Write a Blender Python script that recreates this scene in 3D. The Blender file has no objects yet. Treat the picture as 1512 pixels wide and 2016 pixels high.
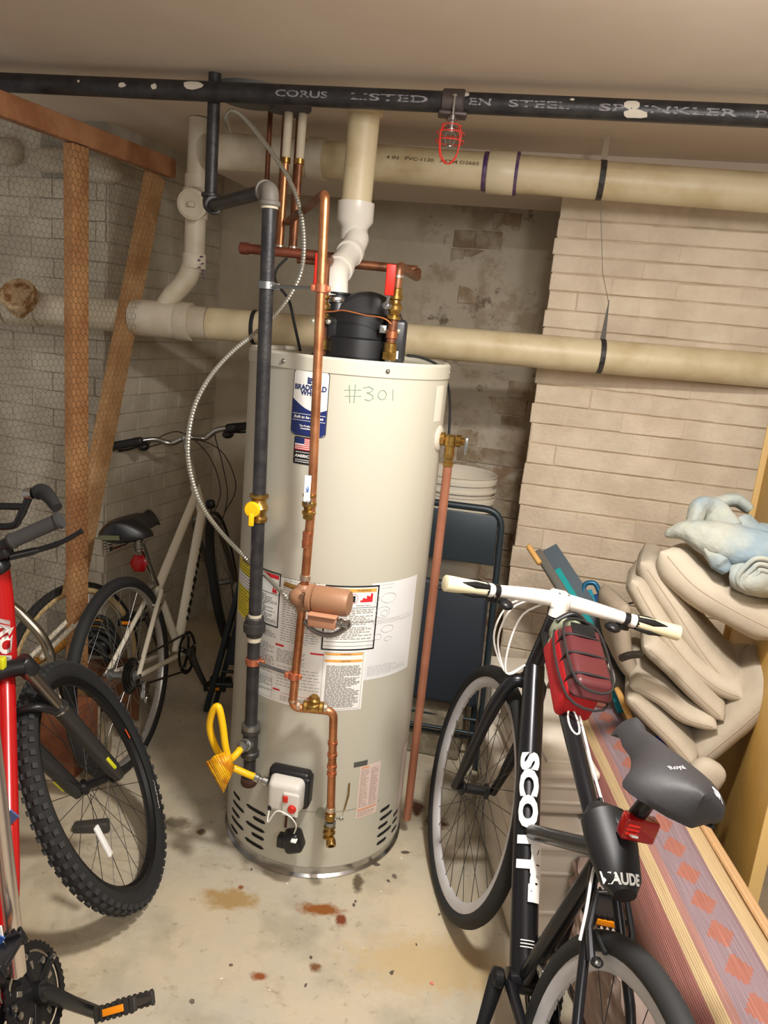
import bpy, bmesh, math, random
from math import sin, cos, pi, radians, sqrt, atan2
from mathutils import Vector as V, Matrix, noise
random.seed(7)
S = bpy.context.scene
COL = S.collection

# ------------------------------------------------------------------ camera
W_, H_, F_ = 1512.0, 2016.0, 1514.0
TH, RL, CZ = radians(13.68), radians(5.452), 1.566
fw = V((0, cos(TH), -sin(TH))); up0 = V((0, sin(TH), cos(TH))); rt0 = V((1, 0, 0))
ex = cos(RL)*rt0 + sin(RL)*up0
ey = sin(RL)*rt0 - cos(RL)*up0
CP = V((0, 0, CZ))
cd = bpy.data.cameras.new('camera'); cam = bpy.data.objects.new('camera', cd); COL.objects.link(cam)
cd.sensor_fit = 'VERTICAL'; cd.sensor_height = 36.0; cd.lens = F_/H_*36.0
cam.matrix_world = Matrix.Translation(CP) @ Matrix((ex, -ey, -fw)).transposed().to_4x4()
cd.clip_start = .02
S.camera = cam

# ------------------------------------------------------------------ world, lamp, exposure
S.view_settings.view_transform = 'Standard'; S.view_settings.look = 'None'
S.view_settings.gamma = 1.0; S.view_settings.use_curve_mapping = False
S.view_settings.exposure = .68
w = bpy.data.worlds.new('dim_cellar'); S.world = w; w.use_nodes = True
w.node_tree.nodes['Background'].inputs[0].default_value = (1.0, .955, .91, 1)
w.node_tree.nodes['Background'].inputs[1].default_value = .23
def lamp(name, loc, energy, size, col, rot=(0, 0, 0)):
    l = bpy.data.lights.new(name, 'AREA'); l.shape = 'DISK'; l.size = size; l.energy = energy; l.color = col
    o = bpy.data.objects.new(name, l); o.location = loc; o.rotation_euler = rot; COL.objects.link(o); return o
lamp('ceiling_lamp_light', (.32, 1.10, 2.15), 23, .18, (1.0, .96, .915))
lamp('fill_light_behind', (.45, -.75, 2.10), 20, .9, (1.0, .965, .92), (radians(38), 0, radians(8)))  # unseen fill disk added behind the camera to even out the light
pl = bpy.data.lights.new('ceiling_fill_light', 'POINT'); pl.energy = 12.0; pl.color = (1.0, .96, .92); pl.shadow_soft_size = .08  # extra point light added out of view to brighten the ceiling
po = bpy.data.objects.new('ceiling_fill_light', pl); po.location = (.60, .92, 1.97); COL.objects.link(po)

# ------------------------------------------------------------------ pixel readings of the photograph -> points
def ray(x, y): return fw + ex*((x-W_/2)/F_) + ey*((y-H_/2)/F_)
def A(x, y, Y): r = ray(x, y); return CP + r*(Y/r.y)
def Zp(x, y, z): r = ray(x, y); return CP + r*((z-CZ)/r.z)
def PL(x, y, p, n): r = ray(x, y); return CP + r*((V(p)-CP).dot(n)/r.dot(n))
TC, TR, THT = V((-.133, 2.178, 0)), .276, 1.46
def TK(x, y, R=TR):
    r = ray(x, y); a = r.x*r.x+r.y*r.y; d = CP-TC; b = 2*(r.x*d.x+r.y*d.y); c = d.x*d.x+d.y*d.y-R*R
    D = b*b-4*a*c
    t = (-b-sqrt(max(D, 0)))/(2*a); p = CP+r*t
    return atan2(p.x-TC.x, -(p.y-TC.y))*TR, p.z          # (arc length u, height v)
def TP(u, v, e=0.0):
    a = u/TR; return V((TC.x+(TR+e)*sin(a), TC.y-(TR+e)*cos(a), v))

# ------------------------------------------------------------------ materials
def lin(c): return tuple(((x/255)/12.92 if x/255 <= .04045 else ((x/255+.055)/1.055)**2.4) for x in c)
MATS = {}
def mat(name, rgb, rough=.6, metal=0, var=None, vs=6.0, bump=0, bs=40.0, coat=0, emit=0, alpha=1, rnd=0, lo=.4, hi=.62, spec=None, detail=6):
    if name in MATS: return MATS[name]
    m = bpy.data.materials.new(name); m.use_nodes = True; N = m.node_tree.nodes; L = m.node_tree.links
    b = N['Principled BSDF']; c = (*lin(rgb), 1)
    b.inputs['Base Color'].default_value = c; b.inputs['Roughness'].default_value = rough; b.inputs['Metallic'].default_value = metal
    if spec is not None: b.inputs['Specular IOR Level'].default_value = spec
    if coat: b.inputs['Coat Weight'].default_value = coat
    tc = N.new('ShaderNodeNewGeometry'); col = None
    if var:
        n = N.new('ShaderNodeTexNoise'); n.inputs['Scale'].default_value = vs; n.inputs['Detail'].default_value = detail; n.inputs['Roughness'].default_value = .6
        L.new(tc.outputs['Position'], n.inputs['Vector'])
        r = N.new('ShaderNodeValToRGB'); r.color_ramp.elements[0].position = lo; r.color_ramp.elements[1].position = hi
        r.color_ramp.elements[0].color = (*lin(var), 1); r.color_ramp.elements[1].color = c
        L.new(n.outputs['Fac'], r.inputs[0]); col = r.outputs[0]
        L.new(col, b.inputs['Base Color'])
    if rnd:
        oi = N.new('ShaderNodeObjectInfo'); h = N.new('ShaderNodeHueSaturation')
        mr = N.new('ShaderNodeMapRange'); mr.inputs[3].default_value = 1-rnd; mr.inputs[4].default_value = 1+rnd
        L.new(oi.outputs['Random'], mr.inputs[0]); L.new(mr.outputs[0], h.inputs['Value'])
        if col: L.new(col, h.inputs['Color'])
        else: h.inputs['Color'].default_value = c
        L.new(h.outputs[0], b.inputs['Base Color'])
    if bump:
        n2 = N.new('ShaderNodeTexNoise'); n2.inputs['Scale'].default_value = bs; n2.inputs['Detail'].default_value = 8
        L.new(tc.outputs['Position'], n2.inputs['Vector'])
        bp = N.new('ShaderNodeBump'); bp.inputs['Strength'].default_value = bump; bp.inputs['Distance'].default_value = .01
        L.new(n2.outputs['Fac'], bp.inputs['Height']); L.new(bp.outputs[0], b.inputs['Normal'])
    if alpha < 1: b.inputs['Alpha'].default_value = alpha
    MATS[name] = m; return m

# ------------------------------------------------------------------ mesh builder
WPOS = {}
def perp(t):
    a = V((0, 0, 1)) if abs(t.z) < .9 else V((1, 0, 0)); u = t.cross(a).normalized(); return u, t.cross(u).normalized()
class MB:
    def __init__(s, T=None): s.v = []; s.f = []; s.m = []; s.T = T; s.mi = 0
    def pv(s, p):
        s.v.append(s.T @ V(p) if s.T is not None else V(p)); return len(s.v)-1
    def face(s, ids): s.f.append(tuple(ids)); s.m.append(s.mi)
    def loft(s, rings, close=True, cap=True):
        ids = [[s.pv(p) for p in r] for r in rings]; n = len(ids[0])
        for a, b in zip(ids, ids[1:]):
            for i in range(n if close else n-1):
                j = (i+1) % n; s.face((a[i], a[j], b[j], b[i]))
        if cap and close: s.face(ids[0][::-1]); s.face(ids[-1])
        return ids
    def tube(s, pts, r, n=10, cap=True, closed=False, sq=1.0):
        pts = [V(p) for p in pts]; k = len(pts)
        if not hasattr(r, '__len__'): r = [r]*k
        ts = []
        for i in range(k):
            a = pts[(i-1) % k] if (closed or i > 0) else pts[i]; b = pts[(i+1) % k] if (closed or i < k-1) else pts[i]
            ts.append((b-a).normalized() if (b-a).length > 1e-9 else V((0, 0, 1)))
        u, _ = perp(ts[0]); rings = []
        for i in range(k):
            u = (u-ts[i]*u.dot(ts[i])); u = u.normalized() if u.length > 1e-6 else perp(ts[i])[0]
            w2 = ts[i].cross(u)
            rings.append([pts[i]+(u*cos(2*pi*j/n)+w2*sin(2*pi*j/n)*sq)*r[i] for j in range(n)])
        if closed:
            ids = [[s.pv(p) for p in g] for g in rings]
            for i in range(k):
                a, b = ids[i], ids[(i+1) % k]
                for j in range(n): s.face((a[j], a[(j+1) % n], b[(j+1) % n], b[j]))
        else: s.loft(rings, True, cap)
        return s
    def cyl(s, a, b, r, r2=None, n=16): return s.tube([a, b], [r, r if r2 is None else r2], n)
    def lathe(s, o, ax, prof, n=24, cap=True):           # prof: (radius, distance along axis)
        o = V(o); ax = V(ax).normalized(); u, w2 = perp(ax)
        s.loft([[o+ax*h+(u*cos(2*pi*j/n)+w2*sin(2*pi*j/n))*max(r, 1e-5) for j in range(n)] for r, h in prof], True, cap); return s
    def box(s, c, size, M=None, bev=0.0, taper=1.0):
        c = V(c); M = M or Matrix.Identity(3); x, y, z = [k/2 for k in size]
        if bev <= 0:
            p = [s.pv(c+M @ V((sx*x*(taper if sz > 0 else 1), sy*y*(taper if sz > 0 else 1), sz*z))) for sz in (-1, 1) for sx, sy in ((-1, -1), (1, -1), (1, 1), (-1, 1))]
            for q in ((3, 2, 1, 0), (4, 5, 6, 7), (0, 1, 5, 4), (1, 2, 6, 5), (2, 3, 7, 6), (3, 0, 4, 7)): s.face([p[i] for i in q])
            return s
        b = min(bev, x*.95, y*.95, z*.95); rings = []
        def rr(hx, hy, r, zz, k):
            o = []
            for cx, cy, a0 in ((1, -1, -90), (1, 1, 0), (-1, 1, 90), (-1, -1, 180)):
                for i in range(4):
                    a = radians(a0+30*i); o.append(c+M @ V((cx*(hx-b)*1.0+r*cos(a), cy*(hy-b)+r*sin(a), zz)) if False else c+M @ V(((cx*(x-b)+r*cos(a))*k, (cy*(y-b)+r*sin(a))*k, zz)))
            return o
        for i in range(4):
            a = radians(90-30*i); rings.append(rr(x, y, b*cos(a) if i else 1e-4, -z+b-b*sin(a), 1))
        for i in range(4):
            a = radians(30*i); rings.append(rr(x, y, max(b*cos(a), 1e-4), z-b+b*sin(a), taper))
        s.loft(rings); return s
    def prism(s, poly, M, th):                         # poly in local xy, extruded along local z, M 4x4
        a = [M @ V((p[0], p[1], 0)) for p in poly]; b = [M @ V((p[0], p[1], th)) for p in poly]
        s.loft([a, b]); return s
    def ell(s, c, r, M=None, n=14, m=8, pw=1.0):
        c = V(c); M = M or Matrix.Identity(3); rings = []
        for i in range(m+1):
            a = -pi/2+pi*i/m; cz, sz = cos(a), sin(a)
            f = lambda t: math.copysign(abs(t)**pw, t)
            rings.append([c+M @ V((r[0]*max(f(cz), 1e-3)*f(cos(2*pi*j/n)), r[1]*max(f(cz), 1e-3)*f(sin(2*pi*j/n)), r[2]*f(sz))) for j in range(n)])
        s.loft(rings); return s
    def build(s, name, m, parent=None, sharp=38, smooth=True, wn=0):
        if not s.v: return None
        me = bpy.data.meshes.new(name)
        lo = V([min(p[i] for p in s.v) for i in range(3)]); hi = V([max(p[i] for p in s.v) for i in range(3)]); c = (lo+hi)/2
        me.from_pydata([p-c for p in s.v], [], s.f)
        for k in (m if isinstance(m, (list, tuple)) else [m]): me.materials.append(k)
        for p, i in zip(me.polygons, s.m): p.material_index = i
        bm = bmesh.new(); bm.from_mesh(me); bmesh.ops.recalc_face_normals(bm, faces=bm.faces); bm.to_mesh(me); bm.free()
        if smooth:
            me.polygons.foreach_set('use_smooth', [True]*len(me.polygons)); me.set_sharp_from_angle(angle=radians(sharp))
        o = bpy.data.objects.new(name, me); COL.objects.link(o); WPOS[o.name] = c
        if parent: o.parent = parent; o.location = c-WPOS[parent.name]
        else: o.location = c
        return o
def tag(o, label=None, cat=None, group=None, kind=None):
    if label: o['label'] = label
    if cat: o['category'] = cat
    if group: o['group'] = group
    if kind: o['kind'] = kind
    return o
def thing(name, loc, label, cat, group=None):
    o = bpy.data.objects.new(name, None); o.empty_display_size = .05; COL.objects.link(o); o.location = loc; WPOS[o.name] = V(loc)
    return tag(o, label, cat, group)
def smooth(pts, k=6, closed=False):
    pts = [V(p) for p in pts]; n = len(pts); out = []
    for i in range(n if closed else n-1):
        p0 = pts[(i-1) % n] if (closed or i > 0) else pts[0]; p1 = pts[i]; p2 = pts[(i+1) % n]; p3 = pts[(i+2) % n] if (closed or i < n-2) else pts[-1]
        for j in range(k):
            t = j/k; out.append(.5*((2*p1)+(p2-p0)*t+(2*p0-5*p1+4*p2-p3)*t*t+(3*p1-p0-3*p2+p3)*t**3))
    if not closed: out.append(pts[-1])
    return out
def fillet(pts, r, k=6):
    pts = [V(p) for p in pts]; out = [pts[0]]
    for a, b, c in zip(pts, pts[1:], pts[2:]):
        d1 = (a-b); d2 = (c-b); q = min(r, d1.length*.48, d2.length*.48); p = b+d1.normalized()*q; e = b+d2.normalized()*q
        for j in range(k+1):
            t = j/k; out.append(p*(1-t)**2+b*2*t*(1-t)+e*t*t)
    out.append(pts[-1]); return out
def text_tris(body, size, bold=0.0, shear=0.0):
    cu = bpy.data.curves.new('t', 'FONT'); cu.body = body; cu.size = size; cu.align_x = 'CENTER'; cu.align_y = 'CENTER'; cu.offset = bold; cu.shear = shear; cu.resolution_u = 3
    o = bpy.data.objects.new('t', cu); COL.objects.link(o); dg = bpy.context.evaluated_depsgraph_get(); dg.update()
    me = bpy.data.meshes.new_from_object(o.evaluated_get(dg)); vs = [v.co.copy() for v in me.vertices]; fs = [tuple(p.vertices) for p in me.polygons]
    bpy.data.objects.remove(o); bpy.data.meshes.remove(me); bpy.data.curves.remove(cu); return vs, fs
def add_text(mb, body, size, fn, bold=0.0, width=None, shear=0.0):     # fn(x, y) -> world point
    vs, fs = text_tris(body, size, bold, shear)
    if width:
        x0 = min(v.x for v in vs); x1 = max(v.x for v in vs); k = width/(x1-x0); mid = (x0+x1)/2
        for v in vs: v.x = (v.x-mid)*k
    ids = [mb.pv(fn(v.x, v.y)) for v in vs]
    for f in fs: mb.face([ids[i] for i in f])
def frame3(x, y=None, z=None):
    x = V(x).normalized(); z = V(z) if z is not None else V((0, 0, 1)); y = z.cross(x).normalized(); z = x.cross(y); return Matrix((x, y, z)).transposed()

def conform_text(mb, o, body, size, c, right, up, bold=0.0, width=None, e=.0012):      # drapes lettering onto a built surface
    right = V(right).normalized(); up = V(up).normalized(); n = right.cross(up).normalized(); w0 = WPOS[o.name]
    def f(x, y):
        p = V(c)+right*x+up*y-w0; hit, loc, nn, _ = o.ray_cast(p+n*.06, -n, distance=.2)
        return (loc if hit else p)+w0+n*e
    add_text(mb, body, size, f, bold, width)
# shared colours
M_white_brick = mat('painted_brick_cream', (232, 216, 192), .75, var=(214, 196, 172), vs=5, bump=.35, bs=70, rnd=.05)
M_white_joint = mat('painted_joint', (214, 196, 170), .85, var=(190, 170, 142), vs=9, bump=.4, bs=60)
M_grey_joint = mat('painted_joint_grey', (208, 200, 184), .85, var=(190, 182, 166), vs=9, bump=.4, bs=60)
M_grey_brick = mat('painted_brick_grey', (205, 196, 178), .8, var=(186, 176, 158), vs=5, bump=.4, bs=60, rnd=.05)
M_plaster = mat('rough_plaster', (198, 186, 164), .85, var=(150, 138, 116), vs=3.2, bump=.6, bs=26, lo=.36, hi=.56)
M_pvc = mat('yellowed_plastic_pipe', (218, 202, 166), .45, var=(200, 180, 138), vs=7, lo=.34, hi=.55)
M_pvcw = mat('white_plastic_pipe', (226, 220, 208), .3)
M_pvcp = mat('painted_plastic_pipe', (214, 204, 184), .5, var=(196, 184, 160), vs=8)
M_iron = mat('black_iron', (44, 43, 46), .42, .3, var=(62, 60, 60), vs=22, bump=.1, bs=120)
M_zinc = mat('zinc_fitting', (150, 152, 152), .35, .9)
M_steel = mat('bright_steel', (190, 190, 188), .22, 1)
M_copper = mat('copper', (214, 148, 104), .36, .85, var=(172, 112, 74), vs=16)
M_copper_old = mat('old_copper', (150, 98, 68), .45, .6, var=(112, 72, 50), vs=18)
M_brass = mat('brass', (196, 158, 88), .3, .95, var=(150, 116, 60), vs=30)
M_black = mat('black_plastic', (24, 24, 26), .38)
M_rubber = mat('black_rubber', (34, 34, 34), .75)
M_red = mat('red_plastic', (200, 38, 24), .4)
M_yel = mat('yellow_coating', (250, 196, 10), .45)
M_whitep = mat('white_print', (244, 243, 238), .5)
M_blackp = mat('black_print', (22, 22, 24), .6)
M_greyp = mat('grey_print', (140, 136, 130), .7)
M_redp = mat('red_print', (214, 40, 48), .6)
M_orp = mat('orange_print', (240, 172, 84), .6)

# ------------------------------------------------------------------ structure
def pdir(a): return V((cos(radians(a)), -sin(radians(a)), 0))
CEIL = 2.19
# planes: (point, rightward direction)
PIER_P, PIER_D = V((.5, 2.90, 0)), pdir(11.3)
BAY_P, BAY_D = V((.3, 3.53, 0)), pdir(15)
SIDE_P, SIDE_D = V((-1.145, 3.05, 0)), V((.30, .954, 0)).normalized()
LEFT_D = V((.954, -.30, 0)).normalized()
def nrm(d): return V((-d.y, d.x, 0)) if (V((-d.y, d.x, 0)).y < 0) else V((d.y, -d.x, 0))

M_floor = bpy.data.materials.new('worn_concrete_floor'); M_floor.use_nodes = True
def floor_mat():
    N = M_floor.node_tree.nodes; L = M_floor.node_tree.links; b = N['Principled BSDF']; b.inputs['Roughness'].default_value = .55
    g = N.new('ShaderNodeNewGeometry')
    def noi(sc, det=6, dist=0.0):
        n = N.new('ShaderNodeTexNoise'); n.inputs['Scale'].default_value = sc; n.inputs['Detail'].default_value = det; n.inputs['Roughness'].default_value = .65
        n.inputs['Distortion'].default_value = dist; L.new(g.outputs['Position'], n.inputs['Vector']); return n.outputs['Fac']
    def ramp(f, a, bb, c0, c1):
        r = N.new('ShaderNodeValToRGB'); e = r.color_ramp.elements; e[0].position = a; e[1].position = bb; e[0].color = c0; e[1].color = c1; L.new(f, r.inputs[0]); return r.outputs[0]
    def mix(f, a, c):
        m = N.new('ShaderNodeMix'); m.data_type = 'RGBA'; L.new(f, m.inputs['Factor'])
        if isinstance(a, tuple): m.inputs['A'].default_value = a
        else: L.new(a, m.inputs['A'])
        m.inputs['B'].default_value = (*lin(c), 1); return m.outputs['Result']
    K0 = (0, 0, 0, 1); K1 = (1, 1, 1, 1)
    col = ramp(noi(1.6), .38, .62, (*lin((186, 178, 160)), 1), (*lin((202, 186, 156)), 1))
    col = mix(ramp(noi(4, 9), .50, .68, K0, (.75, .75, .75, 1)), col, (158, 148, 126))
    col = mix(ramp(noi(9, 10, .6), .62, .72, K0, (.55, .55, .55, 1)), col, (118, 98, 68))
    col = mix(ramp(noi(30, 8), .60, .72, K0, (.5, .5, .5, 1)), col, (96, 76, 50))
    col = mix(ramp(noi(60, 4), .70, .76, K0, (.8, .8, .8, 1)), col, (226, 220, 208))
    def spot(p, rx, ry, col, c, sc=30, am=1.6, rot=0.0):
        mp = N.new('ShaderNodeMapping'); mp.vector_type = 'TEXTURE'; mp.inputs['Location'].default_value = p; mp.inputs['Rotation'].default_value = (0, 0, rot); mp.inputs['Scale'].default_value = (rx, ry, 1)
        L.new(g.outputs['Position'], mp.inputs[0]); ln = N.new('ShaderNodeVectorMath'); ln.operation = 'LENGTH'; L.new(mp.outputs[0], ln.inputs[0])
        a = N.new('ShaderNodeMath'); a.operation = 'MULTIPLY_ADD'; L.new(noi(sc, 8), a.inputs[0]); a.inputs[1].default_value = am; L.new(ln.outputs['Value'], a.inputs[2])
        a2 = N.new('ShaderNodeMath'); a2.operation = 'MULTIPLY_ADD'; L.new(a.outputs[0], a2.inputs[0]); a2.inputs[1].default_value = .25; a2.inputs[2].default_value = .25*(-am*.5)+.2
        return mix(ramp(a2.outputs[0], .2+.25*.45, .2+.25*.95, K1, K0), col, c)
    for (x, y), rx, ry, c in (((630, 1790), .085, .03, (140, 82, 28)), ((672, 1812), .02, .03, (120, 58, 24)), ((512, 1922), .028, .018, (140, 76, 36)), ((475, 1747), .012, .012, (140, 84, 40)),
                              ((620, 1905), .02, .02, (120, 80, 46)), ((395, 1638), .02, .02, (92, 78, 42)), ((705, 1740), .02, .05, (96, 84, 64)), ((450, 1770), .10, .05, (170, 140, 92)), ((860, 1620), .05, .05, (80, 46, 28)), ((820, 1590), .03, .06, (84, 52, 34)),
                              ((850, 1900), .26, .12, (192, 170, 130)), ((350, 1620), .06, .04, (120, 108, 88))):
        p = Zp(x, y, 0); col = spot((p.x, p.y, 0), rx, ry, col, c)
    L.new(col, b.inputs['Base Color'])
    bp = N.new('ShaderNodeBump'); bp.inputs['Strength'].default_value = .25; bp.inputs['Distance'].default_value = .01; L.new(noi(22, 10), bp.inputs['Height']); L.new(bp.outputs[0], b.inputs['Normal'])
floor_mat()
mb = MB(); mb.box((.1, 1.4, -.05), (5.6, 6.4, .1)); tag(mb.build('floor', M_floor, smooth=False), kind='structure')
M_ceil = mat('painted_ceiling', (222, 208, 192), .8, var=(214, 198, 182), vs=1.4, bump=.08, bs=18)
mb = MB(); mb.box((.1, 1.4, CEIL+.05), (5.6, 6.4, .1)); tag(mb.build('ceiling', M_ceil, smooth=False), kind='structure')

# one brick mesh, shared
def brick_mesh(name, L, h, d, m, seed):
    r = random.Random(seed); mb = MB(); j = lambda a=.0016: r.uniform(-a, a)
    b = .0028
    f = [V((x*(L/2)+j(), 0+j(.0012), z*(h/2)+j())) for x, z in ((-1, -1), (1, -1), (1, 1), (-1, 1))]
    k = [V((p.x, d, p.z)) for p in f]; n = [V((p.x-math.copysign(b, p.x), p.y-.0022, p.z-math.copysign(b, p.z))) for p in f]
    mb.loft([k, f, n]); me_o = mb.build(name, m, sharp=25, smooth=False); return me_o
def lay_bricks(parent, P, D, courses, s0, s1, L, m, name='brick', jd=.002, z_off=0, proud=.004, skip=None, limit=300, jl=.003, hg=.0026):
    """P origin, D rightward direction, courses [(z0,z1)], s range; each brick an object of its own"""
    N_ = nrm(D); rot = Matrix((D, -N_, V((0, 0, 1)))).transposed().to_euler()
    protos = {}; cnt = 0; rr = random.Random(3)
    for ci, (z0, z1) in enumerate(courses):
        h = z1-z0-hg; off = (ci % 2)*L*.5+rr.uniform(-.01, .01); s = s0-off
        while s < s1:
            a = max(s, s0); b = min(s+L, s1); s += L
            if b-a < .02: continue
            if skip and skip((a+b)/2, (z0+z1)/2): continue
            key = (round((b-a)/.02), round(h/.004), rr.randint(0, 1))
            if key not in protos:
                o = brick_mesh(name, key[0]*.02-jl*.6, h, .03, m, len(protos)); protos[key] = o.data; new = o
            else:
                new = bpy.data.objects.new(name, protos[key]); COL.objects.link(new)
            c = P+D*((a+b)/2)+V((0, 0, (z0+z1)/2))+N_*(proud+rr.uniform(-jd, jd))
            new.rotation_euler = rot; new.rotation_euler.rotate_axis('Y', rr.uniform(-.006, .006))
            new.parent = parent; new.location = c-WPOS[parent.name]; cnt += 1
            # mesh was centred on its bbox: push back by half depth
            new.location += -N_*.0135
            if cnt >= limit: return cnt
    return cnt
def slab(P, D, s0, s1, z0, z1, th, m, name, front=0.0, kind='structure', parent=None):
    N_ = nrm(D); mb = MB(); a = P+D*s0+N_*front; b = P+D*s1+N_*front
    c = (a+b)/2-N_*th/2+V((0, 0, (z0+z1)/2)); mb.box(c, ((b-a).length, th, z1-z0), frame3(D)); o = mb.build(name, m, parent, smooth=False)
    if kind: tag(o, kind=kind)
    return o
# right pier (painted brick chimney breast)
pn = nrm(PIER_D)
ysr = [395, 431, 467, 502, 537, 573, 611, 647, 685, 722, 760, 799, 838, 878, 919, 961, 1004, 1046, 1087, 1129, 1171, 1213, 1256]
zs = [PL(1100, y, PIER_P, pn).z for y in ysr]
while zs[-1] > .06: zs.append(zs[-1]-.0745)
zs[-1] = .004
zs = [zs[0]+.05] + zs if zs[0] < 2.0 else zs
HEAD_Z = PL(1110, 384, PIER_P, pn).z
zs = [HEAD_Z-.003]+[z for z in zs if z < HEAD_Z-.025]
edge_s = (PL(1060, 800, PIER_P, pn)-PIER_P).dot(PIER_D)
edge_s = (V((PL(1055, 800, PIER_P, pn).x, PL(1055, 800, PIER_P, pn).y, 0))-PIER_P).dot(PIER_D)-.012
wr = slab(PIER_P, PIER_D, edge_s+.004, 2.3, 0, CEIL, .62, M_white_joint, 'wall_right', 0)
nb = lay_bricks(wr, PIER_P, PIER_D, [(b, a) for a, b in zip(zs, zs[1:])], edge_s, 1.27, .215, M_white_brick, limit=300, jl=.0018, hg=.0046)
# recessed bay wall with bumpy plaster
def rough_wall():
    N_ = nrm(BAY_D); mb = MB(); nx, nz = 110, 110; s0, s1 = -1.5, .75; ids = []
    for i in range(nx+1):
        row = []
        for k in range(nz+1):
            s = s0+(s1-s0)*i/nx; z = CEIL*k/nz; p = BAY_P+BAY_D*s+V((0, 0, z))
            amp = .006+(.012 if s > -.35 else .0)
            d = noise.noise(p*3.1)*amp+noise.noise(p*9.0)*amp*.55+noise.noise(p*25)*.0025
            if s > -.2: d -= .010*max(0, noise.noise(p*5.3+V((9, 3, 1))))
            row.append(mb.pv(p+N_*d))
        ids.append(row)
    for i in range(nx):
        for k in range(nz): mb.face((ids[i][k], ids[i+1][k], ids[i+1][k+1], ids[i][k+1]))
    return mb
m_bay = bpy.data.materials.new('stained_old_plaster'); m_bay.use_nodes = True
def bay_mat():
    N = m_bay.node_tree.nodes; L = m_bay.node_tree.links; b = N['Principled BSDF']; b.inputs['Roughness'].default_value = .85; g = N.new('ShaderNodeNewGeometry')
    def noi(sc, det=7, off=0):
        n = N.new('ShaderNodeTexNoise'); n.noise_dimensions = '4D'; n.inputs['W'].default_value = off; n.inputs['Scale'].default_value = sc; n.inputs['Detail'].default_value = det; n.inputs['Roughness'].default_value = .65; L.new(g.outputs['Position'], n.inputs['Vector']); return n.outputs['Fac']
    def ramp(f, a, bb, c0, c1):
        r = N.new('ShaderNodeValToRGB'); e = r.color_ramp.elements; e[0].position = a; e[1].position = bb; e[0].color = (*c0, 1); e[1].color = (*c1, 1); L.new(f, r.inputs[0]); return r.outputs[0]
    def mix(f, a, c):
        m = N.new('ShaderNodeMix'); m.data_type = 'RGBA'; L.new(f, m.inputs['Factor']); L.new(a, m.inputs['A']); m.inputs['B'].default_value = (*lin(c), 1); return m.outputs['Result']
    col = ramp(noi(2.5), .4, .62, lin((196, 184, 162)), lin((212, 200, 180)))
    sx = N.new('ShaderNodeSeparateXYZ'); L.new(g.outputs['Position'], sx.inputs[0])
    mx = N.new('ShaderNodeMapRange'); L.new(sx.outputs[0], mx.inputs[0]); mx.inputs[1].default_value = -.05; mx.inputs[2].default_value = .12
    def msk(f):
        m = N.new('ShaderNodeMath'); m.operation = 'MULTIPLY'; L.new(f, m.inputs[0]); L.new(mx.outputs[0], m.inputs[1]); return m.outputs[0]
    k0, k1 = (0, 0, 0), (1, 1, 1)
    col = mix(msk(ramp(noi(7, 8, 3), .53, .62, k0, (.55,)*3)), col, (150, 128, 98))
    col = mix(msk(ramp(noi(11, 9, 5), .58, .66, k0, (.8,)*3)), col, (104, 88, 66))
    mz = N.new('ShaderNodeMapRange'); L.new(sx.outputs[2], mz.inputs[0]); mz.inputs[1].default_value = 1.3; mz.inputs[2].default_value = .9
    q = N.new('ShaderNodeMath'); q.operation = 'MULTIPLY'; L.new(msk(ramp(noi(6, 8, 8), .48, .58, k0, (.8,)*3)), q.inputs[0]); L.new(mz.outputs[0], q.inputs[1])
    col = mix(q.outputs[0], col, (146, 100, 56))
    L.new(col, b.inputs['Base Color'])
    bp = N.new('ShaderNodeBump'); bp.inputs['Strength'].default_value = .6; bp.inputs['Distance'].default_value = .012; L.new(noi(20, 9, 1), bp.inputs['Height']); L.new(bp.outputs[0], b.inputs['Normal'])
bay_mat()
wb = rough_wall().build('wall_back', m_bay, sharp=180); tag(wb, kind='structure')
# exposed bricks peeking through the plaster of the bay
M_expb = mat('flaking_brick', (196, 182, 160), .9, var=(160, 138, 110), vs=12, bump=.6, bs=50, rnd=.08)
def px_s(x, y, P, D): p = PL(x, y, P, nrm(D)); return (V((p.x, p.y, 0))-V((P.x, P.y, 0))).dot(D), p.z
sb0, _ = px_s(895, 900, BAY_P, BAY_D); sb1, zt = px_s(1035, 960, BAY_P, BAY_D)
def sk(s, z): return noise.noise(V((s*5, z*5, 4))) < -.18
lay_bricks(wb, BAY_P, BAY_D, [(z, z+.075) for z in [1.30-.078*i for i in range(16)]], sb0, .42, .2, M_expb, jd=.006, proud=.002, skip=sk, limit=60)
s2, z2 = px_s(900, 400, BAY_P, BAY_D); s3, z3 = px_s(985, 640, BAY_P, BAY_D)
lay_bricks(wb, BAY_P, BAY_D, [(z3+.078*i, z3+.078*i+.075) for i in range(int((z2-z3)/.078))], s2, s3+.05, .11, M_expb, jd=.006, proud=-.001, skip=lambda s, z: noise.noise(V((s*7, z*7, 1))) < -.05, limit=40)
# side wall and left front wall
sl = slab(SIDE_P, SIDE_D, 0, .85, 0, CEIL, .3, M_grey_joint, 'wall_side', -.0)
zc = [.004+.0735*i for i in range(30)]
lay_bricks(sl, SIDE_P, SIDE_D, list(zip(zc, zc[1:])), 0, .82, .205, M_grey_brick, proud=.003, jd=.0018, limit=150)
wl = slab(SIDE_P, LEFT_D, -1.6, 0, 0, CEIL, .3, M_grey_joint, 'wall_left')
lay_bricks(wl, SIDE_P, LEFT_D, list(zip(zc, zc[1:])), -.86, -.002, .205, M_grey_brick, proud=.003, jd=.002, limit=200, skip=lambda s, z: z > 2.02 or z < .2)
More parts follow.
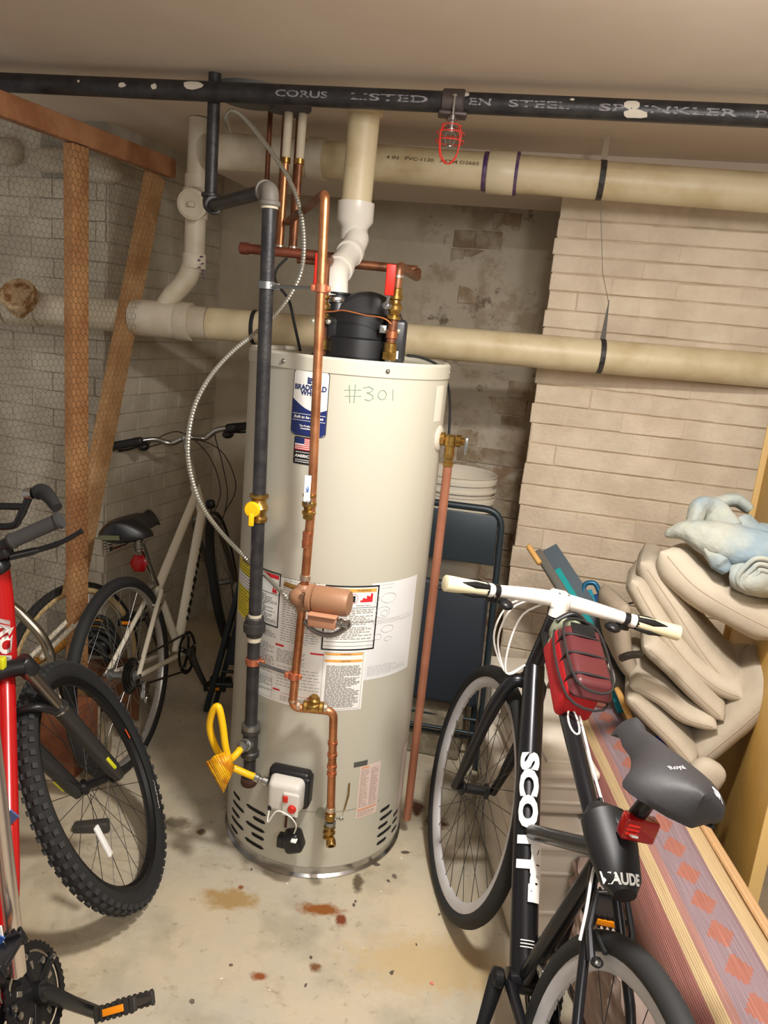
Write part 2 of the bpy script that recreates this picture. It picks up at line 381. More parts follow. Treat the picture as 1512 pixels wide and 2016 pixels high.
# painted field stones on top of the left wall
mbst = []
for (x, y, rx, rz) in ((20, 300, .07, .05), (112, 318, .11, .045), (205, 335, .08, .05), (-60, 300, .08, .05)):
    c = PL(x, y, SIDE_P, nrm(LEFT_D)); mb = MB(); mb.ell(c+nrm(LEFT_D)*.01, (rx, .05, rz), frame3(LEFT_D), 14, 8, .75); mb.build('stone', M_grey_brick, wl)
# header beam over the bay with its ledge (the plaster step under the ceiling)
hd = MB(); pa = PIER_P+PIER_D*-1.27; pb = PIER_P+PIER_D*2.3
c = (pa+pb)/2-pn*.17+V((0, 0, (HEAD_Z+CEIL)/2)); hd.box(c, ((pb-pa).length, .40, CEIL-HEAD_Z-.001), frame3(PIER_D)); hb_o = hd.build('trim_1', M_ceil, smooth=False); tag(hb_o, kind='structure')
ld = MB(); pa = PIER_P+PIER_D*(edge_s-.55); c = (pa+pb)/2+pn*.035+V((0, 0, HEAD_Z+.008)); ld.box(c, ((pb-pa).length, .05, .016), frame3(PIER_D)); tag(ld.build('trim_2', M_plaster, smooth=False), kind='structure')
# ------------------------------------------------------------------ water heater
M_tank = mat('heater_enamel', (194, 190, 174), .32, bump=.01, bs=5)
wh = thing('water_heater', TC, 'tall cream cylindrical gas water heater standing on the stained floor', 'water heater')
def ztank(y): return TK(690, y)[1]
mb = MB(); mb.lathe(TC, (0, 0, 1), [(TR-.012, .03), (TR, .034), (TR, 1.445), (TR-.002, 1.447)], 96, False); jk = mb.build('jacket', M_tank, wh)
mb = MB(); mb.lathe(TC, (0, 0, 1), [(TR+.0005, 1.436), (TR+.003, 1.438), (TR+.003, 1.470), (TR-.003, 1.476), (TR-.012, 1.476), (TR-.016, 1.466), (.001, 1.466)], 96, False); tc_ = mb.build('top_cap', mat('heater_lid', (198, 194, 178), .35), wh)
mb = MB(); mb.lathe(TC, (0, 0, 1), [(TR-.02, .0), (TR+.004, .0), (TR+.004, .004), (TR-.004, .01), (TR-.004, .03), (TR+.001, .036), (TR-.02, .036)], 96, False); mb.build('base_ring', M_steel, wh)
for x, y in ((560, 710), (762, 735), (884, 729)):
    u, v = TK(x, y); 
    p = TP(u, 1.454, .003); n = (TP(u, v, 1)-TP(u, v)); mb = MB(); mb.lathe(p, n, [(.006, 0), (.006, .002), (.003, .005), (.0005, .006)], 10); mb.build('screw', M_steel, tc_)
# curved stickers and printing
def patch(mb, u0, v0, u1, v1, e, rad=0.0, cut=None):
    if rad:
        pts = []
        for cx, cy, a0 in ((u1-rad, v1-rad, 0), (u0+rad, v1-rad, 90), (u0+rad, v0+rad, 180), (u1-rad, v0+rad, 270)):
            for i in range(5): a = radians(a0+i*22.5); pts.append((cx+rad*cos(a), cy+rad*sin(a)))
        # fan of vertical strips keeps the curve of the tank
        us = sorted(set([round(p[0], 6) for p in pts])); us2 = []
        for a, b in zip(us, us[1:]):
            k = max(1, int((b-a)/.008)); us2 += [a+(b-a)*i/k for i in range(k)]
        us2.append(us[-1])
        def ext(u):
            dx = max(0, (u0+rad)-u, u-(u1-rad)); h = rad-sqrt(max(rad*rad-dx*dx, 0)); return v0+h, v1-h
        r = [[TP(u, a, e) for a in ext(u)] for u in us2]
    else:
        k = max(1, int(abs(u1-u0)/.008)); r = [[TP(u0+(u1-u0)*i/k, v0, e), TP(u0+(u1-u0)*i/k, v1, e)] for i in range(k+1)]
    for a, b in zip(r, r[1:]):
        ids = [mb.pv(a[0]), mb.pv(b[0]), mb.pv(b[1]), mb.pv(a[1])]; mb.face(ids)
def frame_rect(mb, u0, v0, u1, v1, t, e):
    patch(mb, u0, v0, u1, v0+t, e); patch(mb, u0, v1-t, u1, v1, e); patch(mb, u0, v0+t, u0+t, v1-t, e); patch(mb, u1-t, v0+t, u1, v1-t, e)
def lines(mb, u0, v0, u1, v1, h, gap, e, seed=1, fill=.86):
    r = random.Random(seed); v = v1
    while v-h > v0:
        u = u0; lim = u1-(u1-u0)*(r.random()**3)*.5
        while u < lim-.004:
            k = min(r.uniform(.004, .016), lim-u)
            patch(mb, u, v-h, u+k*fill, v, e); u += k+.0012
        v -= h+gap
def uv(x, y): return TK(x, y)
def ttext(mb, body, size, u, v, e, bold=0, width=None, shear=0): add_text(mb, body, size, lambda x, y: TP(u+x, v+y, e), bold, width, shear)
M_navy = mat('navy_print', (28, 44, 104), .45)
# brand sticker
u0, v1 = uv(581, 733); u1, _ = uv(649, 736); _, v0 = uv(600, 857); v1 = uv(615, 730)[1]
mb = MB(); patch(mb, u0-.002, v0-.002, u1+.002, v1+.002, .0006, .012); st = mb.build('brand_sticker', mat('sticker_edge', (40, 40, 48), .5), wh)
mb = MB(); patch(mb, u0, v0, u1, v1, .0010, .011); mb.build('sticker_face', M_whitep, st)
vm = v0+(v1-v0)*.42; mb = MB(); k = 14
r_ = []
for i in range(k+1):
    t = i/k; u = u0+(u1-u0)*t; lo = v0+max(0, .008-min(t, 1-t)*.09); hi = v0+(v1-v0)*(.56-.22*sin(t*pi*.62)+.07*t*t)
    r_.append((TP(u, lo, .0014), TP(u, hi, .0014)))
for a, b in zip(r_, r_[1:]): mb.face([mb.pv(a[0]), mb.pv(b[0]), mb.pv(b[1]), mb.pv(a[1])])
mb.build('blue_field', M_navy, st)
W1 = u1-u0; um = (u0+u1)/2; Hh = v1-v0
mb = MB(); ttext(mb, 'BRADFORD', .018, um, v1-Hh*.265, .0019, .0006, W1*.92); ttext(mb, 'WHITE', .018, um, v1-Hh*.345, .0019, .0006, W1*.56)
for i in range(3): patch(mb, um-.006, v1-Hh*(.12+.03*i)-.002, um+.007-.003*i, v1-Hh*(.12+.03*i)+.0015, .0019)
patch(mb, um-.008, v1-Hh*.2, um-.005, v1-Hh*.10, .0019); patch(mb, um-.006, v1-Hh*.2, um+.008, v1-Hh*.185, .0019)
mb.build('brand_lettering', M_navy, st)
mb = MB(); ttext(mb, 'Built to be the Best', .0095, um, v0+Hh*.28, .0019, .0003, W1*.86, .2); ttext(mb, 'The Professional', .006, um, v0+Hh*.145, .0019, .0002, W1*.5, .2); ttext(mb, 'Installation', .006, um, v0+Hh*.105, .0019, .0002, W1*.42, .2)
patch(mb, u0+.002, v0+Hh*.325, u1-.002, v0+Hh*.332, .0019); patch(mb, u0+.002, v0+Hh*.225, u1-.002, v0+Hh*.232, .0019); mb.build('slogan_lettering', M_whitep, st)
# flag sticker
fu0 = uv(580, 862)[0]; fu1 = uv(627, 866)[0]; fv1 = uv(604, 861)[1]; fv0 = uv(600, 915)[1]
mb = MB(); patch(mb, fu0, fv0, fu1, fv1, .0006, .004); fs = mb.build('flag_sticker', M_blackp, wh)
fw_, fh = fu1-fu0, fv1-fv0
mb = MB(); patch(mb, fu0+.003, fv0+fh*.52, fu1-.003, fv1-.003, .001); mb.build('flag_white', M_whitep, fs)
mb = MB()
for i in range(7):
    hh = (fh*.48-.003)/13; patch(mb, fu0+.003 if i >= 4 else fu0+.003+fw_*.4, fv1-.003-hh*(2*i+1), fu1-.003, fv1-.003-hh*2*i, .0014)
mb.build('flag_stripe', M_redp, fs)
mb = MB(); patch(mb, fu0+.003, fv0+fh*.75, fu0+.003+fw_*.4, fv1-.003, .0018); mb.build('flag_canton', M_navy, fs)
mb = MB(); ttext(mb, 'AMERICAN', .010, (fu0+fu1)/2, fv0+fh*.30, .0014, .0004, fw_*.9, .2); ttext(mb, 'MANUFACTURED', .004, (fu0+fu1)/2, fv0+fh*.44, .0014, .0001, fw_*.8)
for i in range(2): patch(mb, fu0+.006, fv0+fh*(.08+.07*i), fu1-.006, fv0+fh*(.105+.07*i), .0014)
mb.build('flag_lettering', M_whitep, fs)
# pencil number
M_mark = mat('faded_green_marker', (132, 158, 134), .6)
mk = MB()
def stroke(pts): 
    for (x0, y0), (x1, y1) in zip(pts, pts[1:]):
        a = TK(x0, y0); b = TK(x1, y1); mk.tube([TP(a[0], a[1], .0006), TP(b[0], b[1], .0006)], .0009, 4)
stroke([(688, 758), (689, 793)]); stroke([(700, 757), (697, 793)]); stroke([(678, 768), (711, 768)]); stroke([(679, 780), (711, 780)])
stroke([(715, 764), (726, 761), (735, 766), (730, 772), (722, 773), (733, 778), (735, 785), (726, 789), (718, 786)])
stroke([(752, 768), (746, 772), (744, 781), (750, 787), (758, 785), (761, 776), (757, 769), (752, 768)]); stroke([(774, 766), (773, 789)])
mk.build('marker_number', M_mark, wh)
# pale label high on the right flank
a = uv(858, 760); b = uv(876, 760); v0 = uv(860, 830)[1]
mb = MB(); patch(mb, a[0]+.006, v0, a[0]+.055, a[1], .0006); o = mb.build('side_label', mat('pale_label', (228, 222, 206), .5), wh)
# big instruction sheet
e = .0006
bu0 = uv(500, 1122)[0]; bu1 = uv(733, 1152)[0]; bv1 = uv(733, 1153)[1]; bv0 = uv(725, 1393)[1]
cu1 = uv(821, 1131)[0]; cv1 = uv(780, 1143)[1]; cv0 = uv(780, 1324)[1]
mb = MB(); patch(mb, bu0, bv0, bu1, bv1, e); sh = mb.build('instruction_sheet', M_whitep, wh)
mb = MB(); patch(mb, bu1, cv0, cu1, cv1, e); sh2 = mb.build('diagram_sheet', mat('diagram_paper', (232, 232, 232), .5), wh)
K, G, R_, O = MB(), MB(), MB(), MB(); e = .0011
lu0, lv1 = uv(512, 1121); lu1 = uv(554, 1132)[0]; lv0 = uv(548, 1237)[1]; lv1 = uv(554, 1130)[1]; lu0 = bu0+.002
frame_rect(K, lu0, lv0, lu1, lv1, .0035, e); patch(R_, lu0+.008, lv1-.018, lu1-.006, lv1-.007, e); ttext(K, 'DANGER', .008, (lu0+lu1)/2, lv1-.0125, e+.0005)
patch(K, lu0+.003, lv1-.062, lu1-.003, lv1-.0606, e); lines(G, lu0+.008, lv0+.007, lu1-.007, lv1-.068, .0022, .0026, e, 2)
R_.prism([(0, 0), (.016, 0), (.012, .014), (.008, .008), (.003, .018)], Matrix.Translation(TP(lu1-.026, lv1-.058, .001)) @ frame3(TP(lu1, 1)-TP(lu1-.02, 1)).to_4x4() @ Matrix.Rotation(pi/2, 4, 'X'), .0004)
patch(K, lu0+.012, lv1-.045, lu0+.030, lv1-.026, e)
ru0 = uv(632, 1272)[0]; ru1 = uv(747, 1151)[0]; rv1 = uv(740, 1152)[1]; rv0 = uv(735, 1277)[1]
ru1 = (ru1+uv(736, 1277)[0])/2
frame_rect(K, ru0, rv0, ru1, rv1, .0042, e); patch(O, ru0+.045, rv1-.018, ru1-.008, rv1-.008, e); ttext(K, 'WARNING', .008, (ru0+ru1)/2+.03, rv1-.013, e+.0005)
patch(K, ru0+.004, rv1-.062, ru1-.004, rv1-.0608, e); patch(K, ru0+.02, rv1-.103, ru1-.006, rv1-.1022, e); patch(K, ru0+.004, rv0+.024, ru1-.004, rv0+.025, e); patch(K, ru0+.004, rv0+.012, ru1-.004, rv0+.0128, e)
lines(G, ru0+.012, rv0+.028, ru1-.010, rv1-.066, .0022, .0024, e, 3)
ttext(K, 'Flammable Vapors', .0055, ru1-.042, rv1-.055, e+.0003)
fx_ = ru1-.052
for i, (du, h) in enumerate(((0, .006), (.006, .012), (.012, .010), (.017, .018), (.023, .016), (.028, .024))): patch(R_, fx_+du, rv1-.046, fx_+du+.0065, rv1-.046+h, e)
for i in range(20):
    a = 2*pi*i/20; b = 2*pi*(i+1)/20; R_.tube([TP(fx_-.018+.011*cos(a), rv1-.036+.013*sin(a), e), TP(fx_-.018+.011*cos(b), rv1-.036+.013*sin(b), e)], .0006, 4)
patch(K, fx_-.021, rv1-.046, fx_-.014, rv1-.028, e)
# lower half tables
tv = rv0-.008; su = uv(640, 1290)[0]
patch(R_, lu0, tv-.006+.016, lu0+.05, tv-.001+.016, e); patch(R_, lu1-.004, tv-.004, lu1+.022, tv+.002, e); patch(R_, su-.040, tv-.009, su-.004, tv-.004, e)
lines(G, lu0+.004, rv0+.004, lu1-.004, lv0-.014, .002, .0026, e, 5); lines(G, lu0+.004, tv-.09, lu1-.004, tv-.006, .002, .003, e, 6, .8); lines(G, lu0+.004, bv0+.02, lu1-.004, tv-.104, .0016, .0022, e, 7)
patch(R_, lu1-.004, bv0+.034, lu1+.018, bv0+.039, e); patch(R_, lu1+.022, bv0+.030, su-.035, bv0+.0308, e); patch(R_, su-.040, bv0+.027, su-.004, bv0+.032, e)
lines(G, lu1+.002, tv-.050, su-.050, tv-.012, .0018, .0026, e, 8, .8); lines(G, lu1+.006, bv0+.045, su-.008, tv-.060, .0016, .0075, e, 9, .8); lines(G, lu1+.02, bv0+.006, su-.02, bv0+.022, .0016, .004, e, 10)
lines(G, lu1+.01, rv0+.006, ru0-.008, lv1-.006, .0018, .0050, e, 11, .8)
patch(O, su, tv-.006, bu1-.008, tv, e); patch(O, su, tv-.026, bu1-.008, tv-.019, e); ttext(K, 'WARNING', .006, (su+bu1)/2, tv-.003, e+.0003); ttext(K, 'CAUTION', .006, (su+bu1)/2, tv-.0225, e+.0003)
lines(G, su+.006, bv0+.008, bu1-.010, tv-.036, .0023, .0016, e, 12, .95); frame_rect(G, su-.004, bv0+.004, bu1-.006, tv+.002, .0008, e)
frame_rect(G, lu0, bv0+.006, lu1-.008, tv-.098, .0008, e)
for b_, nm_, m_ in ((K, 'black_print', M_blackp), (G, 'small_print', M_greyp), (R_, 'red_print', M_redp), (O, 'orange_print', M_orp)): b_.build(nm_, m_, sh)['kind'] = 'stuff'
G = MB(); r = random.Random(4)
def wobble(cx, cy, rx, rz): 
    n = 12; G.tube([TP(cx+rx*cos(2*pi*i/n)*(1+.12*r.random()), cy+rz*sin(2*pi*i/n)*(1+.12*r.random()), e) for i in range(n)], .0005, 4, closed=True)
for cx, cy, rx, rz in ((.018, .045, .007, .009), (.055, .045, .022, .014), (.040, .085, .022, .016), (.045, .088, .010, .008), (.060, .135, .020, .010), (.03, .155, .012, .008), (.065, .165, .012, .006)): wobble(bu1+cx, cv1-cy, rx, rz)
lines(G, bu1+.03, cv1-.022, bu1+.07, cv1-.006, .0012, .008, e, 13); lines(G, bu1+.010, cv1-.118, cu1-.012, cv1-.106, .0010, .0026, e, 14); lines(G, bu1+.008, cv0+.008, cu1-.02, cv0+.040, .0009, .003, e, 15)
G.build('line_drawing', mat('pale_grey_print', (176, 172, 170), .7), sh2)
# yellow energy label on the left flank
yu0 = uv(477, 1120)[0]; yu1 = uv(503, 1130)[0]; yv1 = uv(495, 1105)[1]; yv0 = uv(478, 1220)[1]+.01
mb = MB(); patch(mb, yu0-.035, yv0, yu1+.01, yv1, .0006); eg = mb.build('energy_label', mat('yellow_label', (232, 214, 40), .5), wh)
mb = MB(); patch(mb, yu0-.032, yv0+(yv1-yv0)*.5, yu1+.008, yv0+(yv1-yv0)*.72, .001); mb.build('label_panel', M_whitep, eg)
G = MB(); lines(G, yu0-.03, yv0+.01, yu1+.005, yv1-.01, .002, .007, .0014, 20); ttext(G, 'ENERGYGUIDE', .009, (yu0+yu1)/2-.01, yv1-.012, .0014, .0003); G.build('label_print', M_blackp, eg)
# caution label low right, grey plate
cu0 = uv(700, 1608)[0]; cu_1 = uv(750, 1500)[0]; cv1 = uv(730, 1504)[1]; cv0 = uv(720, 1606)[1]
mb = MB(); patch(mb, cu0, cv0, cu_1, cv1, .0006); cl = mb.build('caution_label', mat('pinkish_paper', (226, 206, 196), .5), wh)
G = MB(); um = (cu0+cu_1)/2; lines(G, cu0+.004, cv0+.034, um-.002, cv1-.012, .0016, .0016, .001, 21); lines(G, um+.002, cv0+.034, cu_1-.004, cv1-.012, .0016, .0016, .001, 22); lines(G, cu0+.004, cv0+.004, cu_1-.006, cv0+.022, .0016, .0016, .001, 23); G.build('small_print', mat('brownish_print', (186, 160, 148), .7), cl)
G = MB(); patch(G, cu0+.002, cv0+.025, cu_1-.004, cv0+.029, .001); patch(G, cu0+.004, cv1-.008, um-.006, cv1-.004, .001); G.build('orange_bar', mat('orange_bar', (224, 146, 96), .6), cl)
a = uv(697, 1501); b = uv(723, 1506); mb = MB(); patch(mb, a[0], b[1]+.001, b[0], a[1], .0006); mb.build('rating_plate', mat('dark_plate', (86, 86, 82), .5), wh)
# second label on right flank
a = uv(795, 1470); mb = MB(); patch(mb, a[0]-.004, uv(795, 1560)[1], a[0]+.05, a[1], .0006); mb.build('side_notice', mat('pink_notice', (222, 208, 202), .5), wh)
# door seam + vent slots
sl_ = [((460, 1558), (473, 1575)), ((459, 1576), (481, 1598)), ((457, 1592), (472, 1608)), ((456, 1608), (480, 1631)), ((455, 1624), (468, 1640)),
       ((485, 1584), (524, 1605)), ((498, 1608), (522, 1621)), ((484, 1617), (521, 1638)), ((495, 1641), (520, 1652)), ((482, 1650), (519, 1670)),
       ((748, 1598), (767, 1585)), ((747, 1615), (772, 1594)), ((744, 1631), (763, 1617)), ((742, 1647), (770, 1625)), ((741, 1663), (760, 1648)), ((774, 1607), (783, 1593)), ((772, 1622), (781, 1607)), ((770, 1640), (780, 1622))]
for (x0, y0), (x1, y1) in sl_:
    a, b = uv(x0, y0), uv(x1, y1); v = (a[1]+b[1])/2; h = .0058
    mb = MB(); n = 5; rr = []
    for i in range(9):
        u = a[0]+(b[0]-a[0])*i/8; q = min(1, min(i, 8-i)/1.2+.25); rr.append((TP(u, v-h*q, .0004), TP(u, v+h*q, .0004)))
    for p, q in zip(rr, rr[1:]): mb.face([mb.pv(p[0]), mb.pv(q[0]), mb.pv(q[1]), mb.pv(p[1])])
    mb.build('vent_slot', mat('slot_dark', (18, 17, 16), .9), wh)
a = uv(520, 1608); b = uv(745, 1640); mb = MB(); patch(mb, a[0], a[1]+.052, b[0]-.01, a[1]+.0535, .0006); mb.build('door_seam', mat('seam_grey', (150, 144, 130), .6), wh)
# gas control box low on the front
cu, cv = uv(575, 1540); cpos = TP(cu, cv, .0); nn = (TP(cu, cv, 1)-TP(cu, cv)).normalized(); tt = V((0, 0, 1)).cross(nn).normalized(); Mx = Matrix((tt, V((0, 0, 1)), nn)).transposed()   # local x right, y up, z out
mb = MB(); mb.box(cpos+nn*.018, (.118, .112, .04), Mx, .012); mb.box(cpos+nn*.02+tt*.035, (.055, .09, .045), Mx, .008); gb = mb.build('gas_control', M_black, wh)
mb = MB(); mb.box(cpos+nn*.052-V((0, 0, .004)), (.100, .098, .052), Mx, .016, .93); cc = mb.build('control_cover', mat('grey_white_plastic', (216, 212, 202), .4), gb)
mb = MB(); mb.box(cpos+nn*.080+tt*.024-V((0, 0, .014)), (.046, .068, .010), Mx, .004); mb.build('button_panel', mat('grey_white_plastic', (214, 210, 202), .4), gb)
mb = MB(); mb.box(cpos+nn*.087+tt*.010+V((0, 0, .004)), (.014, .018, .006), Mx, .002); mb.build('rocker_switch', M_red, gb)
mb = MB(); mb.lathe(cpos+nn*.084+tt*.030-V((0, 0, .022)), nn, [(.012, 0), (.012, .005), (.009, .010), (.001, .011)], 14); mb.build('dial', M_red, gb)
mb = MB(); mb.box(cpos+nn*.076-tt*.036-V((0, 0, .040)), (.010, .014, .008), Mx, .002); mb.build('socket', M_black, gb)
# spark module below
q = A(578, 1655, cpos.y-.055); mb = MB(); mb.box(q, (.052, .058, .05), Mx @ Matrix.Rotation(.35, 3, 'Z'), .012); mb.box(q-tt*.03-V((0, 0, .006)), (.03, .034, .03), Mx, .004); jb = mb.build('plug_transformer', M_black, wh)
mb = MB(); q0 = cpos+nn*.078-tt*.036-V((0, 0, .045)); mb.tube(smooth([q0, q0-V((0, .012, .03)), A(545, 1597, q0.y-.02), A(570, 1607, q0.y-.03), A(583, 1625, q0.y-.02), q+V((0, -.01, .028))]), .0022, 6); mb.build('thin_cord', M_whitep, wh)
mb = MB(); mb.tube([cpos+nn*.04+tt*.012-V((0, 0, .05)), A(586, 1635, cpos.y-.03)], .003, 6); mb.tube([cpos+nn*.03+tt*.0-V((0, 0, .05)), A(562, 1628, cpos.y-.02)], .004, 6); mb.build('igniter_wire', mat('brown_wire', (90, 50, 34), .6), wh)
mb = MB(); mb.box(q+V((.004, -.026, .022)), (.016, .006, .022), Mx, .002); mb.build('white_plug', M_whitep, wh)
# small bent wire clip left by the label
a = TP(*uv(687, 1540), .004); b = TP(*uv(676, 1590), .01); mb = MB(); mb.tube([a, TP(*uv(684, 1560), .012), b], .0022, 6); mb.build('door_clip', M_brass, wh)

# power vent blower on top of the heater
bl = thing('blower', (TC.x, TC.y, 1.466), 'black power vent blower sitting on top of the water heater', 'blower')
bc = A(705, 675, 2.13); bc = V((bc.x, 2.14, 1.466))
mb = MB(); mb.lathe((bc.x, bc.y, 1.466), (0, 0, 1), [(.125, 0), (.125, .006), (.112, .010), (.110, .055), (.102, .060), (.102, .115), (.096, .122), (.02, .124)], 40); mb.build('base_drum', M_black, bl)
mb = MB(); fc = A(722, 652, 2.17); mb.lathe(fc+V((0, -.055, 0)), (0, 1, 0), [(.02, 0), (.088, 0), (.100, .006), (.104, .014), (.104, .062), (.098, .072), (.02, .074)], 44); fh_ = mb.build('fan_housing', mat('satin_black', (40, 40, 42), .33), bl)
mb = MB(); mb.lathe(fc+V((0, -.085, -.03)), (0, 1, 0), [(.001, 0), (.045, 0), (.052, .006), (.052, .035)], 30); mb.box(fc+V((-.002, -.078, .022)), (.056, .02, .012), None, .005); mb.build('motor_cover', M_black, bl)
mb = MB(); p = A(778, 672, 2.10); mb.box(p, (.058, .09, .115), None, .012); mb.build('wiring_box', mat('satin_black', (40, 40, 42), .33), bl)
mb = MB(); p = A(655, 655, 2.10); mb.box(p+V((.012, 0, .012)), (.062, .09, .065), None, .014); mb.box(p+V((.02, 0, -.045)), (.05, .08, .05), None, .008); mb.build('side_lug', M_black, bl)
p = A(663, 615, 2.15); mb = MB(); mb.lathe(p-V((0, 0, .03)), (0, 0, 1), [(.040, 0), (.040, .022), (.034, .030), (.034, .075), (.037, .077), (.037, .082), (.03, .083)], 28); cu_ = mb.build('outlet_cuff', M_black, bl)
p2 = A(661, 585, 2.15); mb = MB(); mb.lathe(p2-V((0, 0, .014)), (0, 0, 1), [(.0375, 0), (.0385, .002), (.0385, .012), (.0375, .014)], 28); mb.build('hose_clamp', M_steel, cu_)
for x, y in ((615, 632), (646, 633), (756, 650), (784, 652), (769, 650)):
    mb = MB(); p = A(x, y, 2.03); mb.lathe(p+V((0, .012, 0)), (0, -1, 0), [(.007, 0), (.007, .006), (.0045, .009), (.001, .010)], 10); mb.build('bolt', mat('galvanised', (196, 196, 182), .35, .8), bl)
mb = MB(); p = A(754, 648, 2.035); mb.box(p, (.018, .003, .020), None, .001); mb.build('bracket_plate', M_zinc, bl)
mb = MB(); p = A(780, 699, 2.052); mb.box(p, (.010, .002, .02)); mb.build('sticker', M_whitep, bl)
# bonding wire between the pipes
mb = MB(); mb.tube(smooth([A(x, y, 2.0) for x, y in ((633, 614), (655, 613), (675, 611), (700, 616), (722, 621), (745, 624), (760, 629), (770, 638))]), .0018, 6); tag(mb.build('bonding_wire', mat('bright_copper', (224, 140, 88), .3, .9)), 'thin bare copper wire strung across the front of the black blower', 'wire')
# vent pipe to the ceiling
vt = thing('vent_pipe', A(718, 225, 2.40), 'thick white and yellowed vent pipe rising from the blower to the ceiling', 'pipe')
VY = 2.38; a = A(714, 242, VY); a.z = CEIL; b = A(704, 402, VY); a.x = A(718, 225, VY).x; top = V((a.x, VY, CEIL)); bot = V((a.x-.004, VY, b.z))
mb = MB(); mb.cyl(top, bot, .0445, n=32); mb.build('riser', M_pvc, vt)
mb = MB(); mb.lathe(top, (0, 0, -1), [(.045, 0), (.0525, .0), (.0525, .055), (.050, .058), (.046, .058)], 32); mb.build('ceiling_collar', mat('collar_plastic', (206, 186, 152), .4), vt)
mb = MB(); mb.lathe(bot+V((0, 0, .004)), (0, 0, -1), [(.0455, 0), (.0535, 0), (.0535, .052), (.040, .070), (.039, .105), (.036, .106)], 32); mb.build('reducer', M_pvcw, vt)
e0 = bot-V((0, 0, .10)); pts = [e0, A(703, 470, VY-.02), A(690, 497, VY-.06), A(675, 518, VY-.12), A(662, 540, 2.18), A(660, 562, 2.155), A(660, 584, 2.15)]
mb = MB(); mb.tube(smooth(pts, 7), .0345, 28); mb.build('offset_elbow', M_pvcw, vt)
for i, (x, y, yy) in enumerate(((690, 497, VY-.06), (669, 528, 2.22))):
    mb = MB(); p = A(x, y, yy); d = (A(662, 540, 2.18)-A(690, 497, VY-.06)).normalized(); mb.lathe(p-d*.012, d, [(.035, 0), (.039, .001), (.039, .024), (.035, .025)], 28); mb.build('elbow_socket', M_pvcw, vt)

# ------------------------------------------------------------------ ceiling sprinkler line
spa, spb = A(-60, 164, 2.21), A(1572, 232, 2.21); SZ = 2.135; SR = .0255
# straight, level, y chosen from the photo slope
spa = Zp(-160, 155, SZ); spb = Zp(1620, 234, SZ); spb = spa+(spb-spa)*1.7
sp = thing('sprinkler_pipe', (spa+spb)/2, 'long black steel sprinkler pipe with stencilled white lettering under the ceiling', 'pipe')
mb = MB(); mb.cyl(spa, spb, SR, n=28); mb.build('pipe_run', M_iron, sp)
sd = (spb-spa).normalized(); 
def spp(x, y, ang0, e=.0006):                       # x along pipe (m), y around
    a = ang0+y/SR; o = V((0, -1, 0)); o = (o-sd*o.dot(sd)).normalized(); u_ = V((0, 0, 1)); return spa+sd*x+(o*cos(a)+u_*sin(a))*(SR+e)
def sx_(px, py=195):
    best = 0; r = ray(px, py+px*.045-30); n = V((sd.y, -sd.x, 0)); t = (spa-CP).dot(n)/r.dot(n); return (CP+r*t-spa).dot(sd)
M_sten = mat('faded_stencil', (150, 146, 150), .7, var=(74, 70, 74), vs=110, lo=.36, hi=.52)
for body, x0, x1 in (('CORUS', 548, 650), ('LISTED', 695, 845), ('EN', 925, 968), ('STEEL', 1002, 1120), ('SPRINKLER', 1178, 1448), ('PIPE', 1482, 1560)):
    a, b = sx_(x0), sx_(x1); mb = MB(); add_text(mb, body, .022, lambda x, y: spp((a+b)/2+x, y, -.12), .0004, abs(b-a)); mb.build('stencil_lettering', M_sten, sp)
M_flake = mat('flaked_paint', (214, 204, 190), .8)
def blob(mb, cx, fn, rx, ry, n=11, seed=0):
    r = random.Random(seed); ids = [mb.pv(fn(cx+rx*cos(2*pi*i/n)*r.uniform(.75, 1.1), ry*sin(2*pi*i/n)*r.uniform(.75, 1.1))) for i in range(n)]; c = mb.pv(fn(cx, 0)); 
    for i in range(n): mb.face((c, ids[i], ids[(i+1) % n]))
for i, (x, rx, ry, a0) in enumerate(((387, .030, .012, .35), (312, .009, .008, .0), (250, .012, .007, .0), (165, .004, .004, .2), (1250, .034, .011, -.55), (1240, .020, .012, .2), (1124, .006, .004, .5), (910, .02, .01, .6))):
    mb = MB(); blob(mb, sx_(x), lambda p, y: spp(p, y, a0, .0012), rx, ry, 12, i); mb.build('paint_flake', M_flake, sp)
# saddle with sprinkler head
hx = sx_(893); hc = spa+sd*hx
mb = MB(); mb.lathe(hc-sd*.030, sd, [(SR+.001, 0), (SR+.006, .004), (SR+.006, .056), (SR+.001, .060)], 28); mb.box(hc+V((0, 0, -SR-.004)), (.075, .05, .012), None, .005); sh_ = mb.build('sprinkler_head', mat('dull_cast_iron', (96, 88, 86), .5, .6), sp); sh_['label'] = 'sprinkler head with cast saddle in a red wire guard'
mb = MB(); mb.lathe(hc+V((0, -.032, .012)), (0, 0, -1), [(.003, 0), (.008, .002), (.008, .008), (.004, .009), (.004, .05), (.008, .051), (.008, .058)], 10); mb.build('clamp_bolt', M_steel, sh_)
mb = MB(); h0 = hc-V((0, .0, SR)); mb.lathe(h0, (0, 0, -1), [(.016, 0), (.016, .018), (.011, .020), (.011, .036), (.015, .038), (.015, .046), (.008, .048)], 18); nz = mb.build('nozzle', M_steel, sh_)
mb = MB(); b0 = h0-V((0, 0, .046))
for s in (-1, 1): mb.tube(smooth([b0+V((s*.010, 0, 0)), b0+V((s*.014, 0, -.012)), b0+V((s*.008, 0, -.026)), b0+V((0, 0, -.032))]), .002, 6)
mb.cyl(b0, b0-V((0, 0, .03)), .0018, n=6); mb.build('frame_arm', M_steel, sh_)
mb = MB(); mb.lathe(b0-V((0, 0, .033)), (0, 0, -1), [(.004, 0), (.014, .001), (.014, .003), (.002, .004)], 16); mb.build('deflector', M_steel, sh_)
mb = MB(); g0 = h0-V((0, 0, .030)); R1 = .030
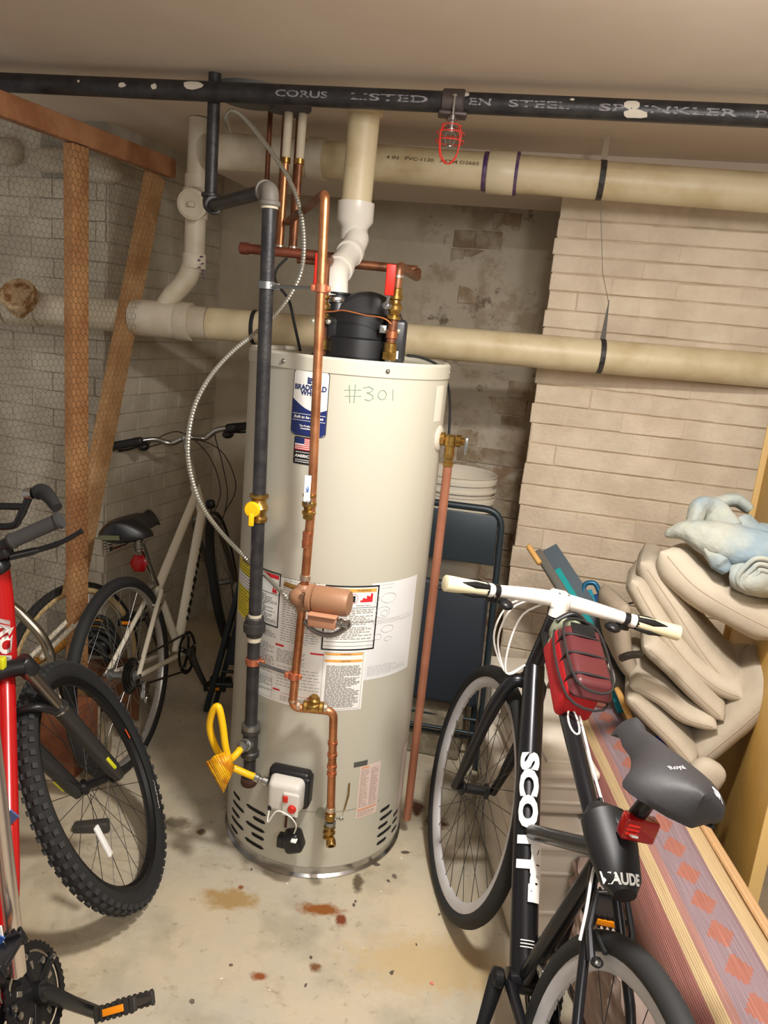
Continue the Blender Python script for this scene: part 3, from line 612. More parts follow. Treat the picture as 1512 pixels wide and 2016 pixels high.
def ringp(z, r, n=24): return [g0+V((r*cos(2*pi*i/n), r*sin(2*pi*i/n), z)) for i in range(n)]
for z, r in ((0, .026), (-.018, .036), (-.038, .037)): mb.tube(ringp(z, r), .0016, 5, closed=True)
for k in range(4):
    a = pi/4+k*pi/2; d = V((cos(a), sin(a), 0)); mb.tube(smooth([g0+d*.026, g0+d*.036-V((0, 0, .018)), g0+d*.037-V((0, 0, .038)), g0+d*.030-V((0, 0, .070)), g0+d*.012-V((0, 0, .088)), g0-V((0, 0, .091))]), .0018, 5)
mb.build('guard_cage', mat('red_wire', (222, 62, 50), .45), sh_)
# ------------------------------------------------------------------ upper and lower drain pipes
upa, upb = A(470, 300, 2.86), A(1600, 392, 2.48)
UR = .060
ua = Zp(600, 311, 2.075); ub_ = Zp(1500, 379, 2.06); ud = (ub_-ua).normalized(); upa = ua-ud*.30; upb = ub_+ud*1.1
up = thing('upper_drain_pipe', (upa+upb)/2, 'yellowed plastic drain pipe running just below the ceiling with purple primer rings', 'pipe')
mb = MB(); mb.cyl(ua-ud*.02, upb, UR*.95, n=36); mb.build('pipe_run', M_pvc, up)
mb = MB(); mb.cyl(upa-ud*.02, ua, UR*.98, n=36); mb.build('painted_run', M_pvcp, up)
def along(px, p=ua, d=ud, py=330):
    n = V((d.y, -d.x, 0)).normalized(); r = ray(px, py); t = (p-CP).dot(n)/r.dot(n); return (CP+r*t-p).dot(d)
def sleeve(o, d, s0, s1, r, name, m, parent): mb = MB(); mb.lathe(o+d*s0, d, [(r-.006, 0), (r-.001, .0005), (r, .002), (r, s1-s0-.002), (r-.001, s1-s0-.0005), (r-.006, s1-s0)], 36); return mb.build(name, m, parent)
sleeve(ua, ud, along(608), along(640), UR+.006, 'coupling', M_pvcp, up)
sleeve(ua, ud, along(962), along(1020), UR+.005, 'coupling', mat('coupling_plastic', (222, 208, 176), .4), up)
M_purple = mat('purple_primer', (72, 40, 96), .5, var=(110, 86, 110), vs=30)
for x0, x1 in ((952, 961), (1015, 1022)): sleeve(ua, ud, along(x0), along(x1), UR+.0056 if x0 > 1000 else UR-.001, 'primer_ring', M_purple, up)
mb = MB()
a, b = along(765), along(945)
def upp(x, y, e=.001):
    a_ = .18+y/UR; o = V((0, -1, 0)); o = (o-ud*o.dot(ud)).normalized(); return ua+ud*x+(o*cos(a_)+V((0, 0, 1))*sin(a_))*(UR*.95+e)
add_text(mb, '4 IN   PVC-1120   ASTM D2665', .015, lambda x, y: upp((a+b)/2+x, y), .0003, abs(b-a)); mb.build('pipe_lettering', mat('brown_stencil', (110, 92, 66), .7), up)['kind'] = 'stuff'
# lower pipe
la, lb = V((-1.62, 2.915, 1.530)), V((1.29, 2.685, 1.530)); ldv = (lb-la).normalized(); LR = .0575
q0 = PL(0, 603, la, V((ldv.y, -ldv.x, 0))); q1 = PL(1500, 728, la, V((ldv.y, -ldv.x, 0))); la = V((la.x, la.y, q0.z)); lb = V((lb.x, lb.y, q1.z)); ldv = (lb-la).normalized()
lo = thing('lower_drain_pipe', (la+lb)/2, 'long yellowed plastic drain pipe crossing behind the water heater at eye height', 'pipe')
def al2(px, py=640): return along(px, la, ldv, py)
e1 = al2(45)
mb = MB(); mb.tube([la+ldv*(al2(410)), lb, lb+PIER_D*.95], LR, 36); mb.build('pipe_run', M_pvc, lo)
mb = MB(); mb.cyl(la+ldv*e1, la+ldv*al2(412), LR, n=36); mb.build('painted_run', M_pvcp, lo)
for x0, x1, rr_ in ((262, 352, .007), (350, 378, .010), (20, 80, .007)): sleeve(la, ldv, al2(x0), al2(x1), LR+rr_, 'coupling', M_pvcp, lo)
sleeve(la, ldv, al2(498), al2(506), LR+.003, 'rubber_band', M_rubber, lo)
# open wye on the left end
q = la+ldv*al2(55); t = A(35, 578, 2.82); mb = MB(); d = (t-q).normalized(); mb.lathe(q, d, [(.060, 0), (.060, (t-q).length-.03), (.064, (t-q).length-.03), (.064, (t-q).length), (.050, (t-q).length), (.050, (t-q).length-.02), (.001, (t-q).length-.02)], 32); mb.build('wye_branch', mat('rusty_plastic', (206, 178, 140), .6, var=(150, 106, 60), vs=26, lo=.42, hi=.54), lo)
q = la+ldv*al2(8); mb = MB(); mb.lathe(q-ldv*.1, ldv, [(.056, 0), (.062, .002), (.066, .10), (.056, .11)], 32); mb.build('end_fitting', M_pvcp, lo)
# riser with cleanout joining the lower pipe
rz = thing('drain_riser', A(385, 500, 2.85), 'painted vertical drain riser with round cleanout plug beside the black gas pipe', 'pipe')
RY = 2.86; pts = [V((A(392, 285, RY).x, RY, CEIL-.003)), A(391, 360, RY), A(390, 440, RY), A(388, 512, RY), A(368, 552, RY), A(335, 585, RY), la+ldv*al2(312)]
pts[1].x = pts[2].x = pts[3].x = pts[0].x-.004
mb = MB(); mb.tube(fillet(pts, .05), .036, 28); mb.build('riser_pipe', M_pvcp, rz)
for y0, y1, rr_ in ((345, 372, .041), (372, 420, .046), (420, 432, .041), (500, 530, .041)):
    a, b = A(390, y0, RY), A(390, y1, RY); a.x = b.x = pts[1].x; mb = MB(); mb.lathe(b, (0, 0, 1), [(rr_-.006, 0), (rr_, .001), (rr_, a.z-b.z-.001), (rr_-.006, a.z-b.z)], 28); mb.build('socket', M_pvcp, rz)
mb = MB(); a = A(390, 398, RY); b = A(378, 402, RY-.11); mb.lathe(a, b-a, [(.040, 0), (.046, .04), (.050, .045), (.050, (b-a).length), (.040, (b-a).length+.004), (.036, (b-a).length+.002), (.001, (b-a).length+.002)], 28); cp = mb.build('cleanout_branch', M_pvcp, rz)
mb = MB(); d = (b-a).normalized(); mb.box(b+d*.010, (.022, .022, .016), frame3(V((1, .1, 0)), z=V((0, 0, 1))), .003); mb.build('plug_nut', M_pvcp, cp)
mb = MB(); r = random.Random(5)
for i in range(7):
    y = 505+i*7; p = A(392+r.randint(-4, 10), y, RY-.042); mb.ell(p, (.006, .003, .0028), None, 8, 4)
mb.build('primer_drip', M_purple, rz)
# hanger straps
def strap(label, px, pipe_o, pipe_d, R0, s, zt, py):
    c = pipe_o+pipe_d*s; n = V((pipe_d.y, -pipe_d.x, 0)).normalized(); n = n if n.y < 0 else -n
    t = thing('hanger_strap', c, label, 'strap', 'pipe hangers')
    mb = MB(); hw = .009; k = 20; r0 = R0+.0015
    for a0 in range(k):
        a, b = 2*pi*a0/k, 2*pi*(a0+1)/k
        q_ = [c+pipe_d*sx+(n*cos(g)+V((0, 0, 1))*sin(g))*(r0) for sx, g in ((-hw, a), (hw, a), (hw, b), (-hw, b))]
        mb.face([mb.pv(p) for p in q_])
    mb.build('strap_band', mat('black_strap', (30, 28, 28), .6, var=(70, 66, 60), vs=40), t)
    return t, c, n
t, c, n = strap('black hanger strap around the upper drain pipe with a drip of white paint', 1187, ua, ud, UR*.95+.001, along(1187), CEIL, 345)
mb = MB(); a = c+n*.0+V((0, 0, UR)); mb.box((c+V((0, 0, (CEIL-c.z+UR)/2))), (.018, .003, CEIL-c.z-UR), frame3(ud)); mb.build('strap_tail', mat('painted_metal', (176, 160, 138), .6), t)
t, c, n = strap('black hanger strap around the lower drain pipe hung on a thin wire', 1182, la, ldv, LR, al2(1182, 700), 2.1, 700)
mb = MB(); k = c+V((0, -.0, LR+.001)); mb.loft([[k+ldv*sx*.009+V((0, sy*.0015, 0)) for sx, sy in ((-1, -1), (1, -1), (1, 1), (-1, 1))], [k+ldv*sx*.001+V((0, sy*.001, .13)) for sx, sy in ((-1, -1), (1, -1), (1, 1), (-1, 1))]]); mb.build('strap_tail', mat('grey_strap', (90, 86, 80), .6), t)
mb = MB(); top_ = ua+ud*along(1192)+V((0, 0, -UR)); mb.tube([k+V((0, 0, .12)), (k+top_)/2+V((.003, 0, 0)), top_], .0012, 5); mb.build('hanging_wire', M_zinc, t)

# ------------------------------------------------------------------ black iron gas pipe
gp = thing('gas_pipe', A(490, 1545, 1.93), 'black iron gas pipe dropping from the ceiling down the left of the heater', 'pipe')
GY = 1.93; g_top = A(422, 210, 2.34); g_top.z = CEIL; g1 = A(414, 396, 2.33); g2 = A(531, 386, GY); gb_ = A(490, 1545, GY)
g2.z = (g1.z+g2.z)/2; g1.z = g2.z; g_top.x = g1.x; g_top.y = g1.y
gx = lambda y: A(0, y, GY).z
GR = .0172
mb = MB(); mb.cyl(g_top, g1, GR, n=20); mb.cyl(g1, g2, GR, n=20); mb.cyl(g2, gb_, GR, n=20); mb.build('pipe', M_iron, gp)
def gpt(y):                                            # point on the drop for a picture row
    lo_, hi_ = 0.0, 1.0
    for _ in range(30):
        m_ = (lo_+hi_)/2; p = g2.lerp(gb_, m_)-CP; yy = H_/2+F_*p.dot(ey)/p.dot(fw)
        if yy < y: lo_ = m_
        else: hi_ = m_
    return g2.lerp(gb_, lo_)
dn = (gb_-g2).normalized()
M_mall = mat('malleable_fitting', (70, 68, 66), .45, .5)
for nm, pts_, m_ in (('elbow', [g1+V((0, 0, .03)), g1, g1+(g2-g1).normalized()*.03], M_iron), ('elbow', [g2-(g2-g1).normalized()*.032, g2, g2+dn*.032], mat('painted_elbow', (112, 106, 98), .6))):
    mb = MB(); pp = fillet(pts_, .022, 8); mb.tube(pp, .0215, 20); a_, b_ = pp[0], pp[-1]; mb.lathe(a_+(a_-pp[1]).normalized()*.004, (pp[1]-a_), [(.024, 0), (.026, .002), (.026, .010), (.022, .012)], 20); mb.lathe(b_+(b_-pp[-2]).normalized()*.004, (pp[-2]-b_), [(.024, 0), (.026, .002), (.026, .010), (.022, .012)], 20); mb.build(nm, m_, gp)
def gsl(y0, y1, r, nm, m_, prof=None):
    a_, b_ = gpt(y0), gpt(y1); L_ = (b_-a_).length; mb = MB(); mb.lathe(a_, b_-a_, prof and [(p*r, q*L_) for p, q in prof] or [(r*.8, 0), (r, .08*L_), (r, .92*L_), (r*.8, L_)], 20); return mb.build(nm, m_, gp)
gsl(404, 412, .021, 'dope_ring', mat('pipe_dope', (196, 186, 164), .7)); 
gv = gsl(972, 1026, .0235, 'gas_valve', M_brass, [(.9, 0), (1.05, .02), (1.05, .12), (.8, .2), (.85, .35), (1.1, .5), (.85, .65), (.8, .8), (1.05, .88), (.95, 1)])
p = gpt(1000)+V((-.012, -.026, 0)); mb = MB(); mb.lathe(p+V((0, .006, 0)), (-.15, -1, 0), [(.020, 0), (.021, .002), (.021, .006), (.018, .010), (.001, .011)], 24); mb.box(p+V((-.001, -.002, -.026)), (.014, .008, .034), None, .003); mb.build('valve_handle', M_yel, gv)
gsl(1208, 1216, .0185, 'dope_ring', mat('pipe_dope', (196, 186, 164), .7)); gsl(1214, 1252, .030, 'union', M_mall, [(.75, 0), (.85, .05), (.85, .3), (1, .34), (1, .72), (.8, .8), (.7, 1)]); gsl(1252, 1262, .0195, 'dope_ring', mat('pipe_dope', (196, 186, 164), .7))
tee = gsl(1432, 1488, .0235, 'tee', M_mall, [(1, 0), (1.1, .02), (1.1, .16), (.9, .2), (.9, .8), (1.1, .84), (1.1, .98), (1, 1)])
gsl(1424, 1436, .0255, 'zinc_collar', M_zinc); gsl(1482, 1490, .022, 'zinc_collar', M_zinc)
gsl(1530, 1562, .0225, 'end_cap', mat('rusty_iron', (80, 52, 42), .7, .3), [(1, 0), (1.05, .1), (1.05, .7), (.9, .95), (.3, 1)])
mb = MB(); tq = gpt(1462); th_ = A(476, 1470, GY-.045); mb.lathe(tq, th_-tq, [(.018, 0), (.018, .03), (.014, .032), (.014, .045), (.017, .047), (.017, .058), (.010, .060)], 12); mb.build('hose_nipple', M_zinc, gp)
# clamps and rods bracing copper to iron
RYp = 1.835
def rod(label, y, ya, yb, x2, m_c):
    a_ = gpt(y); b_ = A(x2, ya, RYp)
    t = thing('standoff_rod', (a_+b_)/2, label, 'pipe clamp')
    mb = MB(); mb.tube([a_, b_], .0045, 8); mb.build('threaded_rod', M_zinc, t)
    mb = MB(); mb.lathe(a_+V((0, 0, .011)), dn, [(GR+.0005, 0), (GR+.004, .001), (GR+.004, .018), (GR+.0005, .019)], 20); mb.box(a_+V((.024, -.004, 0)), (.018, .010, .018), None, .003); mb.build('pipe_ring', m_c, t)
    mb = MB(); mb.lathe(b_+V((0, 0, .010)), (0, 0, -1), [(.012, 0), (.0155, .001), (.0155, .018), (.012, .019)], 18); mb.box(b_+V((-.017, 0, 0)), (.016, .012, .016), None, .003); mb.box(b_+V((.015, -.003, 0)), (.012, .010, .014), None, .003); mb.build('pipe_ring', mat('copper_clamp', (214, 130, 96), .4, .8), t)
rod('zinc standoff rod clamped between black gas pipe and copper near the heater top', 563, 568, 0, 633, M_zinc)
rod('thin lower standoff rod with a copper clamp in front of the instruction sheet', 1302, 1330, 0, 579, mat('copper_clamp', (214, 130, 96), .4, .8))

# yellow gas connector and tag
hp = [th_, A(466, 1484, GY-.07), A(452, 1494, GY-.08), A(444, 1470, GY-.085), A(438, 1425, GY-.08), A(430, 1392, GY-.075), A(419, 1400, GY-.07), A(413, 1432, GY-.06), A(424, 1470, GY-.055), A(446, 1503, GY-.05), A(478, 1520, GY-.05), A(503, 1530, GY-.055)]
hs = thing('gas_hose', hp[4], 'bright yellow coated flexible gas connector looping beside the heater base', 'hose')
mb = MB(); mb.tube(smooth(hp, 7), .0095, 14); mb.build('hose_tube', M_yel, hs)
mb = MB(); d = (hp[-1]-hp[-2]).normalized(); mb.lathe(hp[-1]-d*.004, d, [(.008, 0), (.0125, .002), (.0125, .014), (.008, .016), (.008, .024), (.013, .026), (.013, .040), (.009, .042)], 10); mb.build('flare_nut', M_steel, hs); mb = MB(); mb.lathe(hp[0]+V((0, 0, 0)), hp[1]-hp[0], [(.012, -.008), (.014, -.004), (.014, .010), (.010, .012)], 8); mb.build('flare_nut', M_steel, hs)
tg = MB(); cols = []
for i in range(13):
    t_ = i/12; a_ = A(452-50*t_+4*sin(t_*9), 1474+26*t_, GY-.075-.03*sin(t_*2.6)); b_ = A(462-22*t_, 1512+50*t_, GY-.10-.02*sin(t_*2.6)); cols.append((a_, b_))
for (a_, b_), (c_, d_) in zip(cols, cols[1:]): tg.face([tg.pv(a_), tg.pv(c_), tg.pv(d_), tg.pv(b_)])
tgo = tg.build('warning_tag', mat('yellow_tag', (244, 184, 16), .4, var=(204, 128, 10), vs=40, lo=.4, hi=.55), None, 180); md = tgo.modifiers.new('s', 'SOLIDIFY'); md.thickness = .0006
tag(tgo, 'curled yellow warning tag hanging on the yellow gas hose', 'tag')

# ------------------------------------------------------------------ copper
def cpipe(label, cat, name, paths, r, m, parts=()):
    t = thing(name, V(paths[0][0]), label, cat)
    for i, p in enumerate(paths): mb = MB(); mb.tube(fillet(p, r*2.2), r, 16); mb.build('pipe', m, t)
    return t
def ring_at(parent, p, d, r, L_, nm, m_, prof=None, n=16):
    d = V(d).normalized(); mb = MB(); mb.lathe(V(p)-d*L_/2, d, prof and [(a*r, b*L_) for a, b in prof] or [(r*.85, 0), (r, L_*.08), (r, L_*.92), (r*.85, L_)], n); return mb.build(nm, m_, parent)
VALVE = [(.8, 0), (1.0, .02), (1.0, .14), (.72, .2), (.78, .32), (1.05, .42), (1.05, .58), (.78, .68), (.72, .8), (1.0, .86), (1.0, .98), (.8, 1)]
M_solder = mat('solder', (206, 190, 170), .3, .9)
rl_top = A(640, 383, RYp); rb = A(566, 432, 2.42); rb.z = rl_top.z
c1 = A(614, 985, RYp); c2 = A(601, 1140, RYp); c3 = A(576, 1385, RYp); c4 = A(657, 1400, RYp); c5 = A(651, 1600, RYp+.01)
c3.z = c4.z
rc = thing('recirculation_line', (rl_top+c1)/2, 'bright copper recirculation pipe running down the front of the heater', 'pipe')
pp_ = fillet([rb, rl_top, c1], .018); mb = MB(); mb.tube(pp_[:4], .0112, 18); mb.build('back_pipe', M_copper_old, rc); mb = MB(); mb.tube(pp_[3:], .0112, 18); mb.build('upper_pipe', M_copper, rc)
mb = MB(); mb.tube(fillet([c1, c2], .01), .0112, 18); mb.build('middle_pipe', M_copper, rc)
mb = MB(); mb.tube(fillet([c2, c3, c4, c5], .022), .0112, 18); mb.build('lower_pipe', M_copper, rc)
vlv = ring_at(rc, A(609, 992, RYp), rl_top-c1, .0175, .052, 'ball_valve', M_brass, VALVE)
mb = MB(); hb0 = A(606, 988, RYp-.022); ht_ = A(604, 936, RYp-.030); mb.box((hb0+ht_)/2, (.016, .003, (ht_-hb0).length), frame3(V((1, .1, 0)), z=ht_-hb0), .0012); mb.build('valve_handle', mat('white_lever', (236, 240, 240), .4), vlv)
mb = MB(); mb.lathe(hb0+V((0, .012, 0)), (0, -1, 0), [(.010, 0), (.010, .008), (.006, .012), (.001, .016)], 8); mb.build('handle_nut', M_steel, vlv)
mb = MB(); add_text(mb, 'PEX', .009, lambda x, y: (hb0+ht_)/2+V((y*.0-.0, -.002, 0))+V((y, 0, 0))+V((0, 0, x)), .0004); mb.build('handle_mark', mat('blue_print', (60, 100, 180), .5), vlv)
dc = c2-c1
for y, r_, L_ in ((1050, .0135, .010), (1058, .0128, .022), (1068, .0135, .010), (1075, .0128, .010)): ring_at(rc, A(606.5+(1050-y)*.09, y, RYp), dc, r_, L_, 'coupling', mat('press_copper', (204, 130, 92), .35, .9))
ring_at(rc, A(608, 1015, RYp), dc, .0145, .018, 'brass_adapter', M_brass)
ring_at(rc, c2+V((0, 0, .004)), (0, 0, 1), .0135, .016, 'solder_joint', M_solder)
for y in (1462, 1485, 1508, 1522): ring_at(rc, A(655-(y-1462)*.03, y, RYp+.004), c5-c4, .0135, .011, 'coupling', mat('press_copper', (204, 130, 92), .35, .9))
cvp = A(617, 1391, RYp); cv_ = ring_at(rc, cvp, c4-c3, .0155, .055, 'check_valve', M_brass, [(.8, 0), (1, .05), (1, .2), (.8, .25), (1.05, .4), (1.05, .6), (.8, .75), (1, .8), (1, .95), (.8, 1)])
mb = MB(); mb.lathe(cvp+V((0, 0, .004)), (.05, -.2, 1), [(.013, 0), (.013, .014), (.016, .016), (.016, .022), (.011, .026), (.010, .030)], 8); mb.build('bonnet', M_brass, cv_)
for p_ in ((588, 1389), (641, 1393)): ring_at(rc, A(*p_, RYp), c4-c3, .0132, .010, 'solder_joint', M_solder)
ring_at(rc, c3+V((0, 0, .02)), (0, 0, 1), .0125, .006, 'solder_joint', M_solder)
# drain valve at the bottom
dv = thing('drain_valve', A(650, 1620, RYp+.01), 'brass drain valve with open hose spout at the front base of the heater', 'valve')
ring_at(dv, A(651, 1592, RYp+.01), (0, 0, 1), .0135, .014, 'adapter', M_solder); ring_at(dv, A(650, 1620, RYp+.01), (0, 0, 1), .0155, .012, 'zinc_ring', M_zinc)
ring_at(dv, A(650, 1607, RYp+.01), (0, 0, 1), .0145, .022, 'tee_body', M_brass)
ring_at(dv, A(648, 1638, RYp+.005), (0, .25, 1), .0165, .034, 'valve_body', M_brass, VALVE)
mb = MB(); p = A(651, 1652, RYp-.004); q = A(652, 1666, RYp-.02); mb.lathe(p, q-p, [(.012, 0), (.0135, .003), (.0135, (q-p).length), (.0085, (q-p).length+.0005), (.008, .008), (.0005, .008)], 16); mb.build('spout', M_brass, dv)
mb = MB(); p = A(650, 1607, RYp+.01); mb.tube([p, p+V((.022, -.005, -.001))], .004, 8); mb.ell(p+V((.030, -.006, -.001)), (.007, .003, .006)); mb.build('air_vent', M_steel, dv)
mb = MB(); mb.tube([A(650, 1612, RYp+.01), TP(*uv(632, 1600), -.004)], .016, 14); mb.build('tank_nipple', mat('galvanised', (196, 196, 182), .35, .8), dv)
# pump
M_pump = mat('pump_bronze_paint', (158, 116, 86), .5, .1, bump=.03, bs=80)
pu = thing('circulation_pump', c2, 'tan bronze circulation pump with round motor in front of the warning label', 'pump')
pc = A(597, 1172, RYp); mb = MB(); mb.lathe(pc+V((0, 0, .030)), (0, 0, -1), [(.0145, 0), (.018, .004), (.024, .014), (.030, .024), (.030, .040), (.022, .052), (.016, .064), (.0145, .070)], 22); mb.ell(pc+V((-.006, -.01, -.002)), (.030, .020, .026)); mb.build('volute', M_pump, pu)
md_ = (A(680, 1186, RYp-.04)-A(612, 1176, RYp-.018)).normalized(); m0 = A(606, 1176, RYp-.018)
mb = MB(); mb.lathe(m0, md_, [(.020, 0), (.036, .004), (.036, .014), (.028, .018)], 28); mb.build('flange', M_pump, pu)
mb = MB(); mb.lathe(m0+md_*.016, md_, [(.026, 0), (.0335, .004), (.0345, .012), (.0345, .085), (.030, .094), (.001, .096)], 32); mb.build('motor', M_pump, pu)
for a_ in range(4):
    u_, w_ = perp(md_); an = pi/4+a_*pi/2; p = m0+md_*.002+(u_*cos(an)+w_*sin(an))*.031; ring_at(pu, p, md_, .0055, .018, 'bolt', M_pump, None, 8)
cbx = A(636, 1222, RYp-.055); mb = MB(); mb.box(cbx, (.072, .034, .030), frame3(md_), .004); cb = mb.build('terminal_box', mat('pump_box', (172, 122, 94), .5), pu)
mb = MB(); mb.box(cbx+V((0, -.006, .018)), (.074, .034, .005), frame3(md_), .002); mb.build('box_lid', mat('pump_lid', (194, 142, 110), .5), cb)
mb = MB(); mb.lathe(cbx+md_*.036, md_, [(.010, 0), (.010, .006), (.013, .008), (.013, .014), (.009, .015), (.009, .026), (.012, .027), (.012, .032), (.008, .034)], 12); mb.build('cable_gland', M_steel, pu)
fl = MB(); fl.tube(smooth([cbx+md_*.068, A(675, 1240, RYp-.055), A(655, 1250, RYp-.045), A(630, 1247, RYp-.03), A(612, 1236, RYp-.02), A(600, 1222, RYp-.01)]), .0072, 12); fl.build('cable_whip', M_zinc, pu)
mb = MB(); mb.tube([A(560, 1149, RYp+.02), A(590, 1160, RYp+.01)], .006, 10); mb.build('bleed_stub', M_brass, pu)

# armoured cable from the ceiling to the pump
ac = [(452, 262, 2.36), (446, 232, 2.30), (458, 218, 2.26), (485, 236, 2.24), (535, 300, 2.16), (570, 355, 2.10), (590, 410, 2.06), (598, 470, 2.04), (594, 530, 2.02), (572, 580, 2.02), (540, 622, 2.01), (508, 652, 1.985), (460, 690, 1.92), (415, 740, 1.86), (383, 800, 1.84), (370, 870, 1.83), (375, 930, 1.84), (396, 993, 1.86), (430, 1042, 1.90), (470, 1085, 1.955), (498, 1112, 1.966), (525, 1135, 1.93), (560, 1172, 1.86), (592, 1210, RYp+.008)]
acp = smooth([A(*p) for p in ac], 10)
co = thing('armoured_cable', acp[0], 'thin silver spiral armoured cable curving from the ceiling down to the pump', 'cable')
def rib(pts, r, pitch):
    out = []; L_ = 0; rr_ = []
    tot = sum((b-a).length for a, b in zip(pts, pts[1:])); n = int(tot/(pitch/2)); i = 0; seg = 0; acc = 0
    for k in range(n+1):
        d_ = tot*k/n
        while i < len(pts)-2 and acc+(pts[i+1]-pts[i]).length < d_: acc += (pts[i+1]-pts[i]).length; i += 1
        t_ = (d_-acc)/max((pts[i+1]-pts[i]).length, 1e-9); out.append(pts[i].lerp(pts[i+1], min(t_, 1))); rr_.append(r if k % 2 else r*.80)
    return out, rr_
o_, r_ = rib(acp, .0064, .0078); mb = MB(); mb.tube(o_, r_, 10); mb.build('spiral_armour', mat('galvanised_armour', (190, 188, 176), .32, .85), co, sharp=20)
# ceiling junction box
jbx = thing('junction_box', A(545, 280, 2.45), 'grey metal junction box fixed under the ceiling behind the cable', 'box')
p = A(490, 282, 2.46); mb = MB(); mb.lathe(V((p.x, p.y, CEIL)), (0, 0, -1), [(.11, 0), (.11, .012), (.085, .034), (.02, .036)], 26); mb.build('canopy', mat('slate_paint', (96, 96, 94), .6), jbx)
mb = MB(); p = A(567, 290, 2.44); mb.box(V((p.x, p.y, CEIL-.029)), (.10, .10, .056), Matrix.Rotation(.5, 3, 'Z'), .01); mb.build('box_body', mat('slate_paint_dark', (78, 78, 78), .6), jbx)

# copper manifold behind the vent
M_cd = M_copper_old
mf = thing('copper_manifold', A(560, 500, 2.42), 'dark copper manifold pipe with round capped end behind the gas pipe', 'pipe')
MY = 2.42; ma_, mb_ = A(480, 489, MY), A(640, 506, MY); mb_.z = ma_.z
mb = MB(); mb.tube([ma_, mb_], .0145, 18); mb.build('manifold_tube', mat('dusty_copper', (150, 84, 62), .5, .45, var=(120, 66, 48), vs=14), mf)
ring_at(mf, ma_, mb_-ma_, .0175, .03, 'end_cap', mat('dusty_copper', (150, 84, 62), .5, .45, var=(120, 66, 48), vs=14), [(.4, 0), (.9, .12), (1, .3), (1, 1)])
rm = A(700, 522, MY+.02); re_ = A(822, 532, 2.38); lm = A(585, 512, MY+.02); rm.z = lm.z = re_.z+.004
mb = MB(); mb.tube([lm, V((re_.x, lm.y, re_.z+.004))], .0135, 16); mb.build('cross_tube', M_cd, mf)
# hot outlet with red ball valve on the right
ho = thing('hot_outlet', A(770, 690, 2.05), 'brass and copper hot outlet with red lever valve right of the blower', 'pipe')
HY = 2.03; h0, h1 = A(766, 706, HY), A(786, 524, HY); h0.z = 1.466; hx_ = V((re_.x, MY, re_.z))
mb = MB(); mb.tube(fillet([h0, h1, V((re_.x, (MY+HY)/2+.1, h1.z-.005)), V((re_.x, lm.y, re_.z))], .022), .0125, 18); mb.build('pipe', M_copper_old, ho)
hd_ = h1-h0
def hpnt(y): 
    t_ = (706-y)/(706-524.); return h0.lerp(h1, t_)
ring_at(ho, hpnt(600), hd_, .0185, .06, 'ball_valve', M_brass, VALVE); ring_at(ho, hpnt(676), hd_, .0165, .03, 'brass_adapter', M_brass); ring_at(ho, hpnt(690), hd_, .020, .022, 'hex_nut', M_brass, None, 6); ring_at(ho, hpnt(701), hd_, .014, .02, 'nipple', M_steel)
ring_at(ho, hpnt(650), hd_, .0155, .02, 'coupling', mat('press_copper', (204, 130, 92), .35, .9)); ring_at(ho, hpnt(572), hd_, .0150, .022, 'brass_adapter', M_brass); ring_at(ho, hpnt(543), hd_, .0145, .008, 'solder_joint', M_solder)
ha, hb_ = A(766, 582, HY-.030), A(771, 520, HY-.038); mb = MB(); mb.box((ha+hb_)/2, (.024, .006, (hb_-ha).length), frame3(V((1, .05, 0)), z=hb_-ha), .0028); hl = mb.build('lever', M_red, ho)
mb = MB(); mb.tube([A(760, 602, HY-.02), hpnt(600)], .008, 10); mb.ell(A(760, 602, HY-.024), (.011, .006, .010)); mb.tube([A(760, 602, HY-.028), ha], .004, 8); mb.build('lever_stem', M_zinc, ho)
# cold inlet with red valve on the left
ci = thing('cold_inlet', A(636, 700, 2.06), 'copper cold inlet with red lever valve left of the vent pipe', 'pipe')
k0, k1 = A(632, 700, 2.06), A(640, 520, 2.06); k0.z = 1.466
mb = MB(); mb.tube(fillet([k0, k1, V((k1.x, MY-.002, mb_.z)), mb_], .02), .0125, 16); mb.build('pipe', M_copper_old, ci)
ring_at(ci, k0.lerp(k1, .55), k1-k0, .018, .06, 'ball_valve', M_brass, VALVE); ring_at(ci, k0.lerp(k1, .14), k1-k0, .0165, .03, 'brass_adapter', M_brass)
ha, hb_ = A(625, 572, 2.02), A(627, 498, 2.015); mb = MB(); mb.box((ha+hb_)/2, (.020, .006, (hb_-ha).length), frame3(V((1, .05, 0)), z=hb_-ha), .0028); mb.build('lever', M_red, ci)
# copper drops from ceiling
for i, (x0, y0, x1, y1, yy, lab) in enumerate(((566, 230, 551, 488, 2.43, 'copper drop left of its twin with white painted top under the ceiling'), (600, 248, 577, 500, 2.43, 'copper drop right of its twin with a yellow painted section near the vent'))):
    a_ = A(x0, y0, yy); b_ = A(x1, y1, yy); a_.z = CEIL; a_.x = b_.x+.004; b_.z = ma_.z
    t = thing('copper_drop', a_, lab, 'pipe'); m_ = a_.lerp(b_, .42)
    mb = MB(); mb.cyl(a_, m_, .0125, n=14); mb.build('painted_section', mat('thick_white_paint', (206, 192, 168), .7), t)
    mb = MB(); mb.cyl(m_, b_, .0105, n=14); mb.build('pipe', M_copper_old if i else M_copper, t)
    ring_at(t, m_, (0, 0, 1), .0145, .016, 'coupling', M_brass); ring_at(t, b_.lerp(m_, .06), (0, 0, 1), .013, .010, 'solder_joint', M_solder)
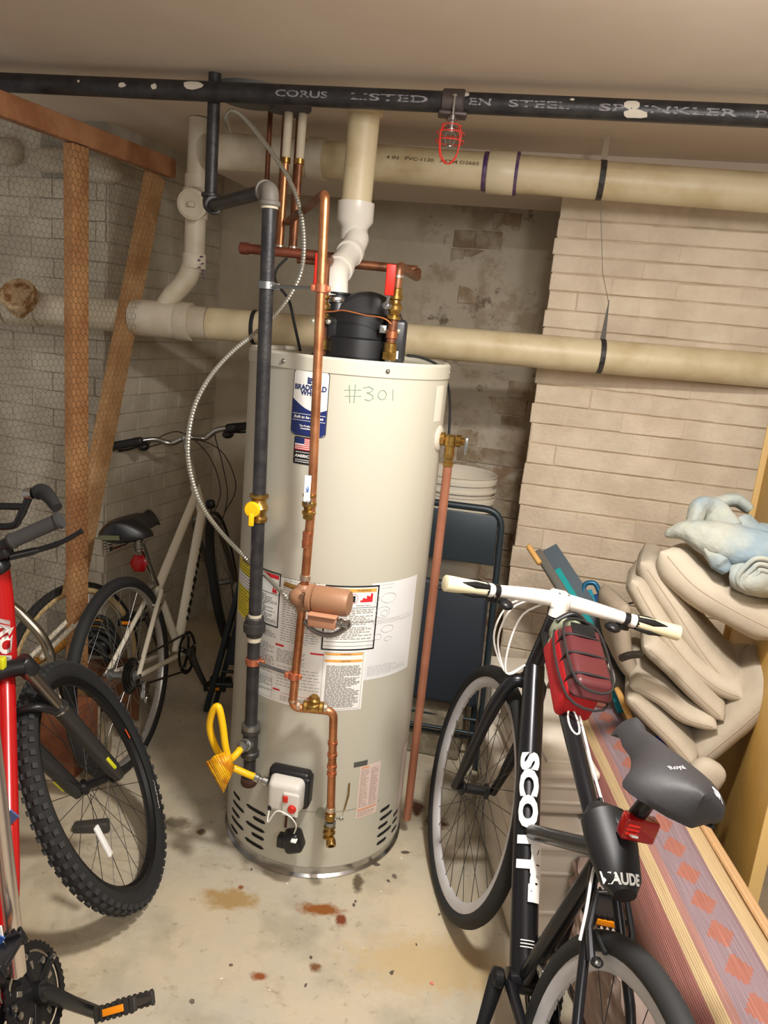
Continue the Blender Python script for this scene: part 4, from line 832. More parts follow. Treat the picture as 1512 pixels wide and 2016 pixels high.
for (x0, y0, x1, y1, yy, lab) in ((549, 330, 546, 492, 2.50, 'thin dark copper tube left behind the twin drops'), (588, 350, 572, 500, 2.50, 'thin dark copper tube right behind the twin drops'), (521, 330, 522, 420, 2.60, 'short dark tube behind the gas pipe elbow')):
    a_, b_ = A(x0, y0, yy), A(x1, y1, yy); a_.z = HEAD_Z+.1; a_.x = b_.x; mb = MB(); mb.cyl(V((a_.x, a_.y, CEIL)), b_, .008, n=10); tag(mb.build('copper_tube', M_cd), lab, 'pipe')
# relief valve and discharge pipe
tv_ = thing('relief_valve', A(880, 858, 2.178), 'brass relief valve with small lever on the right side of the heater', 'valve')
rp = V((TC.x+TR, TC.y, 0)); rp.z = A(868, 858, TC.y-.03).z
rn = (V((1, -.32, 0))).normalized(); base = V((TC.x, TC.y, rp.z))+rn*TR
mb = MB(); mb.lathe(base-rn*.002, rn, [(.036, 0), (.036, .003), (.030, .008), (.014, .009)], 26); mb.build('flange_plate', mat('grey_washer', (206, 198, 182), .4), tv_)
vx = base+rn*.034
mb = MB(); mb.cyl(base, base+rn*.06, .0125, n=16); mb.lathe(vx+V((0, 0, .014)), (0, 0, -1), [(.012, 0), (.019, .004), (.019, .026), (.014, .032), (.014, .055)], 18); mb.lathe(base+rn*.006, rn, [(.018, 0), (.018, .012), (.0125, .013)], 18); mb.lathe(base+rn*.050, rn, [(.0165, 0), (.0165, .014), (.010, .016), (.010, .024)], 16); mb.build('valve_body', M_brass, tv_)
mb = MB(); mb.box(base+rn*.078+V((0, -.004, -.012)), (.009, .004, .046), None, .0015); mb.build('test_lever', M_steel, tv_)
dt = vx-V((0, 0, .055)); db = V((0, 0, 0)); db = Zp(801, 1612, .055)
dt2 = vx-V((0, 0, .07)); 
ring_at(tv_, dt+V((0, 0, .0)), (0, 0, 1), .015, .034, 'male_adapter', M_brass, [(1, 0), (1, .3), (.85, .34), (.85, .6), (1, .64), (1, .9), (.85, 1)], 8)
dp = MB(); dp.tube([dt-V((0, 0, .012)), V((db.x, db.y, db.z))], .0125, 18); o = dp.build('discharge_pipe', mat('painted_copper', (158, 102, 78), .5, .25, var=(172, 114, 88), vs=10)); tag(o, 'straight reddish copper discharge pipe down the right side of the heater', 'pipe')
# black cords
mb = MB(); mb.tube(smooth([A(565, 508, 2.40), A(545, 530, 2.38), A(543, 555, 2.36), A(568, 590, 2.32), A(580, 640, 2.28), A(591, 690, 2.22)]), .0042, 8); tag(mb.build('power_cord', M_rubber), 'black cord hanging behind the heater left of the blower', 'cord')
pts = [A(803, 700, 2.14), A(825, 703, 2.18), A(850, 712, 2.22), A(866, 725, 2.26), A(882, 760, 2.32), A(886, 800, 2.34), A(884, 850, 2.34), A(880, 890, 2.33), A(885, 925, 2.32), A(878, 945, 2.32)]
mb = MB(); mb.tube(smooth(pts), .004, 8); tag(mb.build('power_cord', M_rubber), 'black cord leaving the blower and running down behind the relief valve', 'cord')

# ------------------------------------------------------------------ wire partition (timber frame with chicken wire)
M_wood = mat('reddish_stud_wood', (176, 124, 84), .75, var=(152, 100, 64), vs=9, bump=.25, bs=60)
M_wood2 = mat('pale_stud_wood', (194, 152, 104), .75, var=(172, 126, 80), vs=9, bump=.25, bs=60)
PZ = 2.045
fp0, fp1 = Zp(0, 205, PZ), Zp(338, 332, PZ); fd = (fp1-fp0); fd.z = 0; fd.normalize(); fn = V((fd.y, -fd.x, 0))
if fn.x < 0: fn = -fn
def FP(x, y, off=0.0):
    r = ray(x, y); p0 = fp0+fn*off; t = (p0-CP).dot(fn)/r.dot(fn); return CP+r*t
wp = thing('wire_partition', FP(150, 700), 'timber framed chicken wire partition along the left wall', 'partition')
def board(name, a, b, wdt, th, m): 
    mb = MB(); mb.box((a+b)/2, ((b-a).length, th, wdt), Matrix(((b-a).normalized(), fn, (b-a).normalized().cross(fn))).transposed(), .003); return mb.build(name, m, wp)
a, b = FP(-140, 152), FP(338, 332); a.z = b.z = PZ
board('top_plate', a-fd*.3, b, .064, .038, M_wood)
pa, pb = FP(150, 300), FP(147, 1250); pa.z = PZ-.035; pb = V((pa.x, pa.y, .02)); board('post', pa, pb, .072, .038, mat('post_wood', (188, 140, 92), .75, var=(164, 112, 68), vs=7, bump=.25, bs=60))
pa, pb = FP(322, 345), FP(160, 1175); board('brace', pa, pb, .082, .034, M_wood2).location += -fn*.036
# chicken wire: real hexagonal wires
mb = MB(); bx, bz = .0225, .026; s_end = lambda z: ((FP(330, 340)-fp0).dot(fd)) if z > PZ else None
q1 = FP(322, 350); q2 = FP(168, 1150); sA = (q1-fp0).dot(fd); sB = (q2-fp0).dot(fd)
def smax_(z): return sB+(sA-sB)*max(0, min(1, (z-q2.z)/(q1.z-q2.z))) if z > q2.z else sB
def wirept(s, z): return fp0*1+fd*s+V((0, 0, z-PZ))+fn*.021
nrow = int((PZ-.25)/(bz*.75)); s0_ = -.62
def wseg(a, b, r=.00052):
    d = (b-a).normalized(); u, w_ = perp(d); A_ = [mb.pv(a+(u*cos(t)+w_*sin(t))*r) for t in (0, 2.1, 4.2)]; B_ = [mb.pv(b+(u*cos(t)+w_*sin(t))*r) for t in (0, 2.1, 4.2)]
    for i in range(3): mb.face((A_[i], A_[(i+1) % 3], B_[(i+1) % 3], B_[i]))
rw = random.Random(2)
for j in range(nrow):
    z = PZ-.04-j*bz*.75; off = (j % 2)*bx*.5; n_ = int((smax_(z)-s0_)/bx)
    for i in range(n_):
        s = s0_+off+i*bx; j_ = lambda: rw.uniform(-.0011, .0011)
        top = wirept(s, z+bz*.25); l = wirept(s-bx*.5, z); r_2 = wirept(s+bx*.5, z); ld_ = wirept(s-bx*.5, z-bz*.5)
        wseg(top, l); wseg(top, r_2); wseg(l, ld_)
cw = mb.build('chicken_wire', mat('weathered_wire', (84, 78, 70), .7, .2), wp, smooth=False); cw['kind'] = 'stuff'

# ------------------------------------------------------------------ bicycles
def Rm(ax, a): return Matrix.Rotation(a, 4, V(ax))
class BikeFrame:
    def __init__(s, g, x, y, yaw, lean, steer):
        s.g = g; s.M = Matrix.Translation((x, y, 0)) @ Rm((0, 0, 1), yaw) @ Rm((1, 0, 0), lean)
        hb_ = V((g['hbx'], 0, g['hbz'])); ht_ = V((g['htx'], 0, g['htz'])); s.ax = (ht_-hb_).normalized()
        s.MF = s.M @ Matrix.Translation(hb_) @ Matrix.Rotation(steer, 4, s.ax) @ Matrix.Translation(-hb_)
        s.hb, s.ht = hb_, ht_; s.bb = V((g['bbx'], 0, g['bbz'])); s.st = V((g['stx'], 0, g['stz']))
def tyre_mesh(T, c, R0, r, m, parent, knobs=0, sq=1.0, name='tyre'):
    mb = MB(T); N_ = 72; pts = [c+V((R0*cos(2*pi*i/N_), 0, R0*sin(2*pi*i/N_))) for i in range(N_)]; mb.tube(pts, r, 14, closed=True); o = mb.build(name, m, parent)
    if knobs:
        kb = MB(T); 
        for i in range(knobs):
            a = 2*pi*i/knobs
            for k, (ya, wd) in enumerate(((-.92, .012), (-.38, .009), (.38, .009), (.92, .012))):
                aa = a+(pi/knobs if k in (1, 2) else 0); rr_ = R0+r*cos(ya)*1.0; y = r*sin(ya); e_ = V((cos(aa), 0, sin(aa))); n_ = (e_*cos(ya)+V((0, 1, 0))*sin(ya)); t_ = V((-sin(aa), 0, cos(aa)))
                kb.box(c+e_*R0+n_*(r+.0012), (.013, wd, .0065), Matrix((t_, n_.cross(t_), n_)).transposed())
        ko = kb.build('tread_knobs', mat('knob_rubber', (52, 52, 52), .85), o, smooth=False); ko['kind'] = 'stuff'
    return o
def wheel(root, T, c, Ro, tr, name, m_rim, m_tyre, rim_d=.014, rim_w=.011, knobs=0, m_spoke=None, hubw=.05, m_hub=None, nsp=32):
    R0 = Ro-tr; N_ = 72
    # rim: box section ring
    mb = MB(T); rings = []
    prof = [(-rim_w, R0-tr*.55), (-rim_w, R0-tr*.55-rim_d*.7), (-rim_w*.35, R0-tr*.55-rim_d), (rim_w*.35, R0-tr*.55-rim_d), (rim_w, R0-tr*.55-rim_d*.7), (rim_w, R0-tr*.55)]
    ids = []
    for i in range(N_):
        a = 2*pi*i/N_; ids.append([mb.pv(c+V((q*cos(a), y, q*sin(a)))) for y, q in prof])
    for i in range(N_):
        p, q = ids[i], ids[(i+1) % N_]
        for k in range(len(prof)): mb.face((p[k], p[(k+1) % 6], q[(k+1) % 6], q[k]))
    o = mb.build(name, m_rim, root)
    tyre_mesh(T, c, R0, tr, m_tyre, o, knobs)
    mb = MB(T); ri = R0-tr*.55-rim_d
    for i in range(nsp):
        s = 1 if i % 2 else -1; a = 2*pi*i/nsp; b = a+(.62 if (i//2) % 2 else -.62); mb.tube([c+V((.022*cos(b), s*hubw*.62, .022*sin(b))), c+V((ri*cos(a), 0, ri*sin(a)))], .0010, 4, cap=False)
    sp_ = mb.build('spokes', m_spoke or M_zinc, o, smooth=False); sp_['kind'] = 'stuff'
    mb = MB(T); mb.lathe(c-V((0, hubw+.012, 0)), (0, 1, 0), [(.004, 0), (.008, .001), (.008, .012), (.012, .014), (.022, hubw*.42+.0), (.022, hubw*.42+.004), (.013, hubw*.42+.012), (.013, 2*hubw+.024-hubw*.42-.012), (.022, 2*hubw+.024-hubw*.42-.004), (.022, 2*hubw+.024-hubw*.42), (.012, 2*hubw+.010), (.008, 2*hubw+.012), (.008, 2*hubw+.023), (.004, 2*hubw+.024)], 16); mb.build('hub', m_hub or M_zinc, o)
    return o
def frame_tubes(T, segs):
    mb = MB(T)
    for pts, r in segs: mb.tube(pts, r, 16)
    return mb
def saddle(root, T, c, m, L=.27, W=.085, drop=.035, name='saddle', nose=.018, gap=0.0):
    mb = MB(T); rings = []; N_ = 16
    for i in range(N_+1):
        t = i/N_; x = -L*.48+L*t; 
        w_ = W*(sin(min(t*3.6, 1)*pi/2))**.5 if t < .28 else nose+(W-nose)*(1-min(1, (t-.28)/.42))**1.5*1.0
        w_ = max(w_, .004 if i == 0 else nose*(1 if i < N_ else .35)); h = .012+.012*sin(pi*min(1, t*1.1+.1))+.006*(1-t); zt = .008*(1-t)+(.006 if t > .85 else 0)-(.012 if i == N_ else 0)
        ring = []
        for k in range(14):
            a = pi*k/13; ring.append(c+V((x, w_*cos(a), zt+h*abs(sin(a))**.7-(drop*.55)*abs(cos(a))**2)))
        for k in range(1, 7): u = 1-2*k/7; ring.append(c+V((x, -w_*u*.86, -drop*.75+.01)))
        rings.append(ring)
    mb.loft(rings); return mb.build(name, m, root, 60)
def crank(root, T, bb, ang, m_arm, ring_r, m_ring, pedal_m, side=-1, ped=True, arm_L=.17, teeth=42, prot=0.0, aw=1.0):
    mb = MB(T); y = side*.045
    N_ = teeth*2; ids = []
    for i in range(N_):
        a = 2*pi*i/N_; r_ = ring_r+(.0045 if i % 2 else 0); ids.append([mb.pv(bb+V((q*cos(a), y+dy, q*sin(a)))) for q, dy in ((r_, -.002), (r_, .002), (ring_r*.86, .002), (ring_r*.86, -.002))])
    for i in range(N_):
        p, q = ids[i], ids[(i+1) % N_]
        for k in range(4): mb.face((p[k], p[(k+1) % 4], q[(k+1) % 4], q[k]))
    for k in range(5):
        a = 2*pi*k/5+ang; d = V((cos(a), 0, sin(a))); mb.box(bb+V((0, y+side*.004, 0))+d*ring_r*.5, (ring_r*.8, .006, .018), Matrix((d, V((0, 1, 0)), d.cross(V((0, 1, 0))))).transposed(), .002)
    cr = mb.build('chainring', m_ring, root, 30)
    for k in range(5):
        a = 2*pi*k/5+ang; mb = MB(T); mb.lathe(bb+V((0, y+side*.006, 0))+V((cos(a), 0, sin(a)))*ring_r*.84, (0, side, 0), [(.006, 0), (.006, .004), (.003, .005), (.001, .005)], 8); mb.build('chainring_bolt', M_steel, cr)
    for s, an in ((side, ang), (-side, ang+pi)):
        d = V((cos(an), 0, sin(an))); mb = MB(T); y0, y1 = s*.055, s*.085
        a_ = bb+V((0, y0, 0)); b_ = a_+d*arm_L+V((0, s*.022, 0)); mb.tube([a_-d*.018, a_, a_.lerp(b_, .5), b_, b_+d*.012], [.010*aw, .019*aw, .014*aw, .013*aw, .008*aw], 12, sq=.6); mb.lathe(a_, (0, s, 0), [(.020, -.006), (.020, .010), (.012, .014), (.001, .014)], 18); ca = mb.build('crank_arm', m_arm, root)
        if ped:
            pc_ = b_+V((0, s*.058, 0)); PT = T @ Matrix.Translation(pc_) @ Matrix.Rotation(prot, 4, 'Y') @ Matrix.Translation(-pc_); mb = MB(PT); mb.box(pc_+V((0, 0, .0)), (.068, .09, .012), None, .004)
            for k in range(2):
                sx = (-1, 1)[k]; mb.box(pc_+V((sx*.036, 0, 0)), (.012, .092, .026), None, .003)
                for q in range(7): mb.box(pc_+V((sx*.042, -.039+.013*q, .0)), (.006, .005, .030))
            mb.cyl(b_, pc_, .007, n=10); pd_ = mb.build('pedal', pedal_m, root)
            for sx in (-1, 1): mb = MB(PT); mb.box(pc_+V((sx*.0450, 0, 0)), (.004, .046, .013), None, .001); mb.build('pedal_reflector', mat('amber_reflector', (250, 150, 20), .25), pd_)
    return cr

# --- black city hybrid on the right
gE = dict(bbx=.4121, bbz=.3006, stx=.3059, stz=.7122, hbx=.88, hbz=.757, htx=.8773, htz=.9061, fx=1.0089, hx=.8904, hz=.9643, hw=.3037, sax=.2198, saz=.9291)
gE['hbx'] = .905; gE['hbz'] = .752
B = BikeFrame(gE, .3578, .8878, 1.6672, .1834, .0667); T, TF = B.M, B.MF
eb = thing('bicycle', T @ V((.5, 0, 0)), 'black bicycle with white handlebar and deep white rims leaning on the right', 'bicycle')
M_fb = mat('satin_black_paint', (26, 26, 30), .28, .2); M_deep = mat('deep_white_rim', (206, 204, 204), .35, var=(190, 188, 190), vs=6)
rc_ = V((0, 0, .345)); fc_ = V((gE['fx'], 0, .345)); hb_, ht_, bb_, st_ = B.hb, B.ht, B.bb, B.st
up_ax = (V((gE['sax'], 0, gE['saz']))-bb_).normalized()
fr = frame_tubes(T, [([hb_-B.ax*.005, ht_+B.ax*.002], .021), ([bb_, bb_.lerp(hb_, .5), hb_+B.ax*.03], [.029, .0295, .026]), ([st_+V((0, 0, -.03)), ht_-B.ax*.03], [.017, .022]), ([bb_, st_+(st_-bb_).normalized()*.02], .0175),
    ([bb_+V((-.01, .03, 0)), rc_+V((.12, .05, -.01)), rc_+V((.0, .062, 0))], [.012, .010, .008]), ([bb_+V((-.01, -.03, 0)), rc_+V((.12, -.05, -.01)), rc_+V((.0, -.062, 0))], [.012, .010, .008]),
    ([st_+V((-.01, .018, -.04)), st_.lerp(rc_, .5)+V((0, .045, 0)), rc_+V((0, .062, 0))], [.009, .009, .008]), ([st_+V((-.01, -.018, -.04)), st_.lerp(rc_, .5)+V((0, -.045, 0)), rc_+V((0, -.062, 0))], [.009, .009, .008]),
    ([bb_.lerp(hb_, .44), bb_.lerp(st_, .97)], .0165)])
fr.lathe(bb_-V((0, .036, 0)), (0, 1, 0), [(.018, 0), (.023, .001), (.023, .071), (.018, .072)], 20); fr.lathe(st_+up_ax*.01, up_ax, [(.019, 0), (.021, .002), (.021, .020), (.017, .022)], 18)
fo = fr.build('frame', M_fb, eb)
# white graphics on the down tube
dtd = (hb_+B.ax*.03-bb_).normalized(); DL = (hb_+B.ax*.03-bb_).length
def dtp(x, y, a0, e=.0008, r=.0295):       # x from bottom bracket along tube, y around; a0 angle from +y (left side) toward rear/top
    nu = V((0, 0, 1)); nu = (nu-dtd*nu.dot(dtd)).normalized(); a = a0+y/r; return bb_+dtd*x+(V((0, 1, 0))*cos(a)+nu*sin(a))*(r+e)
mb = MB(T); add_text(mb, 'SCOTT', .058, lambda x, y: dtp(.325-x*1, y, 1.0), .0035, .27); mb.build('frame_lettering', M_whitep, fo, smooth=False)
mb = MB(T); add_text(mb, 'sub', .05, lambda x, y: dtp(.215-x*1, y, 2.05), .0040, .11); mb.build('frame_lettering', M_whitep, fo, smooth=False)
mb = MB(T); k = 8
for x0, x1, a0, a1 in ((.145, .165, 1.3, 2.3), (.165, .180, 1.3, 1.5), (.165, .180, 2.1, 2.3), (.06, .062, .9, 1.9), (.066, .068, .9, 1.9), (.072, .074, .9, 1.9)):
    for i in range(k):
        p = a0+(a1-a0)*i/k; q = a0+(a1-a0)*(i+1)/k; mb.face([mb.pv(dtp(x0, 0, p)), mb.pv(dtp(x1, 0, p)), mb.pv(dtp(x1, 0, q)), mb.pv(dtp(x0, 0, q))])
mb.build('frame_graphics', M_whitep, fo, smooth=False)
# head graphic: white loop on the top tube and white stripe on the down tube top
tt0, tt1 = st_+V((0, 0, -.03)), ht_-B.ax*.03; ttd = (tt1-tt0).normalized(); TL = (tt1-tt0).length; nu_ = (V((0, 0, 1))-ttd*ttd.z).normalized()
def ttp(x, a, e=.001): r_ = .017+.005*x/TL+e; return tt0+ttd*x+(V((0, 1, 0))*cos(a)+nu_*sin(a))*r_
mb = MB(T); mb.tube([ttp(TL-.30+.035*sin(t)*(1 if sin(t) > 0 else 1.0), 1.45+.55*cos(t)) for t in [2*pi*i/16 for i in range(16)]], .0022, 6, closed=True); mb.build('loop_graphic', M_whitep, fo)
mb = MB(T); 
for i in range(10):
    x0 = TL-.24+.02*i; mb.face([mb.pv(ttp(x0, 1.9)), mb.pv(ttp(x0+.0195, 1.9)), mb.pv(ttp(x0+.0195, 2.25)), mb.pv(ttp(x0, 2.25))])
mb.build('stripe_graphic', M_whitep, fo)
# white cable along the top tube and down the seat stay
mb = MB(T); pts = [ttp(TL-.03, 2.6, .004), ttp(TL*.66, 2.6, .004), ttp(TL*.33, 2.7, .004), ttp(.02, 2.8, .006), st_+V((-.03, .03, -.02)), st_.lerp(rc_, .22)+V((-.02, .05, .01)), st_.lerp(rc_, .36)+V((0, .055, .02))]; mb.tube(smooth(pts), .0028, 8); mb.build('brake_cable', M_whitep, eb)
for t_ in (.2, .62): mb = MB(T); p = ttp(TL*t_, 2.65, .004); mb.tube([p-ttd*.006, p+ttd*.006], .0042, 8); mb.build('cable_guide', M_black, eb)
# fork
steer_b = hb_-B.ax*.02; fkm = MB(TF)
fkm.lathe(hb_-B.ax*.006, B.ax, [(.018, -.02), (.026, -.018), (.026, -.002), (.021, 0)], 20)
for s in (-1, 1): fkm.tube(smooth([steer_b+V((0, s*.008, .0)), steer_b+V((.004, s*.040, -.012)), steer_b.lerp(fc_, .3)+V((.0, s*.055, 0)), steer_b.lerp(fc_, .75)+V((-.006, s*.058, 0)), fc_+V((0, s*.056, 0))], 4), [.018]*5+[.0175]*4+[.015]*4+[.012]*4, 14)
fk = fkm.build('fork', M_fb, eb)
def vbrake(T_, c, d_up, m, parent, out):
    for s in (-1, 1):
        mb = MB(T_); mb.tube([c+V((0, s*.034, 0)), c+V((0, s*.040, 0))+d_up*.05, c+V((0, s*.028, 0))+d_up*.105], [.008, .006, .005], 8); mb.lathe(c+V((0, s*.030, 0))+out*.004, out, [(.008, 0), (.009, .012), (.006, .020), (.002, .021)], 10); ba = mb.build('brake_arm', m, parent)
        mb = MB(T_); mb.box(c+V((0, s*.018, 0))+d_up*.030, (.05, .009, .010), None, .003); mb.build('brake_pad', M_rubber, ba)
        mb = MB(T_); mb.lathe(c+V((0, s*.034, 0))+out*.022, out, [(.005, 0), (.005, .004), (.001, .005)], 8); mb.build('pivot_bolt', M_steel, ba)
    mb = MB(T_); mb.tube(smooth([c+V((0, .028, 0))+d_up*.105, c+d_up*.110, c+V((0, -.028, 0))+d_up*.105]), .0016, 6); mb.build('brake_wire', M_steel, parent)
vbrake(TF, steer_b.lerp(fc_, .27)+V((.02, 0, 0)), B.ax, M_fb, fk, V((1, 0, 0)))
vbrake(T, rc_.lerp(st_, .64)+V((-.018, 0, 0)), (st_-rc_).normalized(), mat('silver_black', (60, 60, 62), .3, .7), fo, V((-.8, 0, .6)))
wheel(eb, TF, fc_, .345, .0195, 'front_wheel', M_deep, M_rubber, .032, .011, 0, mat('dark_spoke', (70, 70, 70), .4, .8), .045, M_black)
wheel(eb, T, rc_, .345, .0195, 'rear_wheel', M_deep, M_rubber, .032, .011, 0, mat('dark_spoke', (70, 70, 70), .4, .8), .055, M_black)
crank(eb, T, bb_, 1.2, mat('black_crank', (30, 30, 32), .35, .3), .088, mat('black_chainring', (34, 34, 36), .4, .5), M_black)
# chain, cassette
mb = MB(T)
for k, rr_ in enumerate((.052, .046, .040, .034, .028)): mb.lathe(rc_+V((0, -.030-.004*k, 0)), (0, -1, 0), [(.01, 0), (rr_, 0), (rr_, .002), (.01, .002)], 28)
mb.build('cassette', M_zinc, eb)
mb = MB(T); pts = [bb_+V((.088*cos(a), -.045, .088*sin(a))) for a in [radians(x) for x in range(-90, 91, 15)]]+[rc_+V((.05*cos(a), -.04, .05*sin(a))) for a in [radians(x) for x in range(90, 271, 20)]]; mb.tube(pts, .004, 6, closed=True); mb.build('chain', mat('oily_steel', (70, 66, 60), .4, .8), eb)
mb = MB(T); mb.box(bb_+V((-.03, -.02, .075)), (.06, .05, .02), None, .005); mb.tube(smooth([bb_+V((-.02, -.02, .08)), bb_+V((-.02, -.03, .04)), bb_+V((-.05, -.05, .02))]), .004, 6); mb.build('front_derailleur', M_steel, eb)
# stem, bar, grips
hx_, hz_, hw_ = gE['hx'], gE['hz'], gE['hw']; hc_ = V((hx_, 0, hz_))
mb = MB(TF); mb.tube([ht_+B.ax*.008, hc_-B.ax*.01], [.019, .019], 18); mb.lathe(ht_, B.ax, [(.022, 0), (.022, .022), (.019, .024)], 20)
mb2 = MB(TF); q_ = ht_+B.ax*.045; mb2.tube([ht_+B.ax*.024, hc_+V((-.012, 0, .0))+B.ax*.008], [.0205, .0205], 20); mb2.box(hc_+V((-.004, 0, .004)), (.048, .048, .044), None, .010); stem_ = mb2.build('stem', mat('glossy_white', (240, 234, 226), .25), eb)
mb.build('headset', M_black, eb)
for s in (-1, 1): mb = MB(TF); mb.lathe(hc_+V((-.02, s*.012, .022)), (-.3, 0, 1), [(.003, 0), (.003, .004), (.001, .004)], 8); mb.build('stem_bolt', M_zinc, stem_)
mb = MB(TF); barp = [hc_+V((-.030*abs(t)**1.5, t*(hw_-.12), .004*(1-abs(t)))) for t in [-1+i/8 for i in range(17)]]; mb.tube(barp, [.0138+.0052*(1-abs(t)**2) for t in [-1+i/8 for i in range(17)]], 18); hbar = mb.build('handlebar', mat('glossy_white', (240, 234, 226), .25), eb)
M_ivory = mat('ivory_grip', (232, 222, 184), .6)
for s in (-1, 1):
    g0 = barp[-1 if s > 0 else 0]; g1_ = hc_+V((-.052, s*(hw_+.004), 0)); d = (g1_-g0)
    mb = MB(TF); mb.tube([g0+d*0, g0+d*.10], .0165, 16); mb.build('bar_collar', M_whitep, eb)
    mb = MB(TF); mb.tube([g0+d*.04, g0+d*.30, g0+d*.6], [.0165, .0160, .0155], 16); mb.tube([g0-d*.14, g0-d*.03], .0162, 16); mb.build('grip_clamp', M_black, eb)
    mb = MB(TF); mb.tube([g0+d*.10, g0+d*.35, g0+d*.6, g0+d*.85, g0+d*.985, g0+d], [.0160, .0172, .0178, .0190, .0192, .0150], 20); gr = mb.build('grip', M_ivory, eb)
    mb = MB(TF)
    for an in (.6, 2.4, 4.2): 
        u_ = V((cos(an), 0, sin(an))); mb.tube([g0+d*.10+u_*.0150, g0+d*.4+u_*.0162, g0+d*.68+u_*.0168], [.0062, .0086, .002], 8)
    mb.build('rubber_inlay', M_black, gr)
    mb = MB(TF); c_ = g0-d*.06; mb.box(c_+V((.012, 0, -.020)), (.028, .030, .022), None, .006); mb.tube(smooth([c_+V((.022, 0, -.022)), c_+V((.040, s*.03, -.028)), c_+V((.044, s*.08, -.032)), c_+V((.038, s*.125, -.034))]), [.006]*6+[.0055]*6+[.005]*6+[.004], 8); mb.build('brake_lever', M_black if s > 0 else M_black, eb)
    mb = MB(TF); mb.ell(c_+V((-.006, -s*.034, -.026)), (.022, .020, .012)); mb.build('gear_shifter', M_black, eb)
    mb = MB(TF); mb.lathe(c_+V((-.014, 0, -.008)), (-1, 0, -.4), [(.004, 0), (.004, .003), (.001, .004)], 8); mb.build('clamp_bolt', M_steel, eb)
# white cable loops in front of the head tube
for k, (o_, e_) in enumerate(((.0, .0), (.012, .008), (-.030, -.02))):
    mb = MB(TF); p0 = hc_+V((.028, .035+o_, -.006)); pts = [hc_+V((.01, .16, -.022)), p0, hc_+V((.055+o_, .085+e_, -.06)), hc_+V((.055+o_, .095+e_, -.15)), hc_+V((.02, .06, -.22)), hb_+V((-.010, .026, .03))]
    mb.tube(smooth(pts), .0026, 8); mb.build('cable_housing', M_whitep, eb)
# seat post, saddle
sc_ = V((gE['sax'], 0, gE['saz'])); mb = MB(T); mb.cyl(st_-up_ax*.05, sc_-up_ax*.045, .0145, n=18); spo = mb.build('seat_post', M_fb, eb)
mb = MB(T); mb.lathe(sc_-up_ax*.075, up_ax, [(.015, 0), (.018, .002), (.018, .02), (.015, .022)], 16); mb.build('post_clamp', M_zinc, spo)
M_sad = mat('charcoal_saddle_foam', (50, 48, 50), .58, bump=.04, bs=90)
sd_ = saddle(eb, T, sc_+V((.012, .014, -.004)), M_sad, .262, .086, .05, nose=.024)
mb = MB(T); 
for s in (-1, 1): mb.tube(smooth([sc_+V((-.10, s*.03, -.03)), sc_+V((-.04, s*.022, -.048)), sc_+V((.05, s*.022, -.048)), sc_+V((.11, s*.008, -.025))]), .0035, 8)
mb.build('saddle_rails', M_black, sd_)
bpy.context.view_layer.update(); T3 = T.to_3x3()
mb = MB(); conform_text(mb, sd_, 'SR', .022, T @ (sc_+V((-.078, -.032, .01))), T3 @ V((0, -1, 0)), T3 @ V((1, 0, .45)), .0008); mb.build('saddle_mark', M_whitep, sd_, smooth=False)
mb = MB(); conform_text(mb, sd_, 'Royal', .013, T @ (sc_+V((-.050, .030, .02))), T3 @ V((.25, -1, 0)), T3 @ V((1, .25, .3)), .0003); mb.build('saddle_mark', mat('pale_grey_print', (176, 172, 170), .7), sd_, smooth=False)
# red rear light
mb = MB(T); lc_ = st_+up_ax*.062+V((-.035, -.004, .02)); mb.box(lc_, (.026, .062, .042), None, .005); rl_ = mb.build('rear_light', mat('red_lens', (150, 8, 10), .12, coat=.5), eb)
mb = MB(T); mb.box(lc_+V((.016, 0, 0)), (.01, .05, .034), None, .004); mb.tube([lc_+V((.01, .01, -.0)), st_+up_ax*.06], .007, 10); mb.lathe(st_+up_ax*.048, up_ax, [(.015, 0), (.020, .002), (.020, .022), (.015, .024)], 18); mb.build('light_bracket', M_black, rl_)
for i in range(3):
    mb = MB(T); mb.box(lc_+V((-.0135, .016-.012*i*0, .010-.008*i)), (.002, .022, .004), None, .0005); mb.build('lens_rib', mat('bright_red_lens', (255, 50, 40), .1), rl_)
# saddle bag
sbg = thing('saddle_bag', T @ (st_+V((-.05, 0, .0))), 'black saddle bag strapped behind the seat post of the black bicycle', 'bag')
mb = MB(T); c0 = st_+V((-.032, .014, .020)); mb.tube([c0+V((.075, .008, .020)), c0+V((.045, .006, .022)), c0, c0+V((-.06, 0, -.022)), c0+V((-.085, 0, -.028))], [.022, .044, .047, .036, .020], 18, sq=.82); bgb = mb.build('bag_body', mat('black_nylon', (22, 22, 24), .5), sbg)
bpy.context.view_layer.update(); mb = MB(); conform_text(mb, bgb, 'VAUDE', .024, T @ (c0+V((-.060, .010, -.02))), T3 @ V((.12, -1, .0)), T3 @ V((.9, .1, 1)), .0010, .062); mb.build('bag_lettering', M_whitep, sbg, smooth=False)
mb = MB(T); mb.box(c0+V((-.02, -.005, .046)), (.05, .012, .004), Matrix.Rotation(.35, 3, 'Y'), .001); mb.build('bag_strap', M_whitep, sbg)
